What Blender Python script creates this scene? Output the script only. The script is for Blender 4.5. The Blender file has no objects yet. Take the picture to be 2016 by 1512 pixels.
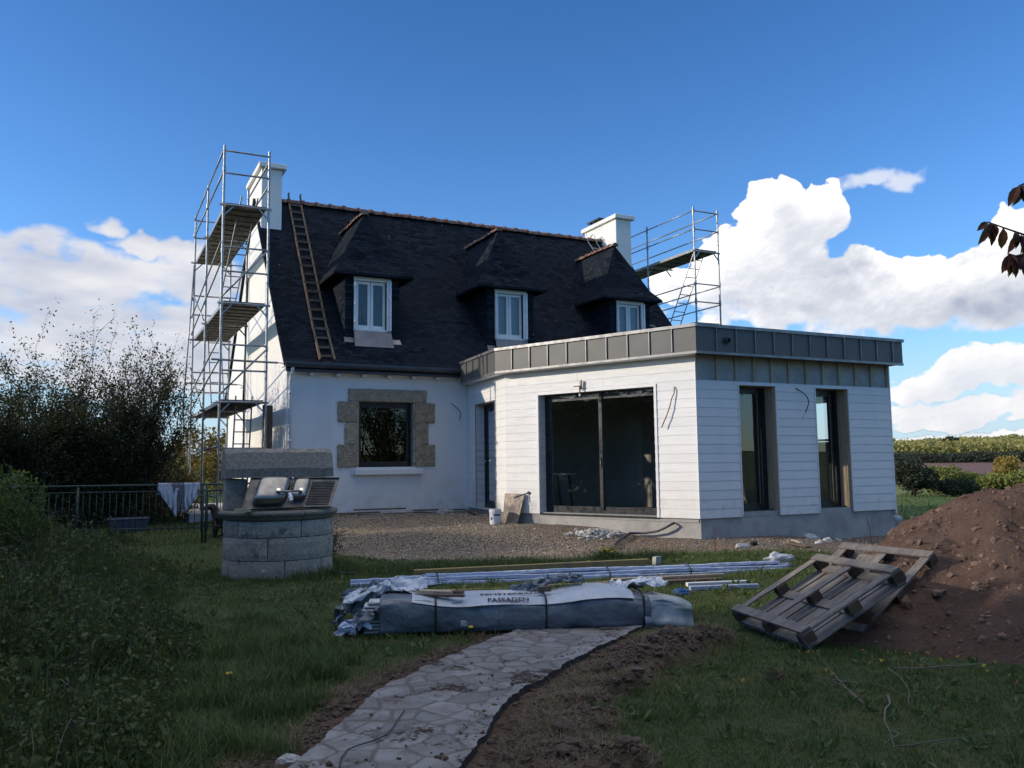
import bpy, math, random
import numpy as np
from mathutils import Vector, Matrix, Euler
random.seed(7); rng = np.random.default_rng(11)
SC = bpy.context.scene; COL = SC.collection
V = Vector
# ---------------------------------------------------------------- camera
F_PX, PITCH, ROLL, YAW, CAM_H = 1659.96, 0.0963763, -0.0119438, 0.4623816, 1.6
def cam_axes():
    c, s = math.cos, math.sin
    f = V((s(YAW)*c(PITCH), c(YAW)*c(PITCH), s(PITCH))); r = V((c(YAW), -s(YAW), 0)); u = r.cross(f)
    return r*c(ROLL)+u*s(ROLL), -r*s(ROLL)+u*c(ROLL), f
CR, CU, CF = cam_axes(); CO = V((0, 0, CAM_H))
cd = bpy.data.cameras.new('camera'); cam = bpy.data.objects.new('camera', cd); COL.objects.link(cam)
cd.sensor_width = 36; cd.lens = 36*F_PX/2016; cd.clip_start = .05; cd.clip_end = 20000
M = Matrix((CR, CU, -CF)).transposed().to_4x4(); M.translation = CO; cam.matrix_world = M
SC.camera = cam
def ray(px, py): return CF + CR*((px-1008)/F_PX) - CU*((py-756)/F_PX)
def onz(px, py, z): d = ray(px, py); return CO + d*((z-CAM_H)/d.z)
def onax(px, py, ax, v): d = ray(px, py); return CO + d*((v-CO[ax])/d[ax])
def on_line(px, py, P, Q):
    d = ray(px, py); n = V((Q[1]-P[1], -(Q[0]-P[0]), 0)); p = V((P[0], P[1], 0))
    return CO + d*((p-CO).dot(n)/d.dot(n))
# ---------------------------------------------------------------- tagging
def tag(o, label=None, cat=None, group=None, kind=None):
    if label: o['label'] = label
    if cat: o['category'] = cat
    if group: o['group'] = group
    if kind: o['kind'] = kind
    return o
def thing(name, loc, label, cat, group=None, rz=0):
    o = bpy.data.objects.new(name, None); COL.objects.link(o); o.location = loc; o.rotation_euler = (0, 0, rz)
    return tag(o, label, cat, group)
def root_of(o):
    while o.parent: o = o.parent
    return o
def link_mesh(name, me, parent=None, loc=None):
    o = bpy.data.objects.new(name, me); COL.objects.link(o)
    if parent: o.parent = parent
    if loc is not None: o.location = loc
    return o
def np_mesh(name, verts, quads=None, tris=None, mat=None, smooth=False):
    verts = np.asarray(verts, dtype=np.float32).reshape(-1, 3); me = bpy.data.meshes.new(name)
    q = np.zeros((0, 4), int) if quads is None else np.asarray(quads).reshape(-1, 4)
    t = np.zeros((0, 3), int) if tris is None else np.asarray(tris).reshape(-1, 3)
    me.vertices.add(len(verts)); me.vertices.foreach_set('co', verts.ravel())
    idx = np.concatenate([q.ravel(), t.ravel()]).astype(np.int32)
    me.loops.add(len(idx)); me.loops.foreach_set('vertex_index', idx)
    me.polygons.add(len(q)+len(t))
    ls = np.concatenate([np.arange(len(q))*4, len(q)*4+np.arange(len(t))*3]).astype(np.int32)
    me.polygons.foreach_set('loop_start', ls)
    me.update(calc_edges=True)
    me.polygons.foreach_set('use_smooth', np.full(len(q)+len(t), smooth, dtype=bool))
    if mat: me.materials.append(mat)
    return me
def attr(me, name, vals):
    a = me.attributes.new(name, 'FLOAT', 'POINT'); a.data.foreach_set('value', np.asarray(vals, np.float32))
class MB:
    def __init__(s): s.v = []; s.f = []
    def add(s, vs, fs):
        k = len(s.v); s.v += [tuple(p) for p in vs]; s.f += [tuple(i+k for i in f) for f in fs]; return s
    def box(s, a, b, M=None, jit=0):
        x0, y0, z0 = a; x1, y1, z1 = b
        vs = [V(p) for p in ((x0,y0,z0),(x1,y0,z0),(x1,y1,z0),(x0,y1,z0),(x0,y0,z1),(x1,y0,z1),(x1,y1,z1),(x0,y1,z1))]
        if jit: vs = [p+V((random.uniform(-jit,jit) for _ in range(3))) for p in vs]
        if M: vs = [M @ p for p in vs]
        return s.add(vs, [(0,3,2,1),(4,5,6,7),(0,1,5,4),(1,2,6,5),(2,3,7,6),(3,0,4,7)])
    def bar(s, p, q, w, h, up=V((0,0,1))):
        p, q = V(p), V(q); d = (q-p).normalized(); a = d.cross(up)
        if a.length < 1e-4: a = d.cross(V((1,0,0)))
        a.normalize(); b = a.cross(d)
        vs = [c + a*sx*w/2 + b*sy*h/2 for c in (p, q) for sx, sy in ((-1,-1),(1,-1),(1,1),(-1,1))]
        return s.add(vs, [(0,1,2,3),(7,6,5,4),(0,4,5,1),(1,5,6,2),(2,6,7,3),(3,7,4,0)])
    def tube(s, pts, r, n=8, cap=True):
        pts = [V(p) for p in pts]; m = len(pts); rs = r if isinstance(r, (list, tuple)) else [r]*m
        ref = None; rings = []
        for i in range(m):
            d = (pts[min(i+1,m-1)]-pts[max(i-1,0)])
            d = d.normalized() if d.length > 1e-9 else V((0,0,1))
            if ref is None: ref = d.orthogonal().normalized()
            a = (ref - d*ref.dot(d)); a = a.normalized() if a.length > 1e-6 else d.orthogonal().normalized(); ref = a; b = d.cross(a)
            rings.append([pts[i]+(a*math.cos(2*math.pi*k/n)+b*math.sin(2*math.pi*k/n))*rs[i] for k in range(n)])
        vs = [p for R in rings for p in R]
        fs = [(i*n+k, i*n+(k+1)%n, (i+1)*n+(k+1)%n, (i+1)*n+k) for i in range(m-1) for k in range(n)]
        if cap: fs += [tuple(range(n-1,-1,-1)), tuple((m-1)*n+k for k in range(n))]
        return s.add(vs, fs)
    def quad(s, a, b, c, d): return s.add([a, b, c, d], [(0,1,2,3)])
    def poly(s, pts): return s.add(pts, [tuple(range(len(pts)))])
    def prism(s, pts, off):
        n = len(pts); pts = [V(p) for p in pts]; off = V(off)
        return s.add(pts+[p+off for p in pts], [tuple(range(n-1,-1,-1)), tuple(range(n,2*n))]+[(i,(i+1)%n,n+(i+1)%n,n+i) for i in range(n)])
    def lathe(s, c, prof, n=32, a0=0, a1=2*math.pi):
        full = abs(a1-a0-2*math.pi) < 1e-6; m = n if full else n+1
        vs = [V((c[0]+r*math.cos(a0+(a1-a0)*k/n), c[1]+r*math.sin(a0+(a1-a0)*k/n), c[2]+z)) for r, z in prof for k in range(m)]
        fs = [(i*m+k, i*m+(k+1)%m, (i+1)*m+(k+1)%m, (i+1)*m+k) for i in range(len(prof)-1) for k in range(n if full else n)]
        return s.add(vs, fs)
    def build(s, name, mat, parent=None, smooth=False, bevel=0, at=None, seg=1, fixn=False):
        me = bpy.data.meshes.new(name)
        off = V((0,0,0))
        if parent: off = root_of(parent).location.copy()
        if at is not None: off = V(at)
        me.from_pydata([tuple(V(p)-off) for p in s.v], [], s.f)
        me.materials.append(mat)
        if smooth:
            me.polygons.foreach_set('use_smooth', [True]*len(me.polygons))
        o = link_mesh(name, me, parent, off if (not parent) else None)
        if fixn:
            import bmesh
            bm = bmesh.new(); bm.from_mesh(me); bmesh.ops.recalc_face_normals(bm, faces=bm.faces); bm.to_mesh(me); bm.free()
        if bevel:
            m = o.modifiers.new('bevel', 'BEVEL'); m.width = bevel; m.segments = seg; m.limit_method = 'ANGLE'; m.angle_limit = math.radians(40)
        return o
# numpy value noise
_P = rng.random((64, 64, 64)).astype(np.float32)
def vnoise(p):
    p = np.asarray(p, float); i = np.floor(p).astype(int); f = p-i; f = f*f*(3-2*f); i &= 63; j = (i+1) & 63
    def g(a, b, c): return _P[a, b, c]
    x0, y0, z0 = i[..., 0], i[..., 1], i[..., 2]; x1, y1, z1 = j[..., 0], j[..., 1], j[..., 2]; fx, fy, fz = f[..., 0], f[..., 1], f[..., 2]
    a = g(x0,y0,z0)*(1-fx)+g(x1,y0,z0)*fx; b = g(x0,y1,z0)*(1-fx)+g(x1,y1,z0)*fx
    c = g(x0,y0,z1)*(1-fx)+g(x1,y0,z1)*fx; d = g(x0,y1,z1)*(1-fx)+g(x1,y1,z1)*fx
    return (a*(1-fy)+b*fy)*(1-fz)+(c*(1-fy)+d*fy)*fz
def fbm(p, o=4):
    p = np.asarray(p, float); s = 0; a = 1; t = 0
    for k in range(o): s = s+a*(vnoise(p*2**k+k*17.3)-.5); t += a; a *= .5
    return s/t*2
def fb2(x, y, sc, o=4, z=0.0): return fbm(np.stack([x*sc+100, y*sc+100, np.full_like(x, z+3.3)], -1), o)
def sstep(a, b, x): t = np.clip((x-a)/(b-a), 0, 1); return t*t*(3-2*t)
# ---------------------------------------------------------------- materials
class N:
    def __init__(s, mat): s.t = mat.node_tree; s.t.nodes.clear()
    def n(s, typ, **kw):
        nd = s.t.nodes.new(typ)
        for k, v in kw.items():
            if k.startswith('i_'): nd.inputs[k[2:].replace('_', ' ')].default_value = v
            else: setattr(nd, k, v)
        return nd
    def l(s, a, b): s.t.links.new(a, b)
    def math(s, op, a, b=None, c=None, clamp=False):
        nd = s.n('ShaderNodeMath', operation=op, use_clamp=clamp)
        for i, x in enumerate((a, b, c)):
            if x is None: continue
            if isinstance(x, (int, float)): nd.inputs[i].default_value = x
            else: s.l(x, nd.inputs[i])
        return nd.outputs[0]
    def mix(s, f, a, b, mode='MIX'):
        nd = s.n('ShaderNodeMix', data_type='RGBA', blend_type=mode)
        for sk, x in ((nd.inputs[0], f), (nd.inputs[6], a), (nd.inputs[7], b)):
            if isinstance(x, (int, float)): sk.default_value = x
            elif isinstance(x, (tuple, list)): sk.default_value = (*x[:3], 1)
            else: s.l(x, sk)
        return nd.outputs[2]
    def ramp(s, f, a, b, c0=0., c1=1.):
        nd = s.n('ShaderNodeMapRange', interpolation_type='SMOOTHSTEP'); s.l(f, nd.inputs[0])
        nd.inputs[1].default_value = a; nd.inputs[2].default_value = b; nd.inputs[3].default_value = c0; nd.inputs[4].default_value = c1
        return nd.outputs[0]
    def noise(s, vec, sc, det=4, rough=.55, dist=0):
        nd = s.n('ShaderNodeTexNoise'); nd.inputs['Scale'].default_value = sc; nd.inputs['Detail'].default_value = det
        nd.inputs['Roughness'].default_value = rough; nd.inputs['Distortion'].default_value = dist
        if vec is not None: s.l(vec, nd.inputs['Vector'])
        return nd.outputs[0]
    def pos(s, scale=None):
        g = s.n('ShaderNodeNewGeometry').outputs['Position']
        if scale:
            m = s.n('ShaderNodeVectorMath', operation='MULTIPLY'); s.l(g, m.inputs[0]); m.inputs[1].default_value = scale; return m.outputs[0]
        return g
    def obj(s, scale=None):
        g = s.n('ShaderNodeTexCoord').outputs['Object']
        if scale:
            m = s.n('ShaderNodeVectorMath', operation='MULTIPLY'); s.l(g, m.inputs[0]); m.inputs[1].default_value = scale; return m.outputs[0]
        return g
    def bump(s, h, strength, dist=.02, nrm=None):
        b = s.n('ShaderNodeBump'); b.inputs['Strength'].default_value = strength; b.inputs['Distance'].default_value = dist; s.l(h, b.inputs['Height'])
        if nrm is not None: s.l(nrm, b.inputs['Normal'])
        return b.outputs[0]
    def out(s, col, rough=.8, metal=0, normal=None, spec=.5, **kw):
        p = s.n('ShaderNodeBsdfPrincipled')
        for nm, x in (('Base Color', col), ('Roughness', rough), ('Metallic', metal), ('Specular IOR Level', spec)):
            sk = p.inputs[nm]
            if isinstance(x, (int, float)): sk.default_value = x
            elif isinstance(x, (tuple, list)): sk.default_value = (*x[:3], 1)
            else: s.l(x, sk)
        for k, v in kw.items(): p.inputs[k.replace('_', ' ')].default_value = v
        if normal is not None: s.l(normal, p.inputs['Normal'])
        o = s.n('ShaderNodeOutputMaterial'); s.l(p.outputs[0], o.inputs[0]); return p
MATS = {}
def newmat(name):
    m = bpy.data.materials.new(name); m.use_nodes = True; MATS[name] = m; return m, N(m)
def simple(name, c1, c2=None, sc=6, rough=.8, metal=0, bump=.2, bsc=40, bd=.01, spec=.4, rr=.1, stretch=None, dirt=None, dsc=1.3, dth=(.5,.75), **kw):
    m, n = newmat(name); c2 = c2 or tuple(x*.8 for x in c1)
    vec = n.obj(stretch) if stretch else n.obj()
    f = n.ramp(n.noise(vec, sc, 5, .6), .3, .7)
    col = n.mix(f, c1, c2)
    if dirt: col = n.mix(n.ramp(n.noise(n.obj(), dsc, 6, .65), *dth), col, dirt)
    if name in ('well_granite', 'weathered_granite', 'weathered_pallet_wood', 'granite_block'):
        oi = n.n('ShaderNodeObjectInfo').outputs['Random']; col = n.mix(n.ramp(oi, 0, 1, .0, .38), col, tuple(x*.45 for x in c1))
    if name == 'white_siding':
        col = n.mix(n.ramp(n.n('ShaderNodeNewGeometry').outputs['Random Per Island'], 0, 1, 0, .22), col, (.60,.60,.575))
    if name in ('white_siding', 'white_render'):
        sz_ = n.n('ShaderNodeSeparateXYZ'); n.l(n.pos(), sz_.inputs[0]); spl = n.math('MULTIPLY', n.ramp(sz_.outputs[2], .5, 1.25, 1, 0), n.ramp(n.noise(n.pos(), 5, 6, .75), .42, .72, 0, .5)); col = n.mix(spl, col, (.40,.34,.27))
        col = n.mix(n.ramp(n.noise(n.pos((1.2, 1.2, .25)), 2.2, 5, .6), .5, .8, 0, .25), col, (.55,.54,.51))
    h = n.noise(vec, bsc, 4, .6)
    rg = n.ramp(n.noise(vec, sc*2, 3), .3, .7, max(0, rough-rr), min(1, rough+rr))
    n.out(col, rg, metal, n.bump(h, bump, bd) if bump else None, spec, **kw)
    return m
def leafmat(name, c1, c2, rough=.55, trans=.35):
    m, n = newmat(name)
    g = n.n('ShaderNodeNewGeometry'); r = g.outputs['Random Per Island']
    f2 = n.ramp(n.noise(n.pos(), 1.1, 3), .35, .65)
    f = n.math('ADD', n.math('MULTIPLY', r, .6), n.math('MULTIPLY', f2, .4))
    col = n.mix(f, c1, c2)
    p = n.n('ShaderNodeBsdfPrincipled'); n.l(col, p.inputs['Base Color']); p.inputs['Roughness'].default_value = rough; p.inputs['Specular IOR Level'].default_value = .3
    t = n.n('ShaderNodeBsdfTranslucent'); n.l(n.mix(.25, col, (.25,.28,.03)), t.inputs[0])
    mx = n.n('ShaderNodeMixShader'); mx.inputs[0].default_value = trans; n.l(p.outputs[0], mx.inputs[1]); n.l(t.outputs[0], mx.inputs[2])
    o = n.n('ShaderNodeOutputMaterial'); n.l(mx.outputs[0], o.inputs[0]); return m
def slate_mat(name, side):
    m, n = newmat(name); sx = n.n('ShaderNodeSeparateXYZ'); n.l(n.pos(), sx.inputs[0])
    cb = n.n('ShaderNodeCombineXYZ'); n.l(sx.outputs[1 if side else 0], cb.inputs[0]); n.l(n.math('MULTIPLY', sx.outputs[2], 1.34), cb.inputs[1])
    b = n.n('ShaderNodeTexBrick'); n.l(cb.outputs[0], b.inputs['Vector'])
    for k, v in (('Scale', 1.), ('Mortar Size', .006), ('Mortar Smooth', .1), ('Brick Width', .2), ('Row Height', .11), ('Bias', 0.)): b.inputs[k].default_value = v
    b.inputs['Color1'].default_value = (.009,.012,.017,1); b.inputs['Color2'].default_value = (.027,.034,.046,1); b.inputs['Mortar'].default_value = (.004,.004,.005,1)
    col = n.mix(n.ramp(n.noise(n.pos(), .7, 5), .4, .75), b.outputs[0], (.016,.020,.027))
    vo = n.n('ShaderNodeTexVoronoi'); n.l(n.pos(), vo.inputs['Vector']); vo.inputs['Scale'].default_value = 2.6
    wob = n.math('ADD', vo.outputs['Distance'], n.math('MULTIPLY', n.noise(n.pos(), 14, 3), .12))
    sp = n.math('MULTIPLY', n.ramp(wob, .10, .14, 1, 0), n.ramp(n.noise(n.pos(), .9, 2), .46, .56))
    col = n.mix(n.math('MULTIPLY', sp, .75), col, (.22,.24,.21))
    col = n.mix(n.math('MULTIPLY', n.ramp(n.noise(n.pos(), 55, 2), .68, .80), n.ramp(n.noise(n.pos(), 1.7, 4), .5, .7, 0, .6)), col, (.08,.09,.09))
    # overlapping course: saw-tooth height along the slope
    fr = n.math('FRACT', n.math('DIVIDE', n.math('MULTIPLY', sx.outputs[2], 1.34), .11))
    h = n.math('ADD', n.math('MULTIPLY', fr, -1.), n.math('MULTIPLY', b.outputs['Fac'], -1.0))
    h = n.math('ADD', h, n.math('MULTIPLY', n.noise(n.pos(), 16, 3), .8))
    n.out(col, n.ramp(n.noise(n.pos(), 5, 4), .3, .7, .7, .9), 0, n.bump(h, .45, .010), .02)
    return m
slate = slate_mat('slate', False); slate_side = slate_mat('slate_side', True)
render_w = simple('white_render', (.80,.795,.775), (.77,.765,.745), 1.2, .9, bump=.15, bsc=90, bd=.004, dirt=(.60,.60,.59), dsc=.8, dth=(.55,.9))
siding = simple('white_siding', (.78,.78,.765), (.74,.74,.725), 1.5, .55, bump=.12, bsc=30, bd=.004, stretch=(1,1,12), dirt=(.60,.60,.59), dsc=2.2, dth=(.6,.95))
white_p = simple('white_paint', (.78,.78,.78), (.72,.72,.72), 5, .45, bump=.05)
concrete = simple('concrete', (.42,.41,.385), (.30,.295,.28), 2.5, .9, bump=.5, bsc=14, bd=.02, dirt=(.42,.41,.38), dsc=1.4, dth=(.45,.7))
membrane = simple('grey_membrane', (.38,.385,.37), (.28,.285,.28), 2, .6, bump=.5, bsc=5, bd=.02, dirt=(.42,.40,.36), dsc=3.5, dth=(.55,.8))
raw_wood = simple('raw_wood', (.50,.41,.28), (.38,.30,.20), 3, .8, bump=.3, bsc=20, stretch=(9,9,1), dirt=(.30,.27,.22), dsc=2)
zinc = simple('zinc_cladding', (.098,.098,.096), (.093,.093,.091), 1.6, .5, .05, bump=0, spec=.4, rr=.015)
zinc_edge = simple('zinc_edge', (.22,.22,.225), (.18,.18,.185), 3, .4, .4, bump=.05)
frame_d = simple('anthracite_frame', (.022,.026,.033), (.018,.021,.026), 4, .35, .1, bump=.0)
gutter_m = simple('slate_grey_gutter', (.055,.062,.072), (.045,.05,.058), 3, .4, .1, bump=.0)
granite = simple('granite_block', (.48,.40,.285), (.31,.255,.175), 9, .9, bump=1.0, bsc=22, bd=.03, dirt=(.50,.46,.38), dsc=30, dth=(.55,.7))
well_st = simple('well_granite', (.48,.44,.37), (.29,.265,.225), 26, .92, bump=.8, bsc=60, bd=.012, dirt=(.13,.135,.12), dsc=5, dth=(.50,.72))
well_dk = simple('weathered_granite', (.29,.27,.225), (.17,.155,.13), 24, .92, bump=.9, bsc=50, bd=.015, dirt=(.30,.29,.25), dsc=40, dth=(.55,.7))
galv = simple('galvanised_steel', (.36,.37,.38), (.24,.25,.26), 9, .45, .7, bump=.05, dirt=(.20,.17,.14), dsc=7, dth=(.6,.8))
plat_w = simple('platform_deck', (.17,.155,.135), (.11,.10,.09), 4, .8, bump=.3, bsc=30, dirt=(.27,.26,.24), dsc=6)
ladder_w = simple('ladder_wood', (.20,.135,.085), (.13,.09,.06), 5, .75, bump=.3, bsc=30, stretch=(6,6,1.5))
tile_r = simple('clay_ridge_tile', (.22,.085,.05), (.12,.06,.045), 6, .9, bump=.5, bsc=40, dirt=(.26,.25,.21), dsc=7, dth=(.48,.62))
steel = simple('stainless_steel', (.30,.30,.295), (.20,.20,.20), 3, .38, 1., bump=.02, bsc=8, rr=.08)
steel_dk = simple('sink_underside', (.13,.13,.13), (.09,.09,.09), 4, .45, .6, bump=.05)
chrome = simple('chrome', (.75,.75,.76), (.7,.7,.7), 3, .12, 1., bump=0)
white_pl = simple('white_plastic', (.72,.73,.74), (.66,.67,.68), 6, .4, bump=.05)
black_pl = simple('black_plastic', (.012,.012,.014), (.02,.02,.022), 6, .4, bump=.05)
conduit_m = simple('blue_black_conduit', (.02,.025,.05), (.015,.018,.03), 6, .45, bump=.3, bsc=80)
fence_m = simple('dark_green_railing', (.025,.05,.045), (.05,.065,.055), 8, .6, .1, bump=.1, dirt=(.14,.12,.09), dsc=12, dth=(.55,.7))
pallet_m = simple('weathered_pallet_wood', (.25,.225,.205), (.13,.115,.105), 5, .88, bump=.8, bsc=34, bd=.012, stretch=(5,1.0,5), dirt=(.26,.24,.23), dsc=4, dth=(.5,.75))
pallet_d = simple('pallet_block_wood', (.11,.075,.05), (.06,.045,.033), 6, .9, bump=.6, bsc=30)
plank_y = simple('yellow_timber', (.36,.26,.10), (.28,.20,.08), 5, .8, bump=.2, bsc=25, stretch=(1,8,8), dirt=(.20,.16,.11), dsc=3)
plank_b = simple('brown_board', (.15,.10,.07), (.10,.07,.05), 5, .85, bump=.3, bsc=25, dirt=(.22,.18,.14), dsc=5)
film_b = simple('pale_blue_film', (.42,.50,.66), (.30,.37,.52), 5, .28, bump=.8, bsc=9, bd=.02, stretch=(1,4,4), dirt=(.6,.64,.72), dsc=9, dth=(.5,.7))
film_g = simple('blue_grey_wrap', (.17,.20,.23), (.12,.145,.17), 2.5, .33, bump=.9, bsc=3.2, bd=.05, spec=.5)
film_w = simple('white_sheet', (.58,.62,.68), (.46,.50,.57), 4, .4, bump=.5, bsc=7, bd=.02)
ink = simple('dark_ink', (.03,.035,.05), None, 4, .6, bump=0)
strap_m = simple('dark_strap', (.02,.025,.03), None, 5, .4, bump=0)
cloth_w = simple('pale_cloth', (.55,.57,.63), (.42,.44,.50), 5, .9, bump=.6, bsc=14, bd=.02, dirt=(.22,.22,.24), dsc=7, dth=(.6,.68))
blue_lab = simple('blue_label', (.03,.06,.30), None, 5, .45, bump=0)
rust = simple('rusty_steel', (.16,.055,.03), (.10,.04,.025), 20, .9, bump=.3)
rubble_w = simple('white_rubble', (.55,.54,.52), (.40,.39,.37), 8, .95, bump=.6, bsc=30)
bark = simple('bark', (.06,.05,.04), (.035,.03,.025), 12, .95, bump=.7, bsc=30)
twig_m = simple('pale_twig', (.20,.165,.13), (.12,.10,.08), 12, .9, bump=.3)
straw = leafmat('dry_grass', (.26,.20,.12), (.10,.075,.05), .8, .15)
dogm = simple('black_fur', (.008,.008,.009), (.014,.013,.012), 30, .55, bump=.8, bsc=90, bd=.01)
curtain_m = simple('pale_curtain', (.42,.45,.50), (.34,.37,.42), 3, .9, bump=.2, stretch=(20,1,1))
dark_in = simple('dark_interior', (.035,.033,.03), (.025,.024,.022), 2, .9, bump=0)
plaster_in = simple('interior_plasterboard', (.42,.41,.38), (.34,.33,.31), 2, .9, bump=.1)
floor_in = simple('interior_screed', (.55,.50,.42), (.46,.42,.35), 2, .8, bump=.1)
lam = simple('laminate_offcut', (.30,.22,.165), (.17,.12,.09), 3, .5, bump=.1, stretch=(9,9,1.2), dirt=(.36,.32,.29), dsc=5)
green_m = simple('green_paint', (.02,.10,.05), (.015,.07,.035), 6, .5, bump=.05)
slab_m = simple('pale_slab', (.46,.45,.43), (.36,.35,.34), 5, .9, bump=.3)
dand = simple('yellow_petals', (.65,.45,.02), None, 8, .7, bump=0)
def glassmat(name, tint=.75, k=1.4, rough=.0):
    m, n = newmat(name); fr = n.n('ShaderNodeFresnel'); fr.inputs['IOR'].default_value = 1.52
    g = n.n('ShaderNodeBsdfGlossy'); g.inputs['Roughness'].default_value = rough; g.inputs['Color'].default_value = (1,1,1,1)
    t = n.n('ShaderNodeBsdfTransparent'); t.inputs[0].default_value = (tint, tint*1.01, tint*.99, 1)
    mx = n.n('ShaderNodeMixShader'); n.l(n.math('MULTIPLY', fr.outputs[0], k, clamp=True), mx.inputs[0]); n.l(t.outputs[0], mx.inputs[1]); n.l(g.outputs[0], mx.inputs[2])
    o = n.n('ShaderNodeOutputMaterial'); n.l(mx.outputs[0], o.inputs[0]); return m
glass = glassmat('window_glass', .80, 1.55)
def filmmat(name, tr, col, rough=.35):
    m, n = newmat(name); p = n.n('ShaderNodeBsdfPrincipled'); p.inputs['Base Color'].default_value = (*col, 1); p.inputs['Roughness'].default_value = rough
    t = n.n('ShaderNodeBsdfTransparent'); mx = n.n('ShaderNodeMixShader'); f = n.ramp(n.noise(n.obj(), 9, 4), .35, .65, 1-tr-.15, 1-tr+.2); n.l(f, mx.inputs[0]); n.l(t.outputs[0], mx.inputs[1]); n.l(p.outputs[0], mx.inputs[2])
    o = n.n('ShaderNodeOutputMaterial'); n.l(mx.outputs[0], o.inputs[0]); return m
clear_film = filmmat('clear_film', .90, (.55,.56,.55)); cloudy = filmmat('cloudy_film', .30, (.42,.46,.50)); milky = filmmat('milky_film', .35, (.62,.65,.70))
# ---------------------------------------------------------------- ground height
CP = np.array([(0,0,0),(5,5,0),(-6,5,.05),(2.7,13.2,0),(4,14,.06),(7,11,0),(10.13,12.5,.2),(9.3,11.9,.10),(15.35,12.5,.04),(8.5,19.4,.5),(8.7,15.8,.36),(4,19.4,.5),(6,19.4,.5),(2.5,19.5,.33),(2.3,18.0,.22),(-3,18,.28),(1,17,.20),(0,25,.45),(5,30,.5),(12,30,.2),(20,20,-.15),(18,12,-.1),(12,8,0),(12,3,0),(7,16,.34),(6,13,.05),(-8,12,.1),(-8,25,.5),(2,9,0),(12,20,.4),(0,-8,0),(10,-8,0),(7.3,6.6,0),(2,6,0)])
PATHC = np.array([(-1.2,.9),(-.35,2.3),(.62,3.5),(1.43,4.52),(2.27,5.66),(3.22,6.44),(4.02,7.0),(4.95,7.62)])
def path_sd(x, y):
    best = np.full(x.shape, 1e9); sd = np.zeros(x.shape); tt = np.zeros(x.shape); acc = 0
    for (a, b) in zip(PATHC[:-1], PATHC[1:]):
        d = b-a; L = np.hypot(*d); t = np.clip(((x-a[0])*d[0]+(y-a[1])*d[1])/L**2, 0, 1)
        qx, qy = a[0]+t*d[0], a[1]+t*d[1]; r = np.hypot(x-qx, y-qy); s = np.sign((x-a[0])*d[1]-(y-a[1])*d[0])
        m = r < best; best = np.where(m, r, best); sd = np.where(m, s*r, sd); tt = np.where(m, acc+t*L, tt); acc += L
    return sd, tt
PATH_LEN = float(np.sum(np.hypot(*np.diff(PATHC, axis=0).T)))
def gbase(x, y):
    x = np.asarray(x, float); y = np.asarray(y, float); num = np.zeros(x.shape); den = np.full(x.shape, 1e-9)
    xx = np.clip(x, -12, 24); yy = np.clip(y, -10, 34)
    for cx, cy, cz in CP:
        w = 1/((xx-cx)**2+(yy-cy)**2+.4)**2.2; num += w*cz; den += w
    z = num/den
    D = np.hypot(x, y); az = np.degrees(np.arctan2(x, y))
    # far relief: gentle fall, a valley, ploughed slope, wooded rise, blue ridge far left
    fr = np.interp(D, [0, 28, 50, 60, 100, 160, 240, 262, 360, 420, 700, 900, 1500, 2500, 4500, 9000], [0, 0, -.35, -.6, -5, -9, -3.5, -1.7, .5, 1.5, 9, 14, 10, 5, 5, 0])
    fl = np.interp(D, [0, 28, 60, 120, 300, 800, 1500, 3000, 4500, 6000, 9000], [0, -.0, -.2, -2, -12, -25, -20, 20, 70, 40, 0])
    k = sstep(20, 38, az)*(1-sstep(100, 150, np.abs(az))); w = sstep(26, 40, D)
    z = z*(1-w)+w*z*np.exp(-np.maximum(D-30, 0)/30)+fr*k+fl*(1-k)*w
    z = z + sstep(500, 900, D)*fbm(np.stack([x/260+50, y/260+50, np.zeros_like(x)], -1), 3)*(3+D/400.)
    return z
def masks(x, y):
    sd, tt = path_sd(x, y); n1 = fb2(x, y, 1.1, 4); n2 = fb2(x, y, 3.5, 3, 5)
    onp = (tt > .01) & (tt < PATH_LEN-.01)
    left = sstep(-.45-.45-.35*n1-.25*n2, -.45-.2, sd)*(sd < 0)
    rw = 1.30+.55*n1+.30*n2+.35*sstep(3.5, 1.5, tt)
    right = sstep(rw+.15, rw-.12, sd)*(sd > 0)
    soil = np.clip(left+right, 0, 1)*onp*sstep(PATH_LEN-.2, PATH_LEN-1.3, tt-.0*sd)
    # churned patch bottom right
    soil = np.maximum(soil, .7*sstep(1.0, .5, np.hypot((x-5.6)/1.0, (y-3.0)/.7)+n1*.8))
    gl = np.interp(x, [2.6, 3.3, 4.4, 6, 8, 9.5, 11, 12.5, 16, 20], [22, 17.5, 13.5, 12.9, 12.1, 11.2, 10.1, 9.4, 9.0, 9.0])+.35*n1
    gravel = sstep(gl-.18, gl+.18, y)*sstep(2.9, 3.3, x+.3*n1)*sstep(21, 18.5, x)*sstep(30, 26, y)
    return sd, tt, soil, gravel, n1, n2
def gz(x, y, detail=True):
    x = np.atleast_1d(np.asarray(x, float)); y = np.atleast_1d(np.asarray(y, float))
    z = gbase(x, y)
    if detail:
        near = sstep(40, 25, np.hypot(x, y))
        sd, tt, soil, gravel, n1, n2 = masks(x, y)
        z = z + near*(.025*fb2(x, y, .7, 3, 9)+.012*n2)
        on = (tt > .01) & (tt < PATH_LEN-.01)
        trench = np.where(on, sstep(.36, .48, sd)*sstep(.85, .58, sd), 0)
        berm = soil*sstep(.55, 1.1, sd)*on
        z = z - trench*.0 + berm*(.11+.17*np.maximum(n1, -.3)+.09*n2)
        z = z + gravel*near*(.02*fb2(x, y, 2.5, 4, 2))
        flat = on*sstep(.46, .40, np.abs(sd)); z = z*(1-flat)+flat*(-.05)
    return z
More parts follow.
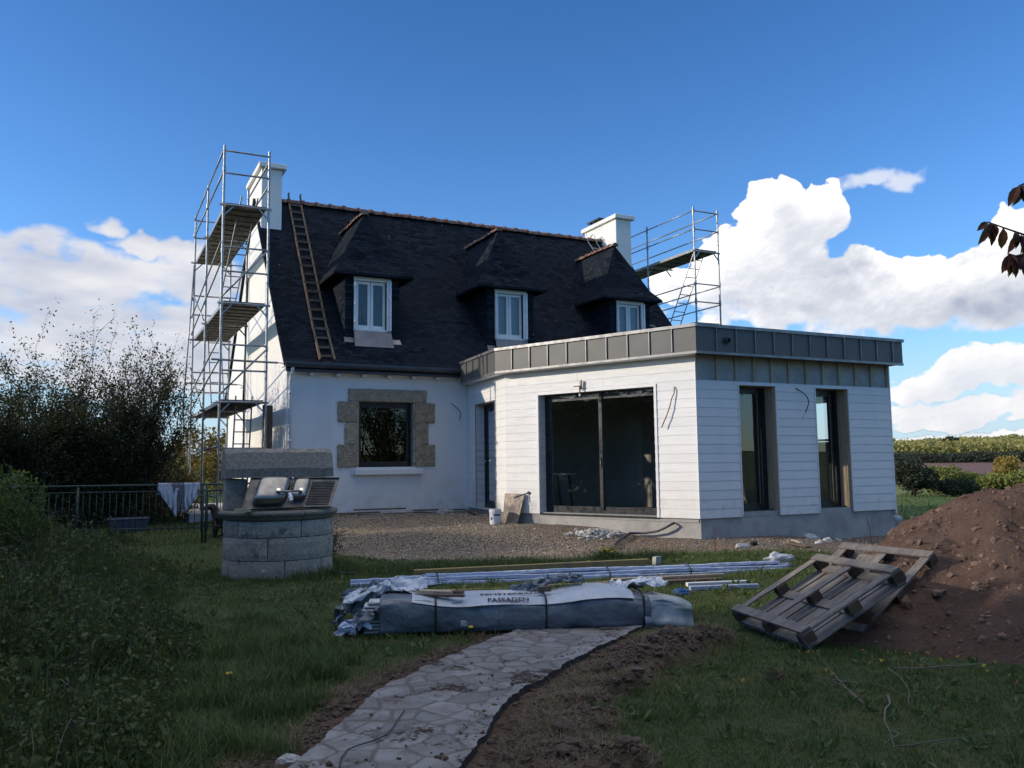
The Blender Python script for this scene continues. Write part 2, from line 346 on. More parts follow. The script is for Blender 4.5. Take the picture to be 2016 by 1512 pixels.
def g1(x, y): return float(gz([x], [y])[0])
def at(px, py, dz=0.):
    z = 0.
    for _ in range(8):
        p = onz(px, py, z+dz); z = float(gbase(np.array([p.x]), np.array([p.y]))[0])
    return V((p.x, p.y, z+dz))
# ---------------------------------------------------------------- ground sheet
def axis(lo, hi, step, far, k=1.16):
    a = list(np.arange(lo, hi+1e-6, step)); s = step; x = hi
    while x < far: s = min(s*k, 130) ; x += s; a.append(x)
    s = step; x = lo; b = []
    while x > -far: s = min(s*k, 130); x -= s; b.append(x)
    return np.array(b[::-1]+a)
gx = axis(-5, 14, .055, 6000); gy = axis(2, 21, .06, 6000)
X, Y = np.meshgrid(gx, gy); Z = gz(X.ravel(), Y.ravel()).reshape(X.shape)
nx, ny = len(gx), len(gy)
I = (np.arange(ny-1)[:, None]*nx+np.arange(nx-1)[None]).ravel()
gm, n = newmat('ground_surface')
def av(nm): a = n.n('ShaderNodeAttribute'); a.attribute_name = nm; return a.outputs['Fac']
P = n.pos()
grassc = n.mix(n.ramp(n.noise(P, .8, 5), .35, .65), (.045,.065,.022), (.07,.08,.032))
farf = n.mix(n.ramp(n.noise(P, .012, 3), .45, .55), (.085,.13,.035), (.14,.16,.055))
grassc = n.mix(av('far'), grassc, farf)
soilc = n.mix(n.ramp(n.noise(P, 7, 6, .7), .35, .65), (.055,.038,.028), (.115,.08,.058))
soilc = n.mix(n.ramp(n.noise(P, 45, 3), .62, .72), soilc, (.16,.12,.08))
grav = n.mix(av('red'), (.33,.26,.18), (.31,.19,.12))
grav = n.mix(n.ramp(n.noise(P, 1.4, 5), .4, .7), grav, (.20,.165,.13))
vo = n.n('ShaderNodeTexVoronoi'); n.l(P, vo.inputs['Vector']); vo.inputs['Scale'].default_value = 26; vo.inputs['Randomness'].default_value = 1
grav = n.mix(n.math('MULTIPLY', n.ramp(n.noise(P, 38, 3, .6), .52, .66), .8), grav, (.46,.43,.38))
grav = n.mix(n.ramp(vo.outputs['Distance'], .35, .6), grav, (.09,.075,.06))
c = n.mix(av('gravel'), grassc, grav); c = n.mix(av('soil'), c, soilc); c = n.mix(av('plough'), c, (.16,.095,.085))
h = n.math('ADD', n.math('MULTIPLY', n.noise(P, 22, 5, .65), 1.), n.math('MULTIPLY', n.math('MULTIPLY', vo.outputs['Distance'], av('gravel')), -.5))
n.out(c, .95, 0, n.bump(h, .8, .03), .15)
me = np_mesh('ground', np.stack([X, Y, Z], -1).reshape(-1, 3), np.stack([I, I+1, I+nx+1, I+nx], -1), mat=gm, smooth=True)
xr, yr = X.ravel(), Y.ravel(); sd, tt, soil, gravel, n1, n2 = masks(xr, yr); Dr = np.hypot(xr, yr); azr = np.degrees(np.arctan2(xr, yr))
attr(me, 'soil', soil); attr(me, 'gravel', gravel)
attr(me, 'far', sstep(18, 45, Dr)); attr(me, 'red', sstep(6.6, 10.5, xr+.8*n1+.3*(13-yr)))
attr(me, 'plough', sstep(235, 245, Dr)*sstep(372, 362, Dr)*sstep(48, 49, azr)*sstep(75, 70, azr))
tag(link_mesh('ground', me), 'grass, soil and gravel ground of the building site', None, None, 'structure')
# ---------------------------------------------------------------- crazy-paved path (relief in the mesh)
nu, nv = 92, 820
u = np.linspace(-.47, .47, nu); t = np.linspace(.02, PATH_LEN-.02, nv)
seg = np.hypot(*np.diff(PATHC, axis=0).T); cum = np.concatenate([[0], np.cumsum(seg)])
# smooth centre line
cxs = np.interp(t, cum, PATHC[:, 0]); cys = np.interp(t, cum, PATHC[:, 1])
ker = np.hanning(121); ker /= ker.sum()
pad = lambda a: np.concatenate([a[0]+(np.arange(-60, 0))*(a[1]-a[0]), a, a[-1]+np.arange(1, 61)*(a[-1]-a[-2])])
cxs = np.convolve(pad(cxs), ker, 'valid'); cys = np.convolve(pad(cys), ker, 'valid')
dx, dy = np.gradient(cxs), np.gradient(cys); L = np.hypot(dx, dy); nxn, nyn = dy/L, -dx/L
U, T = np.meshgrid(u, t); edge = 1+.05*fb2(T, U*0+1, 1.3, 4)*0
wob = .05*fb2(T, np.sign(U), 2.6, 5)+.025*fb2(T, np.sign(U)*3, 9, 3)
UX = U+wob*np.abs(U)/.47
WF = np.interp(t, [0, 4, 6, 9], [.92, .90, 1.04, 1.08])[:, None]; UX = UX*WF; PX = cxs[:, None]+UX*nxn[:, None]; PY = cys[:, None]+UX*nyn[:, None]
seeds = []
rr = random.Random(5)
tcur = 0
cand = [(rr.uniform(-.5, .5), rr.uniform(0, PATH_LEN)) for _ in range(4000)]
for cnd in cand:
    if all(math.hypot(cnd[0]-s[0], cnd[1]-s[1]) > .185+.10*math.sin(s[1]*7) for s in seeds): seeds.append(cnd)
S = np.array(seeds); A = np.stack([U.ravel()+.03*fb2(T.ravel(), U.ravel(), 4, 3), T.ravel()+.03*fb2(T.ravel(), U.ravel(), 4, 3, 8)], -1)
dd = np.hypot(A[:, None, 0]-S[None, :, 0], A[:, None, 1]-S[None, :, 1]); o2 = np.argpartition(dd, 1, axis=1)[:, :2]
d1 = np.take_along_axis(dd, o2, 1); od = np.argsort(d1, 1); o2 = np.take_along_axis(o2, od, 1); d1 = np.take_along_axis(d1, od, 1)
e = (d1[:, 1]-d1[:, 0]); rid = rng.random(len(S)); tilt = rng.normal(0, .012, (len(S), 2)); hh = rng.normal(0, .003, len(S))
m_ = sstep(.012, .028, e+.012*fb2(PX.ravel(), PY.ravel(), 9, 3))
zz = .03+m_*(.007+hh[o2[:, 0]]+tilt[o2[:, 0], 0]*(A[:, 0]-S[o2[:, 0], 0])+tilt[o2[:, 0], 1]*(A[:, 1]-S[o2[:, 0], 1]))+.0035*fb2(PX.ravel(), PY.ravel(), 14, 4)
top = np.stack([PX.ravel(), PY.ravel(), zz], -1)
I = (np.arange(nv-1)[:, None]*nu+np.arange(nu-1)[None]).ravel(); q = [np.stack([I, I+1, I+nu+1, I+nu], -1)[:, ::-1]]
vs = [top]; base = len(top)
for side in (0, nu-1):
    ix = np.arange(nv)*nu+side; vs.append(top[ix]-np.array([0, 0, .16])+np.stack([nxn*.01*np.sign(side-1), nyn*.01*np.sign(side-1), nxn*0], -1)); j = base+np.arange(nv)
    qq = np.stack([ix[:-1], ix[1:], j[1:], j[:-1]], -1); q.append(qq if side else qq[:, ::-1]); base += nv
pm, n = newmat('crazy_paving'); P = n.pos()
def av2(nm): a = n.n('ShaderNodeAttribute'); a.attribute_name = nm; return a.outputs['Fac']
st = n.mix(av2('rid'), (.165,.163,.162), (.285,.282,.28)); st = n.mix(n.ramp(n.noise(P, 6, 6, .65), .35, .7), st, (.16,.14,.135))
c = n.mix(av2('stone'), (.135,.122,.11), st)
dirt = n.ramp(n.math('ADD', n.noise(P, 2.2, 6, .7), n.math('MULTIPLY', n.noise(P, 30, 3), .25)), .68, .76)
c = n.mix(dirt, c, (.04,.027,.02)); c = n.mix(n.ramp(n.noise(P, 60, 2), .70, .76), c, (.03,.022,.018))
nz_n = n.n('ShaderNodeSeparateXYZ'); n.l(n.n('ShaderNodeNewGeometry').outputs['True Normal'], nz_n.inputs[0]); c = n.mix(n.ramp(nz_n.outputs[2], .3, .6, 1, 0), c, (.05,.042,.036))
n.out(c, .85, 0, n.bump(n.noise(P, 35, 5, .6), .5, .01), .3)
me = np_mesh('paved_path', np.concatenate(vs), np.concatenate(q), mat=pm, smooth=False)
attr(me, 'stone', np.concatenate([m_, np.zeros(2*nv)])); attr(me, 'rid', np.concatenate([rid[o2[:, 0]], np.zeros(2*nv)]))
tag(link_mesh('paved_path', me), 'narrow crazy-paved stone path in the foreground', None, None, 'structure')
# ---------------------------------------------------------------- soil heap
uu = np.arange(-3.2, 7.5, .05); vv = np.arange(6.9, 16, .05); UU, VV = np.meshgrid(uu, vv)
HX = VV*.839+UU*.545; HY = VV*.545-UU*.839
def smin(a, b, k): h = np.clip(.5+.5*(b-a)/k, 0, 1); return b*(1-h)+a*h-k*h*(1-h)
front = (VV-7.95+.35*fb2(UU, VV, .8, 3))*.50; leftp = (UU+2.12+.3*fb2(UU, VV, .9, 3, 2))*.70; backp = (15.2-VV)*.5; rightp = (7.2-UU)*.7
H = smin(smin(smin(front, leftp, .35), smin(backp, rightp, .4), .4), np.minimum(1.24+.22*UU, 1.65)+.16*fb2(UU, VV, 1.1, 4, 4), .25)
det = .12*fb2(HX, HY, 2.2, 5, 1)+.10*np.abs(fb2(HX, HY, 5, 4, 6))+.05*np.maximum(fb2(HX, HY, 13, 3, 2), 0)
H = H+det*np.clip(H*4+.3, 0, 1); HZ = gbase(HX, HY)+np.maximum(H, -.12)
nx2 = len(uu); I = (np.arange(len(vv)-1)[:, None]*nx2+np.arange(nx2-1)[None]).ravel()
keep = (H.ravel()[I] > -.11) | (H.ravel()[I+1] > -.11) | (H.ravel()[I+nx2] > -.11)
I = I[keep]
hm, n = newmat('heap_soil'); P = n.pos()
c = n.mix(n.ramp(n.noise(P, 1.6, 6, .65), .35, .68), (.105,.066,.050), (.150,.098,.074)); c = n.mix(n.ramp(n.noise(P, 24, 4, .7), .60, .70), c, (.21,.145,.11)); c = n.mix(n.ramp(n.noise(P, 11, 4, .7), .30, .42), (.06,.033,.022), c)
n.out(c, .95, 0, n.bump(n.noise(P, 16, 8, .72), 1., .06), .15)
me = np_mesh('soil_heap', np.stack([HX, HY, HZ], -1).reshape(-1, 3)-np.array([9.5, 6.5, 0]), np.stack([I, I+1, I+nx2+1, I+nx2], -1)[:, ::-1], mat=hm, smooth=True)
heap = link_mesh('soil_heap', me, None, (9.5, 6.5, 0)); tag(heap, 'big heap of bare reddish brown soil at the right edge', 'soil heap')
from mathutils.bvhtree import BVHTree
def heapz(x, y):
    u_ = x*.545-y*.839; v_ = x*.839+y*.545; i = int(round((v_-6.9)/.05)); j = int(round((u_+3.2)/.05))
    if 0 <= i < len(vv) and 0 <= j < nx2: return float(HZ[i, j])
    return -9
def gtop(x, y): return max(g1(x, y), heapz(x, y))
# ---------------------------------------------------------------- stones & clods
def stones(name, pts, size, mat, parent=None, flat=.7):
    ico = np.array([(0,0,1),(.894,0,.447),(.276,.851,.447),(-.724,.526,.447),(-.724,-.526,.447),(.276,-.851,.447),(.724,.526,-.447),(-.276,.851,-.447),(-.894,0,-.447),(-.276,-.851,-.447),(.724,-.526,-.447),(0,0,-1)])
    tr = np.array([(0,1,2),(0,2,3),(0,3,4),(0,4,5),(0,5,1),(1,6,2),(2,7,3),(3,8,4),(4,9,5),(5,10,1),(6,7,2),(7,8,3),(8,9,4),(9,10,5),(10,6,1),(11,7,6),(11,8,7),(11,9,8),(11,10,9),(11,6,10)])
    k = len(pts); v = ico[None]*(1+rng.normal(0, .18, (k, 12, 1))); v = v*rng.uniform(.6, 1.25, (k, 1, 3)); v[:, :, 2] *= flat
    a = rng.uniform(0, 6.28, k); ca, sa = np.cos(a)[:, None], np.sin(a)[:, None]
    v = np.stack([v[..., 0]*ca-v[..., 1]*sa, v[..., 0]*sa+v[..., 1]*ca, v[..., 2]], -1)*np.asarray(size)[:, None, None]+np.asarray(pts)[:, None, :]
    me = np_mesh(name, v.reshape(-1, 3), tris=(tr[None]+np.arange(k)[:, None, None]*12).reshape(-1, 3), mat=mat); return link_mesh(name, me, parent)
def leafquads(pts, size, aspect=.5, normal=None, spread=1.0, droop=None):
    k = len(pts); size = np.broadcast_to(np.asarray(size, float), (k,))
    d = rng.normal(0, 1, (k, 3)); d[:, 2] += (droop if droop is not None else .2); d /= np.linalg.norm(d, axis=1)[:, None]
    r = rng.normal(0, 1, (k, 3)); s = np.cross(d, r); s /= np.linalg.norm(s, axis=1)[:, None]+1e-9; nn = np.cross(d, s)
    L = size[:, None]; p = np.asarray(pts)
    a = p; b = p+d*L*.5+s*L*aspect*.5+nn*L*.07; c = p+d*L; e = p+d*L*.5-s*L*aspect*.5+nn*L*.07
    return np.stack([a, b, c, e], 1).reshape(-1, 3)
def leafobj(name, pts, size, mat, parent=None, aspect=.5, off=(0,0,0), droop=None):
    v = leafquads(pts, size, aspect, droop=droop)-np.array(off); k = len(pts)
    return link_mesh(name, np_mesh(name, v, np.arange(k*4).reshape(-1, 4), mat=mat), parent)
def blades(xy, h, w, mat, name, kind='stuff', lean=.5, zf=None, seed_curve=.5, label=None):
    k = len(xy); x, y = xy[:, 0], xy[:, 1]; z = gz(x, y) if zf is None else zf
    a = rng.uniform(0, 6.283, k); ln = rng.uniform(.15, 1., k)*lean*h; dxx, dyy = np.cos(a), np.sin(a); wx, wy = -dyy*w/2, dxx*w/2
    hh = h*rng.uniform(.75, 1.05, k)
    def P(f, g, ws): return np.stack([x+dxx*ln*g+wx*ws, y+dyy*ln*g+wy*ws, z-.008+hh*f], -1)
    v = np.stack([P(0, 0, 1), P(0, 0, -1), P(.55, .35, .8), P(.55, .35, -.8), P(.85, 1, .05)], 1).reshape(-1, 3)
    b = np.arange(k)*5; me = np_mesh(name, v, np.stack([b, b+1, b+3, b+2], -1), np.stack([b+2, b+3, b+4], -1), mat=mat)
    o = link_mesh(name, me); return tag(o, label, None, None, kind)
grassm = leafmat('grass_blade', (.05,.095,.027), (.115,.145,.05), .6, .3)
# sample the view fan
def fan(k, d0, d1, a0=-7, a1=61):
    D = np.sqrt(rng.uniform(d0*d0, d1*d1, k)); A = np.radians(rng.uniform(a0, a1, k)); return D*np.sin(A), D*np.cos(A)
def in_box(x, y, b): return (x > b[0]) & (x < b[1]) & (y > b[2]) & (y < b[3])
def bramble_h(x, y):
    az = np.degrees(np.arctan2(x, y)); D = np.hypot(x, y); n_ = fb2(x, y, .7, 4, 7)
    edge_ = np.interp(D, [3, 5, 9, 12, 16, 18], [5.5, 5.0, 6.0, 4.0, 2.5, 2.5])+n_*3.5
    a = sstep(edge_+2.2, edge_-6.5, az); hgt = np.interp(D, [3, 5, 8, 12, 16, 18, 19], [.22, .36, .62, .68, .62, .48, .3])
    return a*(hgt*(.85+.5*fb2(x, y, 1.7, 3, 17))+.34*n_)*sstep(18.6, 17.5, D)*sstep(3.2, 4., D)
def grass_ok(x, y):
    sd, tt, soil, gravel, n1, n2 = masks(x, y)
    on = (tt > .01) & (tt < PATH_LEN-.01) & (np.abs(sd) < .52)
    k = (~on) & (rng.random(len(x)) > np.clip(soil*1.25, 0, .975)) & (rng.random(len(x)) > gravel*1.2)
    k &= ~(in_box(x, y, (3.9, 16.4, 19.5, 30)) | in_box(x, y, (8.2, 15.4, 12.5, 20)))
    u_ = x*.545-y*.839; v_ = x*.839+y*.545; ii = np.clip(np.round((v_-6.9)/.05).astype(int), 0, len(vv)-1); jj = np.clip(np.round((u_+3.2)/.05).astype(int), 0, nx2-1)
    inside = (v_ > 6.9) & (v_ < 16) & (u_ > -3.2) & (u_ < 7.5); k &= ~(inside & (H[ii, jj] > .0))
    k &= bramble_h(x, y) < .25
    k &= np.hypot(x-2.61, y-13.3) > .83
    return k
xs, ys, hs, ws = [], [], [], []
for cnt, d0, d1, h0, w0 in ((105000, 3.9, 8.5, .055, .0045), (95000, 8.5, 14, .06, .007), (60000, 14, 26, .08, .012), (22000, 26, 55, .14, .03)):
    x, y = fan(cnt, d0, d1); k = grass_ok(x, y); x, y = x[k], y[k]; n1 = fb2(x, y, 1.3, 4, 11); n3 = fb2(x, y, 4.5, 3, 12)
    xs.append(x); ys.append(y); hs.append(h0*np.clip(1+1.1*n1+.9*n3, .35, 3)); ws.append(np.full(len(x), w0))
# taller tufts round the well, the bundles and along the path edge
for cx_, cy_, r0, r1, cnt, hgt in ((2.61, 13.3, .84, 1.25, 5000, .2), (4.3, 7.2, .0, 1.8, 0, .1)):
    r = rng.uniform(r0, r1, cnt); a = rng.uniform(0, 6.28, cnt); x, y = cx_+r*np.cos(a), cy_+r*np.sin(a); xs.append(x); ys.append(y); hs.append(hgt*(.4+.6*rng.random(cnt))*np.clip(1.4-(r-r0)/(r1-r0), .3, 1)*(.7+.6*(x > 2.6))); ws.append(np.full(cnt, .007))
for (a, b, cnt, sp, hgt) in (((2.3, 8.2), (5.4, 7.15), 5000, .16, .13), ((3.3, 11.4), (9.3, 10.1), 7000, .22, .14), ((4.2, 12.3), (8.4, 11.55), 7000, .28, .2), ((8.4, 11.5), (11, 10), 2500, .25, .12), ((2.5, 8.75), (5.6, 7.9), 3000, .15, .15)):
    t_ = rng.random(cnt); x = a[0]+(b[0]-a[0])*t_+rng.normal(0, sp, cnt); y = a[1]+(b[1]-a[1])*t_+rng.normal(0, sp, cnt); sd_, tt_ = path_sd(x, y); k = (np.abs(sd_) > .5); x, y = x[k], y[k]
    xs.append(x); ys.append(y); hs.append(hgt*(.4+.6*rng.random(len(x)))); ws.append(np.full(len(x), .006))
# long tussocks between brambles and path
ctr = [(c_[0], c_[1]) for c_ in zip(*fan(260, 4.2, 9.5, 4, 24))]
for c_ in ctr:
    if grass_ok(np.array([c_[0]]), np.array([c_[1]]))[0] and c_[0] < 2.0:
        k = 130; xs.append(c_[0]+rng.normal(0, .07, k)); ys.append(c_[1]+rng.normal(0, .07, k)); hs.append(rng.uniform(.08, .24, k)); ws.append(np.full(k, .005))
xy = np.stack([np.concatenate(xs), np.concatenate(ys)], -1)
blades(xy, np.concatenate(hs), np.concatenate(ws), grassm, 'grass', lean=.85, label='rough green grass over the site')
# dry grass and roots on the dug soil
x, y = fan(150000, 3.9, 8.6, 8, 50); sd, tt, soil, gravel, n1, n2 = masks(x, y); cl = fb2(x, y, 3.2, 4, 21)
k = (soil > .35) & (rng.random(len(x)) < np.clip(.30+1.6*cl, 0.04, 1)) & ((np.abs(sd) > .60)); x, y = x[k][:42000], y[k][:42000]
blades(np.stack([x, y], -1), rng.uniform(.02, .085, len(x)), np.full(len(x), .0034), straw, 'dry_grass', lean=2.6, label='tangled dry grass and roots on the dug soil')
x, y = fan(9000, 3.9, 12, 3, 58); k = grass_ok(x, y); x, y = x[k][:2600], y[k][:2600]
blades(np.stack([x, y], -1), rng.uniform(.03, .16, len(x)), np.full(len(x), .003), straw, 'dry_grass', lean=1.8, label='scattered dead grass stalks in the green grass')
# broad-leaved weeds in the lawn
wd = []; 
for cx_, cy_ in zip(*fan(900, 4.0, 15, 3, 58)):
    if grass_ok(np.array([cx_]), np.array([cy_]))[0]:
        k_ = random.randint(6, 14); r_ = random.uniform(.03, .09); p_ = rng.normal(0, 1, (k_, 3))*np.array([r_*.5, r_*.5, .0])+np.array([cx_, cy_, g1(cx_, cy_)+.015]); wd.append(p_)
wd = np.concatenate(wd); o = leafobj('lawn_weeds', wd, rng.uniform(.04, .10, len(wd)), leafmat('weed_leaf', (.05,.10,.03), (.12,.17,.06), .5, .3), None, .34, droop=.55); tag(o, 'small broad leaved weeds scattered in the lawn', None, None, 'stuff')
# clods
x, y = fan(30000, 3.9, 9, 2, 50); sd, tt, soil, gravel, n1, n2 = masks(x, y); k = (soil > .5) & (np.abs(sd) > .5); x, y = x[k][:9000], y[k][:9000]
clodm = simple('soil_clod', (.12,.082,.06), (.065,.045,.033), 20, .95, bump=.6, bsc=60)
s_ = rng.gamma(1.1, .006, len(x))+.003
o = stones('soil_clods', np.stack([x, y, gz(x, y)+s_*.2], -1), s_, clodm); tag(o, 'crumbled clods of dug soil beside the path', None, None, 'stuff')
# bigger torn sods on the berm
x, y = fan(5000, 4.0, 7.6, 14, 48); sd, tt, soil, gravel, n1, n2 = masks(x, y); k = (soil > .6) & (sd > .62); x, y = x[k][:260], y[k][:260]
s_ = rng.gamma(2.0, .008, len(x))+.008; o = stones('torn_sods', np.stack([x, y, gz(x, y)+s_*.3], -1), s_, clodm, None, .75); tag(o, 'torn lumps of earth and sod right of the path', None, None, 'stuff')
# crumbs on the path
x, y = fan(9000, 3.9, 8.6, 8, 42); sd, tt = path_sd(x, y); pn = fb2(x, y, 2.3, 4, 4); k = (np.abs(sd) < .46) & (rng.random(len(x)) < np.clip(.05+1.1*(pn-.1)+.5*(sd > .3), .02, 1)); x, y = x[k], y[k]
s_ = rng.gamma(1.5, .003, len(x))+.002; o = stones('soil_crumbs', np.stack([x, y, np.full(len(x), .038)], -1), s_, clodm); tag(o, 'crumbs of soil scattered on the stone path', None, None, 'stuff')
# gravel
gravm = leafmat('gravel_stone', (.47,.41,.33), (.20,.155,.115), .9, .0)
x, y = fan(110000, 10.0, 22, 12, 60); sd, tt, soil, gravel, n1, n2 = masks(x, y); k = (gravel > .4) & (rng.random(len(x)) < .36+.9*n1-.33*sstep(7, 10, x)) & ~(in_box(x, y, (3.9, 16.4, 19.5, 30)) | in_box(x, y, (8.3, 15.4, 12.5, 20))) & (heapz(0, 0) < 0); x, y = x[k], y[k]
s_ = rng.gamma(1.3, .0055, len(x))+.003; o = stones('gravel', np.stack([x, y, gz(x, y)+s_*.15], -1), s_, gravm); tag(o, 'loose pale gravel and rubble in front of the house', None, None, 'stuff')
# stones in heap
hi = rng.integers(0, H.size, 16000); hi = hi[(H.ravel()[hi] > .03)]; hp = np.stack([HX.ravel()[hi], HY.ravel()[hi], HZ.ravel()[hi]], -1); s_ = rng.gamma(1.0, .010, len(hi))+.004
hc = stones('heap_clods', hp-np.array([9.5, 6.5, 0]), s_, leafmat('heap_clod', (.20,.135,.10), (.085,.05,.037), .95, 0), heap, .8); hc['kind'] = 'stuff'
# ---------------------------------------------------------------- brambles
brm = leafmat('bramble_leaf', (.024,.044,.015), (.11,.13,.048), .7, .25)
x, y = fan(420000, 3.6, 18.6, -8, 14); hb = bramble_h(x, y); k = hb > .05; x, y, hb = x[k], y[k], hb[k]
z = gbase(x, y)+hb*(1-rng.random(len(x))**1.4*.8)*(1+.45*fb2(x, y, 2.4, 3, 31))+rng.normal(0, .05, len(x))
k = fbm(np.stack([x*3.1+50, y*3.1+50, z*3.1+9], -1), 3)+.9*fb2(x, y, .95, 3, 41)+.16*rng.normal(0, 1, len(x)) > .06; x, y, z = x[k], y[k], z[k]
sz = rng.gamma(4., .0066, len(x))+.006*np.interp(np.hypot(x, y), [4, 10, 18], [1.0, 1.25, 1.6])
bo = leafobj('brambles', np.stack([x, y, z], -1), sz, brm, None, .75); tag(bo, 'dark tangle of brambles and weeds at lower left', None, None, 'stuff')
x, y = fan(26000, 3.7, 18.2, -8, 14); hb = bramble_h(x, y); hb0_ = hb; k = (hb > .03) & (fb2(x, y, 1.3, 3, 55) > -.15); x, y, hb = x[k], y[k], hb[k]
blades(np.stack([x, y], -1), hb*rng.uniform(.5, 1.25, len(x))+rng.uniform(.06, .22, len(x)), np.full(len(x), .006), grassm, 'tall_grass', lean=.5, label='tall rank grass growing through the brambles at lower left')
sp_ = []; sg = MB()
for i in range(420):
    xx, yy = fan(1, 3.9, 17, -6, 10); xx, yy = float(xx[0]), float(yy[0]); h0 = float(bramble_h(np.array([xx]), np.array([yy]))[0])
    if h0 < .1: continue
    z0 = g1(xx, yy); L_ = h0+random.uniform(.08, .38); lx, ly = random.uniform(-.12, .12), random.uniform(-.12, .12); sg.tube([(xx, yy, z0), (xx+lx*.5, yy+ly*.5, z0+L_*.6), (xx+lx, yy+ly, z0+L_)], [.004, .003, .0015], 4, False)
    for q in range(14): f = random.uniform(.45, 1); sp_.append((xx+lx*f+random.gauss(0,.02), yy+ly*f+random.gauss(0,.02), z0+L_*f))
sp_ = np.array(sp_); tag(leafobj('bramble_shoots', sp_, rng.uniform(.025, .06, len(sp_)), brm, None, .5), 'upright leafy shoots standing above the brambles', None, None, 'stuff'); tag(sg.build('shoot_stems', bark), 'thin stems of the shoots above the brambles', None, None, 'stuff')
cg = MB()
for i in range(150):
    xx, yy = fan(1, 4.2, 16, -6, 9); xx, yy = float(xx[0]), float(yy[0]); hb0 = float(bramble_h(np.array([xx]), np.array([yy]))[0])
    if hb0 < .1: continue
    a = random.uniform(0, 6.28); L = random.uniform(.25, .8); z0 = g1(xx, yy); pts = []
    for s in range(6):
        f = s/5; pts.append((xx+math.cos(a)*L*f, yy+math.sin(a)*L*f, z0+hb0*(.5+.75*math.sin(f*2.6+.3))+random.uniform(-.02, .02)))
    cg.tube(pts, [.004, .0035, .003, .0025, .002, .001], 4, False)
o = cg.build('bramble_canes', simple('bramble_cane', (.14,.11,.08), (.08,.065,.05), 9, .9, bump=0)); tag(o, 'pale arching bramble canes in the weeds at lower left', None, None, 'stuff')
# ---------------------------------------------------------------- trees and shrubs
def shrub(name, x, y, hgt, rad, label, cat, leafm, nst=26, nleaf=16000, lsz=.06, group=None, low=.15, barkm=None, up=.9, z0=None, topthin=True, trunkr=.03):
    z0 = g1(x, y) if z0 is None else z0
    t = thing(name, (x, y, z0), label, cat, group); mb = MB(); tips = []; R = random.Random(hash((round(x*10), round(y*10))) & 0xffff)
    def grow(p, d, L, r, depth):
        nseg = 4; pts = [p.copy()]
        for s in range(nseg):
            d = (d+V((R.uniform(-.16, .16), R.uniform(-.16, .16), R.uniform(-.05, .12)))).normalized(); p = p+d*L/nseg; pts.append(p.copy()); tips.append((p.copy(), depth))
            if depth < 3 and R.random() < (.95 if depth < 2 else .6):
                d2 = (d+V((R.uniform(-.8, .8), R.uniform(-.8, .8), R.uniform(-.1, .5)))).normalized(); grow(p.copy(), d2, L*R.uniform(.32, .6), r*.5, depth+1)
        mb.tube(pts, [r*(1-.18*i) for i in range(nseg+1)], 4 if depth else 6, False)
    for i in range(nst):
        a = R.uniform(0, 6.28); sp = R.random()**.6*rad/hgt*1.1; d = V((math.cos(a)*sp, math.sin(a)*sp, up)).normalized()
        grow(V((math.cos(a)*.25*rad*R.random(), math.sin(a)*.25*rad*R.random(), 0)), d, hgt*R.uniform(.62, 1.0)*(1-.25*sp), trunkr*R.uniform(.6, 1.2), 0)
    mb2 = MB(); mb2.v = mb.v; mb2.f = mb.f; me = bpy.data.meshes.new('trunk'); me.from_pydata([tuple(v) for v in mb.v], [], mb.f); me.materials.append(barkm or bark); link_mesh('trunk', me, t)
    tp = np.array([tuple(p) for p, _ in tips]); idx = rng.integers(0, len(tp), nleaf*2); p = tp[idx]+rng.normal(0, 1, (nleaf*2, 3))*np.array([.13, .13, .12])*(hgt/5)
    hz = p[:, 2]/hgt/1.8; keep = rng.random(len(p)) < (np.clip(1.9-1.9*hz, .07, 1) if topthin else 1.0); keep &= p[:, 2] > low*hgt*.5
    p = p[keep][:nleaf]
    if topthin:
        q_ = rng.normal(0, 1, (nleaf*2//3, 3)); q_ /= np.linalg.norm(q_, axis=1)[:, None]; q_ *= rng.uniform(.45, 1.05, (len(q_), 1)); q_[:, 2] = np.abs(q_[:, 2]); p = np.concatenate([p, q_*np.array([rad, rad*.8, hgt*.85])])
    leafobj('crown', p, rng.uniform(.7, 1.2, len(p))*lsz, leafm, t, .5); return t
dk = leafmat('dark_leaf', (.022,.032,.014), (.055,.062,.028), .5, .2)
mid = leafmat('hedge_leaf', (.03,.065,.018), (.08,.13,.035), .5, .35)
yel = leafmat('yellow_leaf', (.40,.27,.06), (.20,.17,.05), .6, .35); orange = leafmat('orange_leaf', (.30,.16,.035), (.12,.12,.04), .6, .35)
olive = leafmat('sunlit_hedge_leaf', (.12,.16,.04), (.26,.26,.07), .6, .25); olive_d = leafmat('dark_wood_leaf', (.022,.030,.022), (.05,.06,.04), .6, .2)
shrub('shrub', .35, 22.2, 3.15, 1.85, 'large dark twiggy shrub with sparse leafy top beside the left scaffold', 'shrub', dk, 60, 44000, .07, 'dark shrubs beyond the railing')
shrub('shrub', -1.5, 21.5, 2.75, 1.9, 'dark leafy shrub at the left edge with tall upright shoots', 'shrub', dk, 44, 40000, .07, 'dark shrubs beyond the railing')
shrub('shrub', 1.55, 24.5, 1.15, 1.3, 'lower brownish shrub just behind the white cloth on the railing', 'shrub', leafmat('brown_leaf', (.06,.05,.025), (.12,.09,.035), .6, .2), 30, 13000, .07, 'dark shrubs beyond the railing')
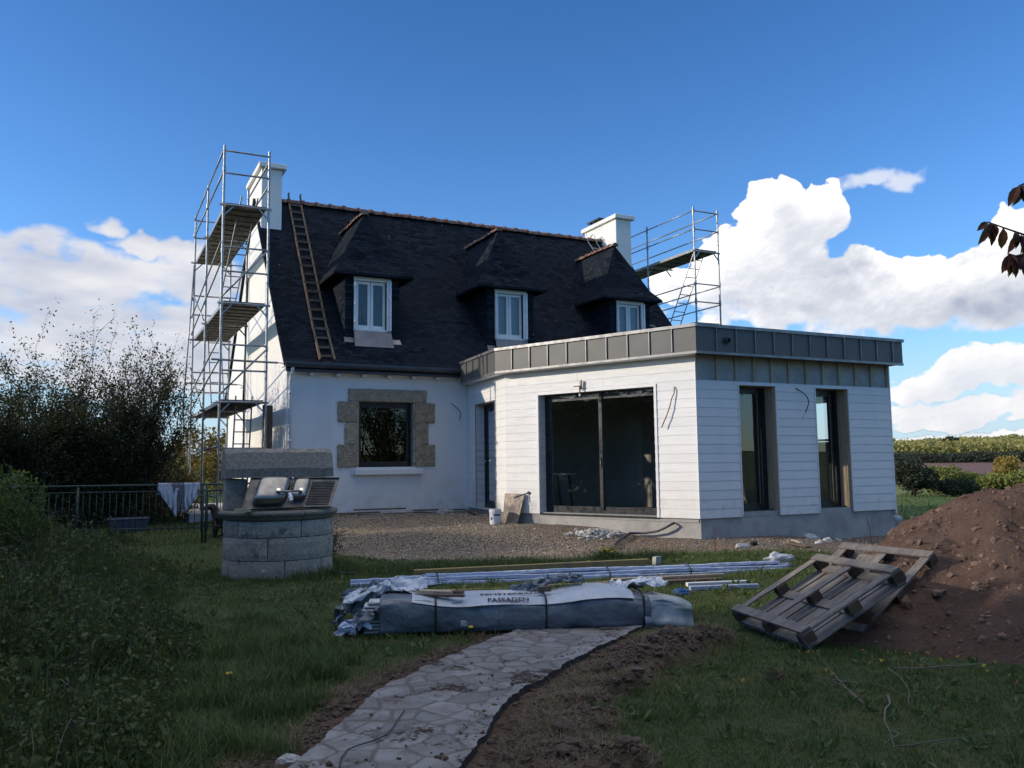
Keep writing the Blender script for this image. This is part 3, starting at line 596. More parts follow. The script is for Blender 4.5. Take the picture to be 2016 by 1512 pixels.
def bush(name, x, y, rx, ry, h, label, cat, leafm, k, lsz, group=None, z0=None, lumps=9, trunk=False, seed=1):
    z0 = g1(x, y) if z0 is None else z0
    t = thing(name, (x, y, z0), label, cat, group); R = np.random.default_rng(seed+int(abs(x)*7)); pts = []
    cs = [(R.uniform(-.7, .7)*rx, R.uniform(-.7, .7)*ry, h*R.uniform(.35, .72), R.uniform(.38, .62)) for _ in range(lumps)]+[(0, 0, h*.5, .85)]
    for cx_, cy_, cz_, s in cs:
        kk = k//len(cs); d = R.normal(0, 1, (kk, 3)); d /= np.linalg.norm(d, axis=1)[:, None]; r = R.uniform(.72, 1.06, (kk, 1))
        p = d*r*np.array([rx*s, ry*s, h*.5*min(1, s*1.1)])+np.array([cx_, cy_, cz_]); pts.append(p[p[:, 2] > .02*h])
    p = np.concatenate(pts); leafobj('crown', p, R.uniform(.6, 1.3, len(p))*lsz, leafm, t, .6)
    mb = MB()
    for j in range(3): mb.tube([(R.uniform(-.1, .1)*rx, R.uniform(-.1, .1)*ry, -.1), (R.uniform(-.2, .2)*rx, R.uniform(-.2, .2)*ry, h*.4), (R.uniform(-.4, .4)*rx, R.uniform(-.4, .4)*ry, h*.75)], [.03*h, .02*h, .006*h], 5)
    me = bpy.data.meshes.new('trunk'); me.from_pydata(mb.v, [], mb.f); me.materials.append(bark); link_mesh('trunk', me, t); return t
# green hedge at the left edge
bush('hedge', -1.35, 12.4, .85, 1.2, 1.7, 'bright green clipped hedge at the left edge of the picture', 'hedge', mid, 15000, .05, lumps=12)
# orange trees beyond the scaffold on the left
bush('tree', 7.5, 52, 3.2, 2.5, 4.2, 'orange and green autumn tree seen through the foot of the left scaffold', 'tree', orange, 9000, .22, 'autumn trees beyond the lawn')
bush('tree', 2.6, 56, 3.6, 2.5, 3.6, 'brownish autumn tree showing low behind the dark shrub', 'tree', leafmat('rust_leaf', (.14,.10,.04), (.08,.07,.03), .6, .3), 8000, .24, 'autumn trees beyond the lawn')
bush('tree', -2.5, 50, 3.4, 2.5, 4.0, 'dark green tree low behind the shrubs at the left edge', 'tree', olive_d, 8000, .24, 'autumn trees beyond the lawn')
# right-hand countryside
def polar(px, D): a = YAW+math.atan((px-1008)/F_PX); return D*math.sin(a), D*math.cos(a)
def zat(py, D, px=1900): return 1.6+(905-py)*D/F_PX*math.cos(math.atan((px-1008)/F_PX))
def hedge_item(px, D, top, wpx, label, cat, leafm, k, lsz, name='bush', group=None, sy=1.0, seed=3, base=None):
    x, y = polar(px, D); z0 = g1(x, y) if base is None else base; h = zat(top, D, px)-z0; rx = wpx*D/F_PX/2*1.1
    return bush(name, x, y, rx, rx*sy, max(h, 1.), label, cat, leafm, k, lsz, group, z0, 9, seed=seed)
G1 = 'bushes of the sunlit hedge past the field'
hedge_item(1790, 50, 899, 62, 'dark round bush at the corner of the extension past the field', 'bush', olive_d, 6000, .17, group=G1, seed=1)
hedge_item(1838, 56, 918, 60, 'sunlit bush between the dark corner bush and the low dark bush', 'bush', olive, 5000, .19, group=G1, seed=2)
hedge_item(1868, 51, 944, 62, 'low dark bush in front of the sunlit hedge', 'bush', olive_d, 3500, .16, group=G1, seed=3)
hedge_item(1892, 58, 925, 70, 'sunlit bush behind the low dark bush in the far hedge', 'bush', olive, 5000, .19, group=G1, seed=4)
hedge_item(1945, 57, 931, 72, 'broad sunlit bush left of the yellow tree in the far hedge', 'bush', olive, 5000, .19, group=G1, seed=5)
hedge_item(2000, 57, 929, 74, 'sunlit bush below the yellow tree above the soil heap', 'bush', olive, 5000, .19, group=G1, seed=6)
hedge_item(2060, 57, 926, 74, 'sunlit hedge bush at the right edge of the picture', 'bush', olive, 4000, .19, group=G1, seed=7)
hedge_item(1973, 72, 893, 44, 'golden yellow autumn tree standing above the far hedge', 'tree', yel, 5000, .2, 'tree', seed=8)
hedge_item(1866, 700, 861, 27, 'tall rounded tree alone on the skyline at the far right', 'tree', olive_d, 2500, 2.0, 'tree', seed=9)
# woods: far-off masses
def wood(name, D0, D1, p0, p1, hgt, k, lsz, mat, label, base=None, amp=.5):
    px = rng.uniform(p0, p1, k); D = rng.uniform(D0, D1, k); a = YAW+np.arctan((px-1008)/F_PX); x, y = D*np.sin(a), D*np.cos(a)
    cs = 6/hgt/6.; nn = fbm(np.stack([x/hgt*.9+9, y/hgt*.9+9, x*0], -1), 2)
    hh = hgt*(1+amp*nn*1.6)*np.clip(1, 0, 1); z = gbase(x, y)+hh*(1-rng.random(k)**2*.9)
    o = leafobj(name, np.stack([x, y, z], -1), rng.uniform(.6, 1.3, k)*lsz, mat, None, .8); return tag(o, label, None, None, 'stuff')
wood('far_wood', 366, 400, 1680, 2060, 2.6, 16000, .9, olive_d, 'dark belt of trees beyond the ploughed field')
wood('far_wood', 560, 1000, 1640, 2100, 5, 60000, 2.0, leafmat('far_wood_leaf', (.24,.25,.08), (.38,.32,.12), .7, .25), 'sunlit woods over the far hillside at the right')
wood('far_wood', 300, 900, -260, 620, 5, 22000, 2.2, leafmat('far_wood_left_leaf', (.06,.075,.04), (.10,.10,.05), .7, .2), 'low woods in the valley at the far left')
# farmhouses on the skyline
for i, (px, D, w, hh, lab) in enumerate(((1817, 640, 8, 3.2, 'tiny white farmhouse with grey roof on the skyline, the left one'), (1832, 650, 5, 3.6, 'tiny white gabled house on the skyline nearest the lone tree'))):
    x, y = polar(px, D); t = thing('farmhouse', (x, y, zat(884, D, px)-1), lab, 'house', 'farmhouses on the skyline'); b = V(t.location)
    MB().box((x-w/2, y-3, b.z-8), (x+w/2, y+3, b.z+hh)).build('wall', render_w, t)
    MB().prism([(x-w/2-.3, y-3.3, b.z+hh), (x-w/2-.3, y+3.3, b.z+hh), (x-w/2-.3, y, b.z+hh+2.6)], (w+.6, 0, 0)).build('roof', slate, t)
# tall trees outside the frame to the left: they shade the garden
shade_m = leafmat('shade_leaf', (.03,.05,.02), (.06,.08,.03), .6, .2)
# ---------------------------------------------------------------- helpers for walls
def wall_panel(mb, P, d, L, z0, z1, th, ops, nrm, caps=False):
    """wall from point P along unit d (2D), outer face at P, thickness th inwards (opposite nrm), openings (s0,s1,za,zb)"""
    ss = sorted({0, L, *[o[0] for o in ops], *[o[1] for o in ops]}); zs = sorted({z0, z1, *[o[2] for o in ops], *[o[3] for o in ops]})
    def pt(s, z, t): return (P[0]+d[0]*s-nrm[0]*t, P[1]+d[1]*s-nrm[1]*t, z)
    def inop(s, z): return any(o[0] < s < o[1] and o[2] < z < o[3] for o in ops)
    for a, b in zip(ss[:-1], ss[1:]):
        for c, e in zip(zs[:-1], zs[1:]):
            if inop((a+b)/2, (c+e)/2): continue
            mb.quad(pt(a,c,0), pt(b,c,0), pt(b,e,0), pt(a,e,0)); mb.quad(pt(b,c,th), pt(a,c,th), pt(a,e,th), pt(b,e,th))
    for (a, b, c, e) in ops:
        mb.quad(pt(a,c,0), pt(a,c,th), pt(a,e,th), pt(a,e,0)); mb.quad(pt(b,c,th), pt(b,c,0), pt(b,e,0), pt(b,e,th))
        mb.quad(pt(a,e,0), pt(a,e,th), pt(b,e,th), pt(b,e,0)); mb.quad(pt(a,c,th), pt(a,c,0), pt(b,c,0), pt(b,c,th))
    if not caps: return
    mb.quad(pt(0,z1,0), pt(L,z1,0), pt(L,z1,th), pt(0,z1,th)); mb.quad(pt(0,z0,th), pt(0,z0,0), pt(0,z1,0), pt(0,z1,th)); mb.quad(pt(L,z0,0), pt(L,z0,th), pt(L,z1,th), pt(L,z1,0))
def frame_rect(mb, P, d, nrm, s0, s1, z0, z1, depth, w, t=.06):
    """rectangular frame of section w x t whose outer face sits `depth` inside the wall"""
    def bx(a, b, c, e, o=0):
        vs = []
        for tt in (depth-o, depth+t):
            for (s, z) in ((a,c),(b,c),(b,e),(a,e)): vs.append((P[0]+d[0]*s-nrm[0]*tt, P[1]+d[1]*s-nrm[1]*tt, z))
        mb.add(vs, [(0,1,2,3),(7,6,5,4),(0,4,5,1),(1,5,6,2),(2,6,7,3),(3,7,4,0)])
    bx(s0, s0+w, z0, z1); bx(s1-w, s1, z0, z1); bx(s0+w, s1-w, z0, z0+w); bx(s0+w, s1-w, z1-w, z1)
def pane(P, d, nrm, s0, s1, z0, z1, depth, mat, parent, name='pane'):
    mb = MB(); f = lambda s, z, t: (P[0]+d[0]*s-nrm[0]*t, P[1]+d[1]*s-nrm[1]*t, z)
    mb.quad(f(s0,z0,depth), f(s1,z0,depth), f(s1,z1,depth), f(s0,z1,depth)); return mb.build(name, mat, parent)
# ================================================================= MAIN HOUSE
XL, XR, YF, YB, YM, ZE, ZR = 3.975, 16.2, 19.6, 29.0, 24.3, 3.95, 9.3
house = thing('house', (XL, YF, .45), 'white rendered house with steep dark slate roof, three dormers and granite framed window', 'house')
mb = MB(); wall_panel(mb, (XL, YF), (1, 0), XR-XL, -.1, ZE, .3, [(5.66-XL, 7.07-XL, 1.60, 3.17)], (0, -1))
mb.quad((XR,YB,-.1), (XL,YB,-.1), (XL,YB,ZE), (XR,YB,ZE))
for x, s in ((XL, 1), (XR, -1)):
    prof = [(x, YF, -.1), (x, YB, -.1), (x, YB, ZE), (x, YB-.03, 4.1), (x, YM, ZR-.17), (x, YF+.1, 4.12), (x, YF, ZE)]
    mb.poly(prof if s < 0 else prof[::-1]); mb.poly([(x+s*.3, p[1], p[2]) for p in (prof[::-1] if s < 0 else prof)])
mb.build('wall', render_w, house)
MB().box((XL-.004, YF-.012, .40), (8.49, YF, .60)).build('plinth', render_w, house)
mb = MB(); mb.box((XL-.012, YF-.013, -.1), (XL-.001, YB, .62)); mb.build('plinth', render_w, house)
# dark interior box so rooms read as rooms
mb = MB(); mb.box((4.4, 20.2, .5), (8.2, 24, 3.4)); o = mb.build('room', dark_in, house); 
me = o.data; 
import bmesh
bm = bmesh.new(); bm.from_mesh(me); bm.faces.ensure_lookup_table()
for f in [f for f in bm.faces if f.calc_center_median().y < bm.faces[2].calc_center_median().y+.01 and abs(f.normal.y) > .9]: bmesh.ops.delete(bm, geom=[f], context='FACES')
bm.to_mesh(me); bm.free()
# roof
RP = [(YF-.24, 4.0), (YF+.07, 4.16), (20.35, 4.88), (YM, ZR)]
def rz(y):
    ys_ = [p[0] for p in RP]; return float(np.interp(y, ys_, [p[1] for p in RP]))
mb = MB(); x0, x1 = XL-.07, XR+.1; prof = [(y, z) for y, z in RP]+[(2*YM-y, z) for y, z in RP[-2::-1]]
for (ya, za), (yb, zb) in zip(prof[:-1], prof[1:]): mb.quad((x0,ya,za), (x1,ya,za), (x1,yb,zb), (x0,yb,zb))
for x, s in ((x0, 1), (x1, -1)):
    for (ya, za), (yb, zb) in zip(prof[:-1], prof[1:]):
        q = [(x,ya,za), (x,yb,zb), (x,yb,zb-.13), (x,ya,za-.13)]; mb.poly(q if s > 0 else q[::-1])
for (ya, za), (yb, zb) in zip(prof[:-1], prof[1:]): mb.quad((x0,ya,za-.13), (x0,yb,zb-.13), (x1,yb,zb-.13), (x1,ya,za-.13))
mb.quad((x0,prof[0][0],prof[0][1]-.13), (x1,prof[0][0],prof[0][1]-.13), (x1,*prof[0]), (x0,*prof[0]))
roof = mb.build('roof', slate, house)
def ridge(parent, a, b, r, step, name='ridge_tiles'):
    mb = MB(); a, b = V(a), V(b); L = (b-a).length; d = (b-a)/L; s = d.cross(V((0,0,1))).normalized(); n_ = max(1, int(L/step)); st = L/n_
    for i in range(n_):
        jz = random.uniform(-.012, .012)
        for (f0, f1, rr) in ((0, .8, r), (.8, 1.04, r*1.22)):
            p0, p1 = a+d*st*(i+f0), a+d*st*(i+f1); ring = []
            for p in (p0, p1):
                ring.append([p+s*rr*math.cos(t)*1.0+V((0,0,1))*(rr*1.0*math.sin(t)-r*.45+jz) for t in [math.pi*k/7 for k in range(8)]])
            vs = ring[0]+ring[1]; mb.add(vs, [(k, k+1, k+9, k+8) for k in range(7)]+[tuple(range(7,-1,-1)), tuple(range(8,16))])
    return mb.build(name, tile_r, parent)
ridge(roof, (XL+.55, YM, ZR+.01), (15.6, YM, ZR+.01), .13, .40)
# chimneys
def chimney(xa, xb, ya, yb, zc, cowl):
    zb_ = rz(ya)-.6
    c = MB().box((xa, ya, zb_), (xb, yb, zc-.14)).build('chimney', render_w, house, bevel=.01)
    MB().box((xa-.09, ya-.12, zc-.14), (xb+.11, yb+.12, zc)).build('chimney_cap', render_w, c, bevel=.012)
    if cowl:
        m = MB()
        for sx in (xa+.12, xb-.12):
            for sy in (yb-.75, yb-.25): m.box((sx-.03, sy-.03, zc), (sx+.03, sy+.03, zc+.16))
        m.box((xa+.03, yb-.9, zc+.16), (xb-.03, yb-.1, zc+.21)); m.box((xa+.1, yb-.7, zc+.0), (xb-.1, yb-.3, zc+.1)); m.build('cowl', gutter_m, c)
    return c
chimney(XL-.006, 4.52, 23.3, 25.3, 10.02, False); chimney(15.6, XR+.006, 23.3, 25.3, 10.0, True)
# gutter, downpipe, rafter ends
mb = MB(); yg, zg = YF-.33, 4.02; pr = [(yg-.07, zg), (yg-.075, zg-.05), (yg-.06, zg-.10), (yg+.0, zg-.13), (yg+.07, zg-.12), (yg+.085, zg+.0), (yg+.06, zg-.09), (yg, zg-.11), (yg-.05, zg-.08)]
mb.prism([(XL-.1, y, z) for y, z in pr], (8.14-XL+.12, 0, 0)); mb.box((XL-.07, YF-.24, 3.80), (8.2, YF-.21, 3.96)); mb.build('gutter', gutter_m, house, bevel=.004)
mb = MB(); mb.quad((XL-.05,YF-.21,3.84), (XL-.05,YF-.002,3.84), (8.2,YF-.002,3.84), (8.2,YF-.21,3.84)); mb.build('soffit', white_p, house)
for k in range(7):
    x = 4.52+.625*k; MB().box((x-.045, YF-.17, 3.735), (x+.045, YF-.002, 3.825)).build('rafter_end', white_p, house, bevel=.006)
mb = MB(); px_ = XL+.07; mb.tube([(px_, YF-.3, 3.9), (px_, YF-.28, 3.8), (px_, YF-.09, 3.62), (px_, YF-.07, 3.5), (px_, YF-.07, .62)], .04, 10)
for z in (3.3, 2.2, 1.1): mb.tube([(px_, YF-.07, z), (px_, YF-.07, z+.05)], .05, 10)
mb.build('downpipe', white_pl, house, smooth=True)
# granite window
P0, D0, N0 = (XL, YF), (1, 0), (0, -1)
def gblock(a, b, parent):
    m = MB(); m.box(a, b); o = m.build('stone_block', granite, parent, bevel=.025, seg=2)
    sb = o.modifiers.new('s', 'SUBSURF'); sb.subdivision_type = 'SIMPLE'; sb.levels = 4; sb.render_levels = 4
    tx = bpy.data.textures.get('rough') or bpy.data.textures.new('rough', 'CLOUDS'); tx.noise_scale = .09; tx.noise_depth = 3
    dm = o.modifiers.new('d', 'DISPLACE'); dm.texture = tx; dm.strength = .05; dm.texture_coords = 'GLOBAL'; dm.mid_level = .55; return o
win = MB(); frame_rect(win, P0, D0, N0, 5.66-XL, 7.07-XL, 1.60, 3.17, .17, .075)
win = win.build('window', frame_d, house)
m = MB(); frame_rect(m, P0, D0, N0, 5.74-XL, 6.99-XL, 1.68, 3.09, .19, .05, .04); m.build('sash', frame_d, win)
pane(P0, D0, N0, 5.78-XL, 6.95-XL, 1.72, 3.05, .215, glass, win)
surr = gblock((5.41, YF-.045, 3.17), (7.39, YF+.12, 3.475), house); surr.name = 'stone_lintel'
for (a, b, c, e) in ((5.165, 5.655, 2.66, 3.165), (5.33, 5.655, 2.14, 2.655), (5.165, 5.655, 1.60, 2.135), (7.075, 7.61, 2.66, 3.165), (7.075, 7.44, 2.14, 2.655), (7.075, 7.61, 1.60, 2.135)):
    gblock((a, YF-.045, c), (b, YF+.14, e), house)
for xx_ in (5.661, 7.045):
    for z_ in (1.60, 2.14, 2.66): MB().box((xx_, YF+.001, z_+.003), (xx_+.024, YF+.165, min(z_+.52, 3.165))).build('stone_reveal', granite, house)
m = MB(); m.box((5.56, YF-.13, 1.42), (7.27, YF, 1.545)); m.box((5.67, YF+.002, 1.545), (7.06, YF+.17, 1.60)); m.build('window_sill', white_p, house, bevel=.008)
m = MB(); m.box((8.62-.9, YF-.02, 0), (8.62-.9, YF, 0))
# wall cable loops
def cable(pts, parent, r=.009, mat=None, name='cable'): return MB().tube(pts, r, 6).build(name, mat or black_pl, parent, smooth=True)
def arc(a, b, bulge, n_=9):
    a, b, bu = V(a), V(b), V(bulge); return [a.lerp(b, t/n_)+bu*math.sin(math.pi*t/n_) for t in range(n_+1)]
c1 = onax(888, 794, 1, YF); c2 = onax(902, 828, 1, YF)
cable(arc((c1.x, YF, c1.z), (c2.x, YF-.06, c2.z), (.11, -.06, 0)), house)
cable(arc((c1.x-.1, YF-.01, c1.z-.36), (c1.x+.1, YF-.03, c1.z-.31), (0, -.03, .02)), house, .004, white_pl)
# small white junction box below sill
bx = onax(694, 932, 1, YF-.02); MB().box((bx.x-.03, YF-.05, bx.z-.05), (bx.x+.03, YF, bx.z+.05)).build('junction_box', white_pl, house, bevel=.005)
# dormers
def dormer(cx, i):
    hw, ze_, yw = 1.02, 6.41, 20.25
    ex = .70 # half width of body
    m = MB()
    # cheeks and front jambs (slate hung)
    zb = rz(yw)-.05
    cheeks = []
    for s in (-1, 1):
        m = MB(); cheeks.append(m); xo, xi = cx+s*ex, cx+s*(ex-.22)
        a = [(xo, yw, zb-.02), (xo, yw, 6.5), (xo, 22.3, 6.5), (xo, 22.3, rz(22.3)-.1)]
        m.poly(a if s > 0 else a[::-1])
        f = [(xo, yw, zb-.02), (xi, yw, zb-.02), (xi, yw, 6.5), (xo, yw, 6.5)]; m.poly(f if s < 0 else f[::-1])
        g = [(xi, yw, zb), (xi, yw+.22, zb), (xi, yw+.22, 6.5), (xi, yw, 6.5)]; m.poly(g if s > 0 else g[::-1])
    # hipped roof
    m = MB(); yf = 20.03; A = V((cx, 20.98, 8.2)); B = V((cx, 23.3, 8.2)); Lf = V((cx-hw, yf, ze_)); Rf = V((cx+hw, yf, ze_)); Lb = V((cx-hw, 21.72, ze_)); Rb = V((cx+hw, 21.72, ze_))
    Ls = V((cx-hw*.80, yf+.33, ze_+.32)); Rs = V((cx+hw*.80, yf+.33, ze_+.32))
    # slight bell-cast at the eaves
    Lsb = V((cx-hw*.80, 22.0, ze_+.32)); Rsb = V((cx+hw*.80, 22.0, ze_+.32))
    fr = MB(); fr.poly([Lf, Rf, Rs, Ls]); fr.poly([Ls, Rs, A]); fr.poly([Lf-V((0,0,.06)), Rf-V((0,0,.06)), Rf, Lf])
    body = fr.build('dormer', slate, house)
    for ck in cheeks: ck.build('cheek', slate_side, body)
    sd_ = MB(); sd_.poly([Lb, Lf, Ls, Lsb]); sd_.poly([Lsb, Ls, A, B]); sd_.poly([Rf, Rb, Rsb, Rs]); sd_.poly([Rs, Rsb, B, A]); sd_.poly([Lb-V((0,0,.06)), Lf-V((0,0,.06)), Lf, Lb]); sd_.poly([Rf-V((0,0,.06)), Rb-V((0,0,.06)), Rb, Rf])
    sd_.poly([Lf-V((0,0,.06)), Lb-V((0,0,.06)), Rb-V((0,0,.06)), Rf-V((0,0,.06))]); sd_.build('dormer_roof_side', slate_side, body)
    ridge(body, (cx, 20.92, 8.22), (cx, 23.15, 8.22), .10, .30)
    # window
    x0, x1, z0, z1 = cx-.48, cx+.48, 4.98, 6.30
    w = MB()
    for a, b in (((x0, yw-.02, z0), (x0+.05, yw+.12, z1)), ((x1-.05, yw-.02, z0), (x1, yw+.12, z1)), ((x0+.05, yw-.02, z1-.05), (x1-.05, yw+.12, z1)), ((x0+.05, yw-.03, z0), (x1-.05, yw+.12, z0+.05))): w.box(a, b)
    w.box((x0-.01, yw-.01, z1), (x1+.01, yw+.15, z1+.14)) # head board
    w.build('window_frame', white_p, body, bevel=.004)
    w = MB(); za, zb2 = z0+.06, z1-.06; xm = cx-.04
    for a, b in ((x0+.06, xm-.005), (xm+.005, x1-.13)):
        w.box((a, yw+.04, za), (a+.07, yw+.09, zb2)); w.box((b-.07, yw+.04, za), (b, yw+.09, zb2)); w.box((a+.07, yw+.04, za), (b-.07, yw+.09, za+.09)); w.box((a+.07, yw+.04, zb2-.07), (b-.07, yw+.09, zb2))
    w.build('sash', white_p, body, bevel=.004)
    pane((0, yw), (1, 0), (0, -1), x0+.13, x1-.2, za+.09, zb2-.07, .07, glass, body)
    sh = MB() # folded shutters at the sides
    sh.box((x1-.12, yw-.07, z0+.03), (x1-.06, yw-.025, z1-.02)); sh.box((x1-.055, yw-.09, z0+.03), (x1-.005, yw-.025, z1-.02))
    for k in range(5): sh.box((x1-.075, yw-.10, z0+.15+k*.24), (x1-.04, yw-.088, z0+.2+k*.24))
    sh.build('shutter', white_p, body, bevel=.003)
    sh = MB(); sh.box((x0-.005, yw-.075, z0+.03), (x0+.03, yw-.025, z1-.02))
    for z in (z0+.2, z0+.65, z0+1.12): sh.box((x0+.0, yw-.10, z), (x0+.05, yw-.076, z+.06))
    sh.build('shutter', white_p, body, bevel=.003)
    cm = [dark_in, curtain_m, curtain_m][i]; MB().box((x0+.06, yw+.20, z0), (x1-.06, yw+.22, z1)).build('curtain', cm, body)  # first dormer gets a dark sheet standing in for the room, not a curtain
    fl = MB(); fl.poly([(x0, yw-.035, z0-.005), (x1, yw-.035, z0-.005), (x1+.02, yw-.22, rz(yw-.22)+.02), (x0-.02, yw-.22, rz(yw-.22)+.02)])
    for s in (-1, 1): fl.poly([(cx+s*.59-.13, yw-.005, rz(yw)+.03), (cx+s*.59+.13, yw-.005, rz(yw)+.03), (cx+s*.59+.15, yw-.12, rz(yw-.12)+.02), (cx+s*.59-.15, yw-.12, rz(yw-.12)+.02)])
    fl.build('flashing', zinc_edge, body)
for i, cx in enumerate((6.2, 10.08, 13.98)): dormer(cx, i)
# skylight frame, far right of the roof slope
sk = MB()
for a, b in (((15.05, 20.6), (15.05, 21.2)), ((15.5, 20.6), (15.5, 21.2)), ((15.05, 20.6), (15.5, 20.6)), ((15.05, 21.2), (15.5, 21.2))): sk.bar((a[0], a[1], rz(a[1])+.03), (b[0], b[1], rz(b[1])+.03), .05, .05)
sk = sk.build('skylight', zinc_edge, house)
# ================================================================= EXTENSION
Cx, Cy = 10.13, 12.59; Bx, By = 8.225, 16.82; Jx, Jy = 8.504, 19.597; Ex = 15.37
ext = thing('extension', (Cx, Cy, .2), 'flat roofed extension clad in white boards with grey zinc fascia and large sliding door', 'extension')
dl = math.hypot(Bx-Cx, By-Cy); dD = ((Bx-Cx)/dl, (By-Cy)/dl); nD = (-dD[1], dD[0])
if nD[0] > 0: nD = (-nD[0], -nD[1])
bl = math.hypot(Jx-Bx, Jy-By); dB = ((Jx-Bx)/bl, (Jy-By)/bl); nB = (-dB[1], dB[0])
if nB[0] > 0: nB = (-nB[0], -nB[1])
s938 = (on_line(938, 900, (Bx,By), (Jx,Jy))-V((Bx,By,0))); s975 = (on_line(975, 900, (Bx,By), (Jx,Jy))-V((Bx,By,0)))
sB0 = math.hypot(s975.x, s975.y); sB1 = math.hypot(s938.x, s938.y)
opD = [(.885, 3.72, .60, 3.10)]; opB = [(sB0, sB1, .60, 3.08)]; opF = [(11.17-Cx, 12.10-Cx, .66, 3.10), (13.18-Cx, 14.10-Cx, .66, 3.10)]
TH = .32; ZT = 3.66; IN = .035   # structural wall sits IN behind the boards
def off(P, nn, t): return (P[0]-nn[0]*t, P[1]-nn[1]*t)
PD, PB, PF = off((Cx, Cy), nD, IN), off((Bx, By), nB, IN), off((Cx, Cy), (0, -1), IN)
m = MB(); wall_panel(m, PD, dD, dl, .50, ZT, TH, opD, nD); wall_panel(m, PB, dB, bl, .50, ZT, TH, opB, nB); m.build('wall', membrane, ext)
m = MB(); wall_panel(m, PF, (1, 0), Ex-Cx-.02, .50, ZT, TH, opF, (0, -1)); wall_panel(m, (Ex-.02, Cy+IN), (0, 1), 6.96, .50, ZT, TH, [(1.4, 2.15, 2.05, 3.02), (5.3, 6.8, .7, 3.0)], (1, 0)); m.build('wall', membrane, ext)  # second side-wall opening is unseen, added to let daylight into the interior
# foundation
m = MB(); fo = .03; F = [off((Cx, Cy), nD, fo), off((Bx, By), nD, fo), (Jx+.03, Jy), (Ex-.03, Jy), (Ex-.03, Cy+fo)]
F[0] = (Cx+.045, Cy+fo)
m.prism([(x, y, -.25) for x, y in F], (0, 0, .80)); m.build('foundation', concrete, ext)
m = MB(); m.poly([(x, y, .575) for x, y in F]); m.build('floor', floor_in, ext)
# threshold
# cladding boards
def splitb(p, q):
    if q-p < 2.2: return [(p, q)]
    m_ = p+(q-p)*random.choice((.31, .44, .58, .69)); return [(p, m_), (m_+.004, q)]
def boards(mb, P, d, nn, L, rows, ops, ext0=0, ext1=0):
    def f(s, z, t): return (P[0]+d[0]*s+nn[0]*t, P[1]+d[1]*s+nn[1]*t, z)
    for (za, zb) in rows:
        cuts = sorted({za, zb, *[o[2] for o in ops if za < o[2] < zb], *[o[3] for o in ops if za < o[3] < zb]})
        for c, e in zip(cuts[:-1], cuts[1:]):
            iv = [(0-ext0, L+ext1)]
            for (a, b, z0, z1) in ops:
                if z0 <= c+1e-4 and z1 >= e-1e-4: iv = [x for (p, q) in iv for x in ((p, min(q, a)), (max(p, b), q)) if x[1]-x[0] > .01]
            iv = [x for (p, q) in iv for x in splitb(p, q)]
            for (p, q) in iv:
                t0 = .007*(1-(c-za)/(zb-za)); t1 = .007*(1-(e-za)/(zb-za))
                vs = [f(p,c,t0), f(q,c,t0), f(q,e,t1), f(p,e,t1), f(p,c,-.02), f(q,c,-.02), f(q,e,-.02), f(p,e,-.02)]
                mb.add(vs, [(0,1,2,3),(0,4,5,1),(1,5,6,2),(2,6,7,3),(3,7,4,0)])
RH = (3.17-.575)/15; rows = [(.575+i*RH, .575+(i+1)*RH-.0025) for i in range(15)]; rowsD = [(.575+i*RH, .575+(i+1)*RH-.0025) for i in range(18)]
rowsD[-1] = (rowsD[-1][0], ZT-.002)
m = MB(); boards(m, (Cx, Cy), dD, nD, dl, rowsD, [(.84, 3.765, .4, 3.14)], 0, 0); boards(m, (Bx, By), dB, nB, bl, rowsD, [(sB0-.02, sB1+.02, .60, 3.10)]); m.build('cladding', siding, ext)
m = MB(); boards(m, (Cx, Cy), (1, 0), (0, -1), Ex-Cx, rows, [(opF[0][0]-.01, opF[0][1]+.01, .4, 3.12), (opF[1][0]-.01, opF[1][1]+.01, .4, 3.12)]); m.build('cladding', siding, ext)
m = MB(); m.box((Cx-.012, Cy-.018, .575), (Cx+.01, Cy+.0, ZT)); m.build('corner_trim', white_p, ext)
m = MB(); m.box((Ex-.02, Cy-.01, .5), (Ex+.012, Cy+.06, ZT)); m.build('corner_trim', white_p, ext)
# battens over the membrane
for k in range(12):
    x = Cx+.06+(Ex-Cx-.12)*k/11+random.uniform(-.02, .02)
    MB().box((x-.022, Cy+.004, 3.165), (x+.022, Cy+IN-.001, ZT)).build('batten', raw_wood, ext)
# fascia
OV = .27
def inter(P1, d1, P2, d2):
    a = np.array([[d1[0], -d2[0]], [d1[1], -d2[1]]]); t = np.linalg.solve(a, np.array([P2[0]-P1[0], P2[1]-P1[1]]))[0]; return (P1[0]+d1[0]*t, P1[1]+d1[1]*t)
qF = (Cx, Cy-OV); qD = (Cx+nD[0]*OV, Cy+nD[1]*OV); qB = (Bx+nB[0]*OV, By+nB[1]*OV)
c0 = inter(qF, (1, 0), qD, dD); c1_ = inter(qD, dD, qB, dB); c2_ = (qB[0]+dB[0]*(bl-.27), qB[1]+dB[1]*(bl-.27)); cE = (Ex+.13, Cy-OV)
ring = [cE, c0, c1_, c2_]; inner = [(Ex-.2, Cy+.4), (Cx+.5, Cy+.4), (Bx+.5, By), (Jx+.5, c2_[1])]
Z0, Z1 = 3.65, 4.19; m = MB(); poly = [cE, c0, c1_, c2_, (Jx+.2, YF-.02), (Ex+.13, YF-.02)]
m.prism([(x, y, Z0) for x, y in poly[::-1]], (0, 0, Z1-Z0-.06)); m.build('fascia', zinc, ext)
cap = MB()
seam = MB(); edge_b = MB()
def grow2(pts, g):
    cx_ = sum(p[0] for p in pts)/len(pts); return pts
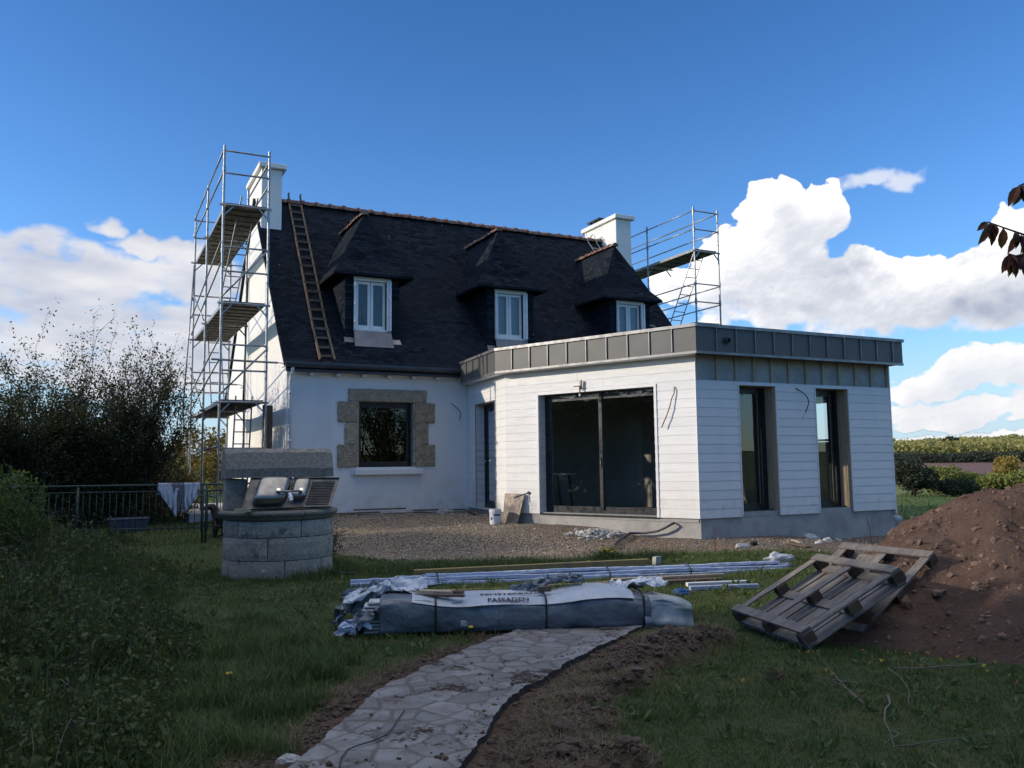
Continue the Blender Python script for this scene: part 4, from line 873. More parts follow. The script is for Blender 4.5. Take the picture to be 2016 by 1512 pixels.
for (a, b, nn, npan) in ((c0, cE, (0, -1), 12), (c0, c1_, nD, 10), (c1_, c2_, nB, 5)):
    L = math.hypot(b[0]-a[0], b[1]-a[1]); d = ((b[0]-a[0])/L, (b[1]-a[1])/L)
    def f(s, t, z): return V((a[0]+d[0]*s+nn[0]*t, a[1]+d[1]*s+nn[1]*t, z))
    for k in range(1, npan):
        s = L*k/npan if npan != 12 else .47+(L-.6)*(k-1)/10.4
        seam = MB(); seam.prism([f(s-.008, 0, Z0+.04), f(s+.008, 0, Z0+.04), f(s+.008, .028, Z0+.04), f(s-.008, .028, Z0+.04)], (0, 0, Z1-Z0-.10)); seam.build('seam', zinc_edge, ext)
    e0 = -.03 if a is c0 else 0
    cap.prism([f(e0, .035, Z1-.06), f(L+(.03 if b is cE else 0), .035, Z1-.06), f(L+(.03 if b is cE else 0), -.25, Z1-.06), f(e0+.0, -.25, Z1-.06)], (0, 0, .06+(.002 if nn == (0, -1) else 0)))
    edge_b.prism([f(e0*.6, .02, Z0-.02), f(L, .02, Z0-.02), f(L, -.04, Z0-.02), f(e0*.6, -.04, Z0-.02)], (0, 0, .045))
cap.build('parapet_cap', zinc_edge, ext); edge_b.build('drip_edge', zinc_edge, ext)
m = MB(); m.poly([(x, y, 3.632) for x, y in [c0, c1_, c2_, (Jx, c2_[1]), (Bx, By), (Cx, Cy)]]); m.build('soffit', white_p, ext)
m = MB(); m.poly([(x, y, Z1-.055) for x, y in poly]); m.build('roof', gutter_m, ext)
# outlet pipe on the fascia
vp = onax(1430, 671, 1, Cy-OV); v = MB(); v.lathe((0,0,0), [(.0, .0), (.09, .0), (.09, .012), (.055, .014), (.055, .07), (.045, .07), (.045, .03), (0, .03)], 18)
v.v = [(vp.x+p[0], Cy-OV-p[2]-.001, vp.z+p[1]) for p in v.v]; v.f = [f_[::-1] for f_ in v.f]; v.build('outlet_pipe', gutter_m, ext, smooth=False)
# trims round the openings
def trim(P, d, nn, s0, s1, z0, z1, w, mat, name, sides='LRT', t=.022, depth=.0):
    m = MB()
    def bx(a, b, c, e):
        vs = [(P[0]+d[0]*s+nn[0]*tt, P[1]+d[1]*s+nn[1]*tt, z) for tt in (t, -.03) for (s, z) in ((a,c),(b,c),(b,e),(a,e))]; m.add(vs, [(0,1,2,3),(7,6,5,4),(0,4,5,1),(1,5,6,2),(2,6,7,3),(3,7,4,0)])
    if 'L' in sides: bx(s0-w, s0, z0, z1)
    if 'R' in sides: bx(s1, s1+w, z0, z1)
    if 'T' in sides: bx(s0-w, s1+w, z1, z1+w)
    return m.build(name, mat, ext)
trim((Cx, Cy), dD, nD, .885, 3.72, .575, 3.10, .05, white_p, 'door_trim'); trim((Bx, By), dB, nB, sB0, sB1, .60, 3.08, .03, zinc_edge, 'door_trim', t=.016)
for o in opF: trim((Cx, Cy), (1, 0), (0, -1), o[0], o[1], .62, 3.10, .022, white_p, 'window_trim', t=.017, sides='LRT')
# reveals: white boarded on the door side, raw timber in the front windows
def reveal(P, d, nn, s, z0, z1, dep, mat, name, sgn):
    m = MB(); g = .004*sgn
    f = lambda t, z: (P[0]+d[0]*(s+g)-nn[0]*t, P[1]+d[1]*(s+g)-nn[1]*t, z)
    q = [f(0,z0), f(dep,z0), f(dep,z1), f(0,z1)]; m.poly(q); return m.build(name, mat, ext)
def reveal_boards(P, d, nn, s, z0, z1, dep, sgn, name='reveal'):
    m = MB()
    z = z0
    while z < z1-.01:
        e = min(z+RH-.006, z1); g0, g1_ = .018*sgn, .008*sgn
        f = lambda t, z_, g: (P[0]+d[0]*(s-g)-nn[0]*t, P[1]+d[1]*(s-g)-nn[1]*t, z_)
        m.add([f(0,z,g0), f(dep,z,g0), f(dep,e,g1_), f(0,e,g1_), f(0,z,0), f(dep,z,0), f(dep,e,0), f(0,e,0)], [(0,1,2,3),(0,4,5,1),(3,2,6,7),(0,3,7,4)]); z += RH
    return m.build(name, siding, ext)
reveal_boards((Cx, Cy), dD, nD, 3.72, .60, 3.10, .2, 1); reveal_boards((Cx, Cy), dD, nD, .885, .60, 3.10, .2, -1); reveal_boards((Bx, By), dB, nB, sB1, .60, 3.08, .22, 1)
for o in opF:
    m = MB()
    for (t0, t1, mt) in ((0, .10, 0), (.112, .28, 0)): m.box((Cx+o[1]-.016, Cy+t0, .66), (Cx+o[1]-.001, Cy+t1, 3.09))
    m.box((Cx+o[0]+.001, Cy, .66), (Cx+o[0]+.016, Cy+.28, 3.09)); m.build('reveal', raw_wood, ext)
# sliding door
sd_ = MB(); frame_rect(sd_, (Cx, Cy), dD, nD, .905, 3.70, .60, 3.09, .20, .06, .12); door = sd_.build('sliding_door', frame_d, ext)
mid_s = .905+(3.70-.905)*.495
for a, b, dp in ((.965, mid_s+.04, .24), (mid_s-.04, 3.64, .205)):
    q = MB(); frame_rect(q, (Cx, Cy), dD, nD, a, b, .66, 3.03, dp, .075, .045); q.build('door_leaf', frame_d, door); pane((Cx, Cy), dD, nD, a+.075, b-.075, .735, 2.955, dp+.02, glass, door)
m = MB(); q = lambda s, t, z: (Cx+dD[0]*s-nD[0]*t, Cy+dD[1]*s-nD[1]*t, z)
m.add([q(.88,.0,.585), q(3.73,.0,.585), q(3.73,.2,.60), q(.88,.2,.60), q(.88,.0,.555), q(3.73,.0,.555), q(3.73,.2,.555), q(.88,.2,.555)], [(0,1,2,3),(0,4,5,1),(1,5,6,2),(3,7,4,0)]); m.build('threshold', frame_d, door)
m = MB(); m.tube([q(mid_s+.0,.185,1.55), q(mid_s,.185,1.75)], .012, 6); m.build('handle', chrome, door)
# crumpled clear film over the top of the door
fm = []
for i in range(81):
    s = 1.0+2.6*i/80
    for j in range(8):
        t = j/7; hgt = .55*( (.05+.13*max(0, math.sin((i+2)*.13))**1.2 if i > 50 else .16+.14*max(0, math.sin(i*.16-.3))) if (i < 24 or i > 38) else .04+.02*math.sin(i))
        z = 3.08-t*hgt; dd_ = .10+.05*math.sin(i*.9+j*1.3)*t+.03*random.random(); fm.append(q(s, dd_, z))
fq = [(i*8+j, (i+1)*8+j, (i+1)*8+j+1, i*8+j+1) for i in range(80) for j in range(7)]
mm = MB(); mm.add(fm, fq); film = mm.build('protective_film', clear_film, door, smooth=True)
# narrow door
sd_ = MB(); frame_rect(sd_, (Bx, By), dB, nB, sB0+.01, sB1-.02, .60, 3.07, .20, .07, .10); nd = sd_.build('narrow_door', frame_d, ext)
m = MB(); frame_rect(m, (Bx, By), dB, nB, sB0+.08, sB1-.09, .67, 3.0, .22, .09, .05); m.build('door_leaf', frame_d, nd)
pane((Bx, By), dB, nB, sB0+.17, sB1-.18, .76, 2.91, .24, glass, nd)
hp = (Bx+dB[0]*(sB1-.14)-nB[0]*.21, By+dB[1]*(sB1-.14)-nB[1]*.21); m = MB(); m.tube([(hp[0], hp[1], 1.72), (hp[0]+nB[0]*.06, hp[1]+nB[1]*.06, 1.72), (hp[0]+nB[0]*.06-dB[0]*.1, hp[1]+nB[1]*.06-dB[1]*.1, 1.70)], .01, 6); m.build('handle', chrome, nd)
m = MB(); m.box((0,0,0), (0,0,0))
# tall windows
for o in opF:
    w = MB(); frame_rect(w, (Cx, Cy), (1, 0), (0, -1), o[0]+.02, o[1]-.02, .68, 3.08, .28, .07, .07); w = w.build('tall_window', frame_d, ext)
    # open inward sash with pale inner edge
    m = MB(); frame_rect(m, (Cx, Cy), (1, 0), (0, -1), o[0]+.09, o[1]-.20, .75, 3.01, .30, .05, .04); m.build('sash', frame_d, w)
    m = MB(); xq = Cx+o[1]-.22; m.box((xq-.012, Cy+.275, .77), (xq+.0, Cy+.299, 2.99)); m.build('sash_edge', zinc_edge, w)
    pane((Cx, Cy), (1, 0), (0, -1), o[0]+.14, o[1]-.25, .80, 2.96, .32, glass, w)
    m = MB(); m.box((Cx+o[0]+.01, Cy+.14, .64), (Cx+o[1]-.02, Cy+.28, .68)); m.build('window_sill', frame_d, w)
m = MB(); frame_rect(m, (Ex-.02, Cy+IN), (0, 1), (1, 0), 1.42, 2.13, 2.07, 3.0, .2, .05, .05); sw = m.build('side_window', white_p, ext)
# inside: partition and ceiling
m = MB(); m.box((8.9, 19.35, .58), (15.0, 19.5, 3.5)); m.box((14.85, 15.4, .58), (14.98, 17.6, 3.5)); m.build('partition', plaster_in, ext)
m = MB(); m.box((13.2, 13.5, .58), (13.27, 14.1, 2.6)); m.box((11.9, 15.2, .58), (12.0, 16.9, 2.7)); m.build('partition', plaster_in, ext)
for xx, yy in ((11.35, 13.35), (13.35, 13.35)): MB().bar((xx, yy, .58), (xx, yy, 3.5), .05, .05).build('stud', white_p, ext)
# cables on the cladding
dDv0 = V((dD[0], dD[1], 0))
def onD(px, py): return on_line(px, py, (Cx, Cy), (Bx, By))
a = onD(1329, 762); b = onD(1307, 842); n3 = V((nD[0], nD[1], 0))
b_ = b+n3*.09; cable([a, a+n3*.03, (a+n3*.045)+V((0,0,-.12)), (a*.72+b_*.28)+n3*.035-dDv0*.03, (a*.5+b_*.5)+n3*.03-dDv0*.045, (a*.28+b_*.72)+n3*.02-dDv0*.035, b_], ext, .010)
a = onax(1566, 764, 1, Cy); b = onax(1580, 812, 1, Cy); cable(arc(a, b+V((0,-.08,0)), (.13,-.07,.03)), ext, .010); cable(arc(b+V((.03,-.08,0)), b+V((-.12,-.1,-.12)), (0,-.02,.02)), ext, .003)
a = onD(1042, 970); MB().tube([a, a+n3*.25+V((dD[0]*.22, dD[1]*.22, -.1))], .014, 6).build('pipe_stub', black_pl, ext)
MB().tube([a+n3*.0, a+n3*.04], .03, 8).build('pipe_stub', black_pl, ext)
a = on_line(952, 886, (Bx,By), (Jx,Jy))
# ================================================================= SCAFFOLDS
def bars(parent, name, segs, r=.024, mat=None, n_=7):
    for a, b in segs: MB().tube([a, b], r, n_).build(name, mat or galv, parent, smooth=True)
def ladder(parent, a, b, side, w, step=.28, r=.018, name='ladder'):
    a, b, s = V(a), V(b), V(side).normalized()*w; m = MB(); m.tube([a, b], r, 6); m.tube([a+s, b+s], r, 6); L = (b-a).length; k = int(L/step)
    for i in range(1, k): p = a.lerp(b, i/k); m.tube([p, p+s], r*.8, 5)
    return m.build(name, galv, parent)
def deck(parent, x0, x1, y0, y1, z, name='platform'):
    m = MB(); n_ = 3; w = (x1-x0)/n_
    for i in range(n_): m.box((x0+w*i+.006, y0, z-.05), (x0+w*(i+1)-.006, y1, z))
    yy = y0+.3
    while yy < y1: m.box((x0+.02, yy, z-.075), (x1-.02, yy+.03, z-.051)); yy += .45
    o = m.build(name, plat_w, parent)
    m = MB(); m.box((x0-.012, y0, z-.07), (x0+.004, y1, z+.012)); m.box((x1-.004, y0, z-.07), (x1+.012, y1, z+.012)); m.build('platform_edge', galv, o); return o
XO, XI = 2.5, 3.5; YS = (19.55, 22.6, 25.6)
sc = thing('scaffold', (3.0, 19.6, .5), 'tall left scaffold tower of steel tubes with three platforms against the white gable', 'scaffold', 'scaffolds on both gables')
for y in YS:
    for x in (XO, XI):
        top_ = 8.95 if (x, y) != (XI, YS[2]) else 8.6; zb = g1(x, y)
        p = MB().tube([(x, y, zb+.02), (x+.015*(y-20)/5, y, top_)], .027, 8)
        for z in (2.15, 4.3, 6.5, 8.4): p.tube([(x, y, z-.05), (x, y, z+.05)], .036, 8)
        p.box((x-.07, y-.07, zb-.01), (x+.07, y+.07, zb+.02)); p.build('upright', galv, sc, smooth=False)
for z in (8.83, 8.31, 6.60, 6.04, 4.37, 3.79, 2.05):
    for y in ((YS[0], YS[2]) if z > 2.1 else (YS[0],)): bars(sc, 'guard_rail', [((XO-.02, y, z), (XI+.02, y, z))], .022)
for z in (8.83, 8.31):
    for x in (XO, ): bars(sc, 'guard_rail', [((x-.02, YS[0], z), (x-.02, YS[1], z)), ((x-.02, YS[1], z), (x-.02, YS[2], z))], .02)
bars(sc, 'guard_rail', [((XI, YS[0], 8.7), (XI, YS[1], 8.7)), ((XI, YS[0], 8.15), (XI, YS[1], 8.15))], .02)
for za, zb in ((5.4, 6.7), (3.15, 4.5)):
    bars(sc, 'brace', [((XO-.04, YS[0], zb), (XO-.04, YS[2], za+.55)), ((XO-.04, YS[0], zb-.5), (XO-.04, YS[2], za+.05)), ((XO-.04, YS[2], zb), (XO-.04, YS[1], za))], .019)
bars(sc, 'brace', [((XI, YS[0]-.04, 6.6), (XO, YS[0]-.04, 5.45)), ((XI, YS[0]-.04, 4.3), (XO, YS[0]-.04, 3.25)), ((XO-.04, YS[0], 2.1), (XO-.04, YS[2], 2.0)), ((XO-.04, YS[1], .95), (XO-.04, YS[0], 1.0)), ((XO, YS[2], 7.5), (XO-.22, YS[2]-.1, 3.15)), ((XO-.22, YS[2]-.1, 3.15), (XO+.05, YS[2], 1.1))], .021)
for z in (7.63, 5.37, 3.14):
    for y in YS:
        bars(sc, 'ledger', [((XO-.09, y, z-.06), (XI+.06, y, z-.06))], .028)
        MB().bar((XO, y, z-.32), (XO+.22, y, z-.08), .03, .03).build('bracket', galv, sc); MB().bar((XI, y, z-.32), (XI-.22, y, z-.08), .03, .03).build('bracket', galv, sc)
    deck(sc, XO+.06, XI-.06, YS[0]+.04, YS[1]-.03, z); deck(sc, XO+.06, XI-.06, YS[1]+.03, YS[2]-.03, z)
ladder(sc, (2.98, 20.15, 8.0), (2.72, 22.2, 5.40), (1, 0, 0), .37); ladder(sc, (2.85, 25.2, 5.75), (2.95, 24.6, 3.16), (1, 0, 0), .34); ladder(sc, (2.98, 20.45, 3.3), (2.92, 20.75, .5), (1, 0, 0), .37)
bars(sc, 'brace', [((XI+.05, YS[1], 6.6), (XI-.12, YS[1]-.6, 3.2))], .02, black_pl)
# wall tie tubes with hook ends
for (a, b) in (((2.30, YS[0]-.05, 4.02), (3.75, YS[0]-.05, 4.0)), ((2.3, YS[2]-.05, 4.05), (3.75, YS[2]-.05, 4.05))):
    m = MB(); m.tube([a, b], .024, 8); bb = V(b); m.tube([bb, bb+V((.08,0,0)), bb+V((.14,0,-.03)), bb+V((.15,0,-.09)), bb+V((.09,0,-.10))], .012, 6); m.build('wall_tie', galv, sc)
tag(MB().box((3.50, 19.86, .5), (3.72, 19.90, 3.05), jit=.01).build('plank', plank_b, at=(3.6, 19.9, .5)), 'grey board standing upright between the left scaffold and the gable', 'plank')
# right scaffold
s2 = thing('scaffold', (17.4, 21, .2), 'right scaffold tower rising behind the flat roof beside the capped chimney', 'scaffold', 'scaffolds on both gables')
XA, XB_, YT = 16.98, 17.95, (20.94, 23.45, 25.96)
for y in YT:
    for x in (XA, XB_):
        if (x, y) in ((XB_, YT[1]), (XA, YT[2])): continue
        p = MB().tube([(x, y, g1(x, y)), (x, y, 9.78)], .027, 8)
        for z in (3.2, 5.0, 6.72, 7.32, 9.05, 9.65): p.tube([(x, y, z-.09), (x, y, z+.07)], .04, 8)
        p.build('upright', galv, s2)
for z in (9.65, 9.05, 7.28, 6.70, 5.0, 3.2): bars(s2, 'guard_rail', [((XA, YT[0], z), (XB_, YT[0], z)), ((XA, YT[2], z), (XB_, YT[2], z))], .022)
for z in (9.65, 9.05):
    for x in (XA, XB_): bars(s2, 'guard_rail', [((x, YT[0], z), (x, YT[1], z)), ((x, YT[1], z), (x, YT[2], z))], .02)
for z in (7.25, 6.65, 5.0, 3.2): bars(s2, 'guard_rail', [((XB_, YT[0], z), (XB_, YT[1], z)), ((XB_, YT[1], z), (XB_, YT[2], z))], .02)
bars(s2, 'guard_rail', [((XA, YT[0], 7.28), (XA, YT[1], 7.28)), ((XA, YT[0], 6.7), (XA, YT[1], 6.7))], .02)
for y in YT:
    bars(s2, 'ledger', [((XA-.05, y, 8.34), (XB_+.07, y, 8.34)), ((XA-.05, y, 6.0), (XB_+.05, y, 6.0))], .026)
    MB().bar((XA, y, 8.1), (XA+.2, y, 8.32), .03, .03).build('bracket', galv, s2); MB().bar((XB_, y, 8.1), (XB_-.2, y, 8.32), .03, .03).build('bracket', galv, s2)
deck(s2, XA+.05, XB_-.06, YT[0]+.03, YT[1]-.03, 8.42); deck(s2, XA+.05, XB_-.06, YT[1]+.03, YT[2]-.03, 8.42); deck(s2, XA+.05, XB_-.06, YT[0]+.03, YT[1]-.03, 6.05)
ladder(s2, (17.15, 21.15, 8.4), (16.95, 22.35, 6.05), (1, 0, 0), .42, .27)
# ================================================================= ROOF LADDERS
rl = thing('roof_ladder', (4.9, 21.5, rz(21.5)), 'long wooden roof ladder lying on the slates at the left end of the roof', 'ladder')
def rp(x, y, h=.05): return V((x, y, rz(y)+h))
ya, yb = 19.5, 24.25
for (xa, xb) in ((4.72, 4.90), (5.06, 5.24)):
    m = MB(); p0, p1, p2 = rp(xa, ya), rp(xa+(xb-xa)*.18, 20.4), rp(xb, yb); p2.z += .02; m.bar(p0, p1, .045, .06); m.bar(p1, p2, .045, .06); m.build('side_rail', ladder_w, rl)
for k in range(19):
    f = (k+.5)/19; y = ya+(yb-ya)*f; x = 4.72+.18*f; a = rp(x-.02, y, .09); b = rp(x+.38, y, .09); MB().bar(a, b, .035, .05).build('rung', ladder_w, rl)
for x in (4.90, 5.24): MB().tube([(x, 24.15, 9.25), (x, 24.28, 9.52), (x+.02, 24.34, 9.60)], .028, 6).build('ridge_hook', black_pl, rl)
r2 = thing('roof_ladder', (15.4, 23.6, rz(23.6)), 'short pale metal ladder hooked over the ridge beside the right chimney', 'ladder')
for x in (15.02, 15.36):
    MB().tube([rp(x+.05, 22.6, .06), rp(x-.02, 24.1, .08), (x-.04, 24.25, 9.52), (x-.04, 24.42, 9.52), (x-.04, 24.5, 9.42)], .02, 6).build('side_rail', galv, r2)
for k in range(5): y = 22.7+k*.3; MB().tube([rp(15.04-.01*k, y, .07), rp(15.38-.01*k, y, .07)], .018, 5).build('rung', galv, r2)
# ================================================================= WELL
WX, WY = 2.61, 13.32
well = thing('stone_well', (WX, WY, -.05), 'round granite well with moulded rim and heavy stone lintel on pillars', 'well')
def block(parent, r0, r1, z0, z1, a0, a1, mat):
    n_ = max(3, int((a1-a0)/.07)); vs = []; m = MB(); g = .006/r1
    a0 += g; a1 -= g; z0 += .005; z1 -= .005
    nz = 4
    for k in range(n_+1):
        a = a0+(a1-a0)*k/n_
        for j in range(nz+1):
            z = z0+(z1-z0)*j/nz; e = .012 if j in (0, nz) or k in (0, n_) else 0
            rr = r1-e+.012*float(fbm(np.array([[math.cos(a)*3+7, math.sin(a)*3+z*4, z*5.]]), 3)[0]); vs.append((WX+rr*math.cos(a), WY+rr*math.sin(a), z))
    m.add(vs, [(k*(nz+1)+j, (k+1)*(nz+1)+j, (k+1)*(nz+1)+j+1, k*(nz+1)+j+1) for k in range(n_) for j in range(nz)])
    # inner, top, bottom, ends
    for k in range(n_):
        b0, b1 = a0+(a1-a0)*k/n_, a0+(a1-a0)*(k+1)/n_; P = lambda r, a, z: (WX+r*math.cos(a), WY+r*math.sin(a), z)
        m.quad(P(r0,b0,z1), P(r1-.012,b0,z1), P(r1-.012,b1,z1), P(r0,b1,z1)); m.quad(P(r0,b1,z0), P(r1-.012,b1,z0), P(r1-.012,b0,z0), P(r0,b0,z0)); m.quad(P(r0,b0,z0), P(r0,b0,z1), P(r0,b1,z1), P(r0,b1,z0))
    for a, s in ((a0, 1), (a1, -1)):
        P = lambda r, z: (WX+r*math.cos(a), WY+r*math.sin(a), z); q_ = [P(r0,z0), P(r1-.012,z0), P(r1-.012,z1), P(r0,z1)]; m.poly(q_ if s > 0 else q_[::-1])
    return m.build('stone_block', mat, parent)
def ang(px): # azimuth of a joint on the front of the well
    x = onax(px, 1080, 1, 12.7).x; return -math.pi/2+math.asin(max(-.99, min(.99, (x-WX)/.82)))
for z0, z1, js, mat in ((-.25, .27, (ang(556), ang(634), ang(634)+1.5, ang(556)-1.7+6.283), well_st), (.27, .60, (ang(523), ang(523)+1.5, ang(523)+3.2, ang(523)+4.7), well_st), (.60, .84, (ang(470), ang(588), ang(588)+1.6, ang(588)+3.1), well_st)):
    js = sorted(js); 
    for a, b in zip(js, js[1:]+[js[0]+2*math.pi]): block(well, .55, .815, z0, z1, a, b, mat)
core = MB(); core.lathe((WX, WY, 0), [(.60, -.2), (.60, .82), (.80, .82), (.80, .0), (.8, -.25)][::-1], 40); core.build('mortar_joints', dark_in, well)
prof = [(.50, .845), (.80, .845), (.815, .85), (.835, .875), (.84, .89), (.865, .905), (.885, .93), (.885, .955), (.87, .975), (.83, .985), (.50, .985), (.50, .845)]
for a, b in ((ang(590)+.01, ang(590)+2.1), (ang(590)+2.11, ang(590)+4.2), (ang(590)+4.21, ang(590)+6.28)):
    m = MB(); m.lathe((WX, WY, 0), prof, 40, a, b); o = m.build('rim_stone', well_dk, well, smooth=False)
for xa, xb in ((1.80, 2.10), (3.12, 3.36)):
    m = MB().box((xa, 13.12, .98), (xb, 13.50, 1.455), jit=.012); m.build('pillar', well_dk if xa > 3 else well_st, well, bevel=.02, seg=2)
m = MB(); pr = [(13.02, 1.46), (13.02, 1.60), (13.12, 1.84), (13.20, 1.90), (13.46, 1.90), (13.56, 1.82), (13.60, 1.60), (13.58, 1.46)]
nn_ = 14; vs = []; 
for i in range(nn_+1):
    x = 1.78+(3.38-1.78)*i/nn_; e = .02 if i in (0, nn_) else 0
    for (y, z) in pr: vs.append((x+random.uniform(-.004,.004), y+random.uniform(-.008,.008)+(e if y < 13.3 else -e), z+random.uniform(-.006,.006)-(e if z > 1.7 else 0)))
K = len(pr); m.add(vs, [(i*K+j, i*K+(j+1)%K, (i+1)*K+(j+1)%K, (i+1)*K+j) for i in range(nn_) for j in range(K)]+[tuple(range(K))[::-1], tuple(nn_*K+j for j in range(K))]); m.build('lintel', well_dk, well, fixn=True)
# ---------------------------------------------------------------- sink on the well
BLp = onax(476, 1004, 1, 12.62); BRp = onax(650, 998, 1, 12.62); TLp = onax(494, 942, 1, 13.0); TRp = onax(668, 942, 1, 13.0)
ex_ = (BRp-BLp).normalized(); ey_ = (TLp-BLp); Lx = (BRp-BLp).length; ey_ = ey_.normalized(); nz_ = ex_.cross(ey_).normalized(); ey_len = (TLp-BLp).length
sink = thing('kitchen_sink', (BLp+BRp)/2, 'stainless double bowl kitchen sink with drainer standing on edge on the well rim', 'sink')
def sp(u, v, w): # u 0..1, v 0..1, w out of the panel towards the viewer
    return BLp.lerp(BRp, u).lerp(TLp.lerp(TRp, u), v)+nz_*w
if (CO-BLp).dot(nz_) < 0: nz_ = -nz_
m = MB(); c8 = [sp(a, b, w) for w in (-.006, .0) for (a, b) in ((0,0),(1,0),(1,1),(0,1))]; m.add(c8, [(0,1,2,3),(4,5,6,7),(0,4,5,1),(1,5,6,2),(2,6,7,3),(3,7,4,0)])
for (a, b) in (((0,0),(1,0)), ((1,0),(1,1)), ((1,1),(0,1)), ((0,1),(0,0))): m.bar(sp(*a, .012), sp(*b, .012), .008, .026, up=nz_)
for i in range(15): v_ = .10+.78*i/14; m.bar(sp(.70, v_, .004), sp(.965, v_, .004), .006, .016, up=nz_)
m.build('drainer_panel', steel_dk, sink)
def bowl(u0, u1, v0, v1, dep, nm='bowl'):
    m = MB(); rings = []; n_ = 28
    for w, sc_ in ((0, 1.0), (dep*.3, .98), (dep*.6, .955), (dep*.82, .90), (dep*.94, .80), (dep, .66), (dep*1.01, .3), (dep*1.012, .02)):
        rr = []
        for k in range(n_):
            a = 2*math.pi*k/n_; ca, sa = math.cos(a), math.sin(a); e = .36; cx_ = abs(ca)**e*math.copysign(1, ca); sy_ = abs(sa)**e*math.copysign(1, sa)
            rr.append(sp((u0+u1)/2+(u1-u0)/2*cx_*sc_, (v0+v1)/2+(v1-v0)/2*sy_*sc_, w))
        rings.append(rr)
    vs = [p for r in rings for p in r]; m.add(vs, [(i*n_+k, i*n_+(k+1)%n_, (i+1)*n_+(k+1)%n_, (i+1)*n_+k) for i in range(len(rings)-1) for k in range(n_)]); return m.build(nm, steel, sink, smooth=True, fixn=True)
bowl(.09, .46, .08, .90, .17); bowl(.49, .68, .22, .90, .12)
MB().tube([sp(.345,.33,.17), sp(.345,.33,.21)], .03, 12).build('drain_fitting', chrome, sink); MB().tube([sp(.60,.34,.12), sp(.60,.34,.20)], .028, 12).build('drain_fitting', chrome, sink)
MB().tube([sp(.345,.27,.20), sp(.45,.26,.21), sp(.60,.28,.20)], .016, 8).build('drain_pipe', steel, sink, smooth=True)
for du in (0, .014): MB().tube([sp(.465+du,.82,.02), sp(.47+du,.6,.10), sp(.475+du*3,.35,.17), sp(.50+du,.15,.20)], .006, 6).build('supply_hose', steel, sink, smooth=True)
m = MB(); A_, B_ = sp(.485,.22,.19), sp(.53,-.10,.24); m.tube([A_, A_.lerp(B_,.4), A_.lerp(B_,.42), A_.lerp(B_,.7), A_.lerp(B_,.72), B_], [.022,.024,.034,.034,.026,.022], 10); m.tube([sp(.46,.22,.19), sp(.52,.24,.19)], .016, 8); m.build('trap', white_pl, sink, smooth=False)
MB().tube([sp(.46,.98,-.0), sp(.46,1.05,-.02), sp(.462,1.09,-.05)], [.03,.024,.016], 10).build('tap', chrome, sink, smooth=True)
MB().box((BLp.x-.10, BLp.y-.05, .987), (BLp.x+.12, BLp.y+.03, 1.03)).build('wood_block', raw_wood, sink)
# ================================================================= RAILING, CLOTHS, DOG
fy = lambda x: 17.15+(1.9-x)*.28
fz = .36
fence = thing('railing', (0, 17.7, fz), 'dark green metal railing of thin upright bars between the well and the brambles', 'railing')
def fp(x, z): return V((x, fy(x), z))
def fgz(x): return g1(x, fy(x))
bars(fence, 'rail', [(fp(-2.4, 1.31), fp(1.95, 1.31)), (fp(1.95, 1.31), fp(3.9, 1.33))], .02, fence_m)
bars(fence, 'rail', [(fp(-2.4, 1.19), fp(1.95, 1.19)), (fp(1.95, 1.19), fp(3.9, 1.21)), (fp(-2.4, .50), fp(1.95, .50)), (fp(1.95,.52), fp(3.9,.54))], .012, fence_m)
for i in range(56):
    x = -2.35+i*.112; bars(fence, 'baluster', [(fp(x, .42), fp(x, 1.19))], .007, fence_m, 5)
for x in (-2.4, -.2, 1.93, 1.99, 3.9): bars(fence, 'post', [(fp(x, fgz(x)-.05), fp(x, 1.32))], .022, fence_m)
def cloth(name, x0, x1, zb, mat, label, k=26, dy=-.03, seed=1, skew=.0, group=None, parts=None):
    R = random.Random(seed); ph = [R.uniform(0, 6) for _ in range(4)]; vs = []; nj = 16
    for i in range(k+1):
        u_ = i/k; zz0 = zb(u_); yb = fy(x0+(x1-x0)*u_)
        for j in range(nj+1):
            v_ = j/nj
            if v_ < .25: # over the rail, back side
                t_ = v_/.25; z = 1.345-.22*(1-t_)**1.0; yy = yb+.035
                if t_ > .8: yy = yb+.02
            else:
                t_ = (v_-.25)/.75; z = 1.345+(zz0-1.345)*t_; yy = yb-.028-.05*t_*abs(math.sin(u_*9+ph[0]))
            xx = x0+(x1-x0)*(u_+(.5-u_)*.30*max(0, t_)*(v_ > .25))+.015*math.sin(v_*9+ph[1])
            vs.append((xx, yy+dy*0+.02*math.sin(u_*22+ph[2]+v_*3)*max(0, t_ if v_ > .25 else 0)-.0, z))
    m = MB(); m.add(vs, [(i*(nj+1)+j, (i+1)*(nj+1)+j, (i+1)*(nj+1)+j+1, i*(nj+1)+j+1) for i in range(k) for j in range(nj)])
    o = m.build(name, mat, at=(x0, fy(x0), 1.3), smooth=True); s = o.modifiers.new('t', 'SOLIDIFY'); s.thickness = .006; return tag(o, label, 'cloth', group)
cA = at(312, 945).x; 
def fx(px): # fence x for pixel
    lo, hi = -3., 4.
    for _ in range(40):
        mdl = (lo+hi)/2; p = fp(mdl, 1.2)-CO; x_ = 1008+F_PX*p.dot(CR)/p.dot(CF)
        if x_ < px: lo = mdl
        else: hi = mdl
    return lo
cloth('sheet', fx(309), fx(352), lambda u_: 1.12-.42*u_, cloth_w, 'pale stained sheet hung over the railing left of the striped cloth', seed=2)
cloth('sheet', fx(358), fx(393), lambda u_: .78+.30*u_, cloth_w, 'pale blue white sheet hung over the railing right of the striped cloth', seed=5)
sm, n = newmat('striped_fabric'); wv = n.n('ShaderNodeTexWave'); n.l(n.obj(), wv.inputs['Vector']); wv.inputs['Scale'].default_value = 14; wv.inputs['Distortion'].default_value = 1.2
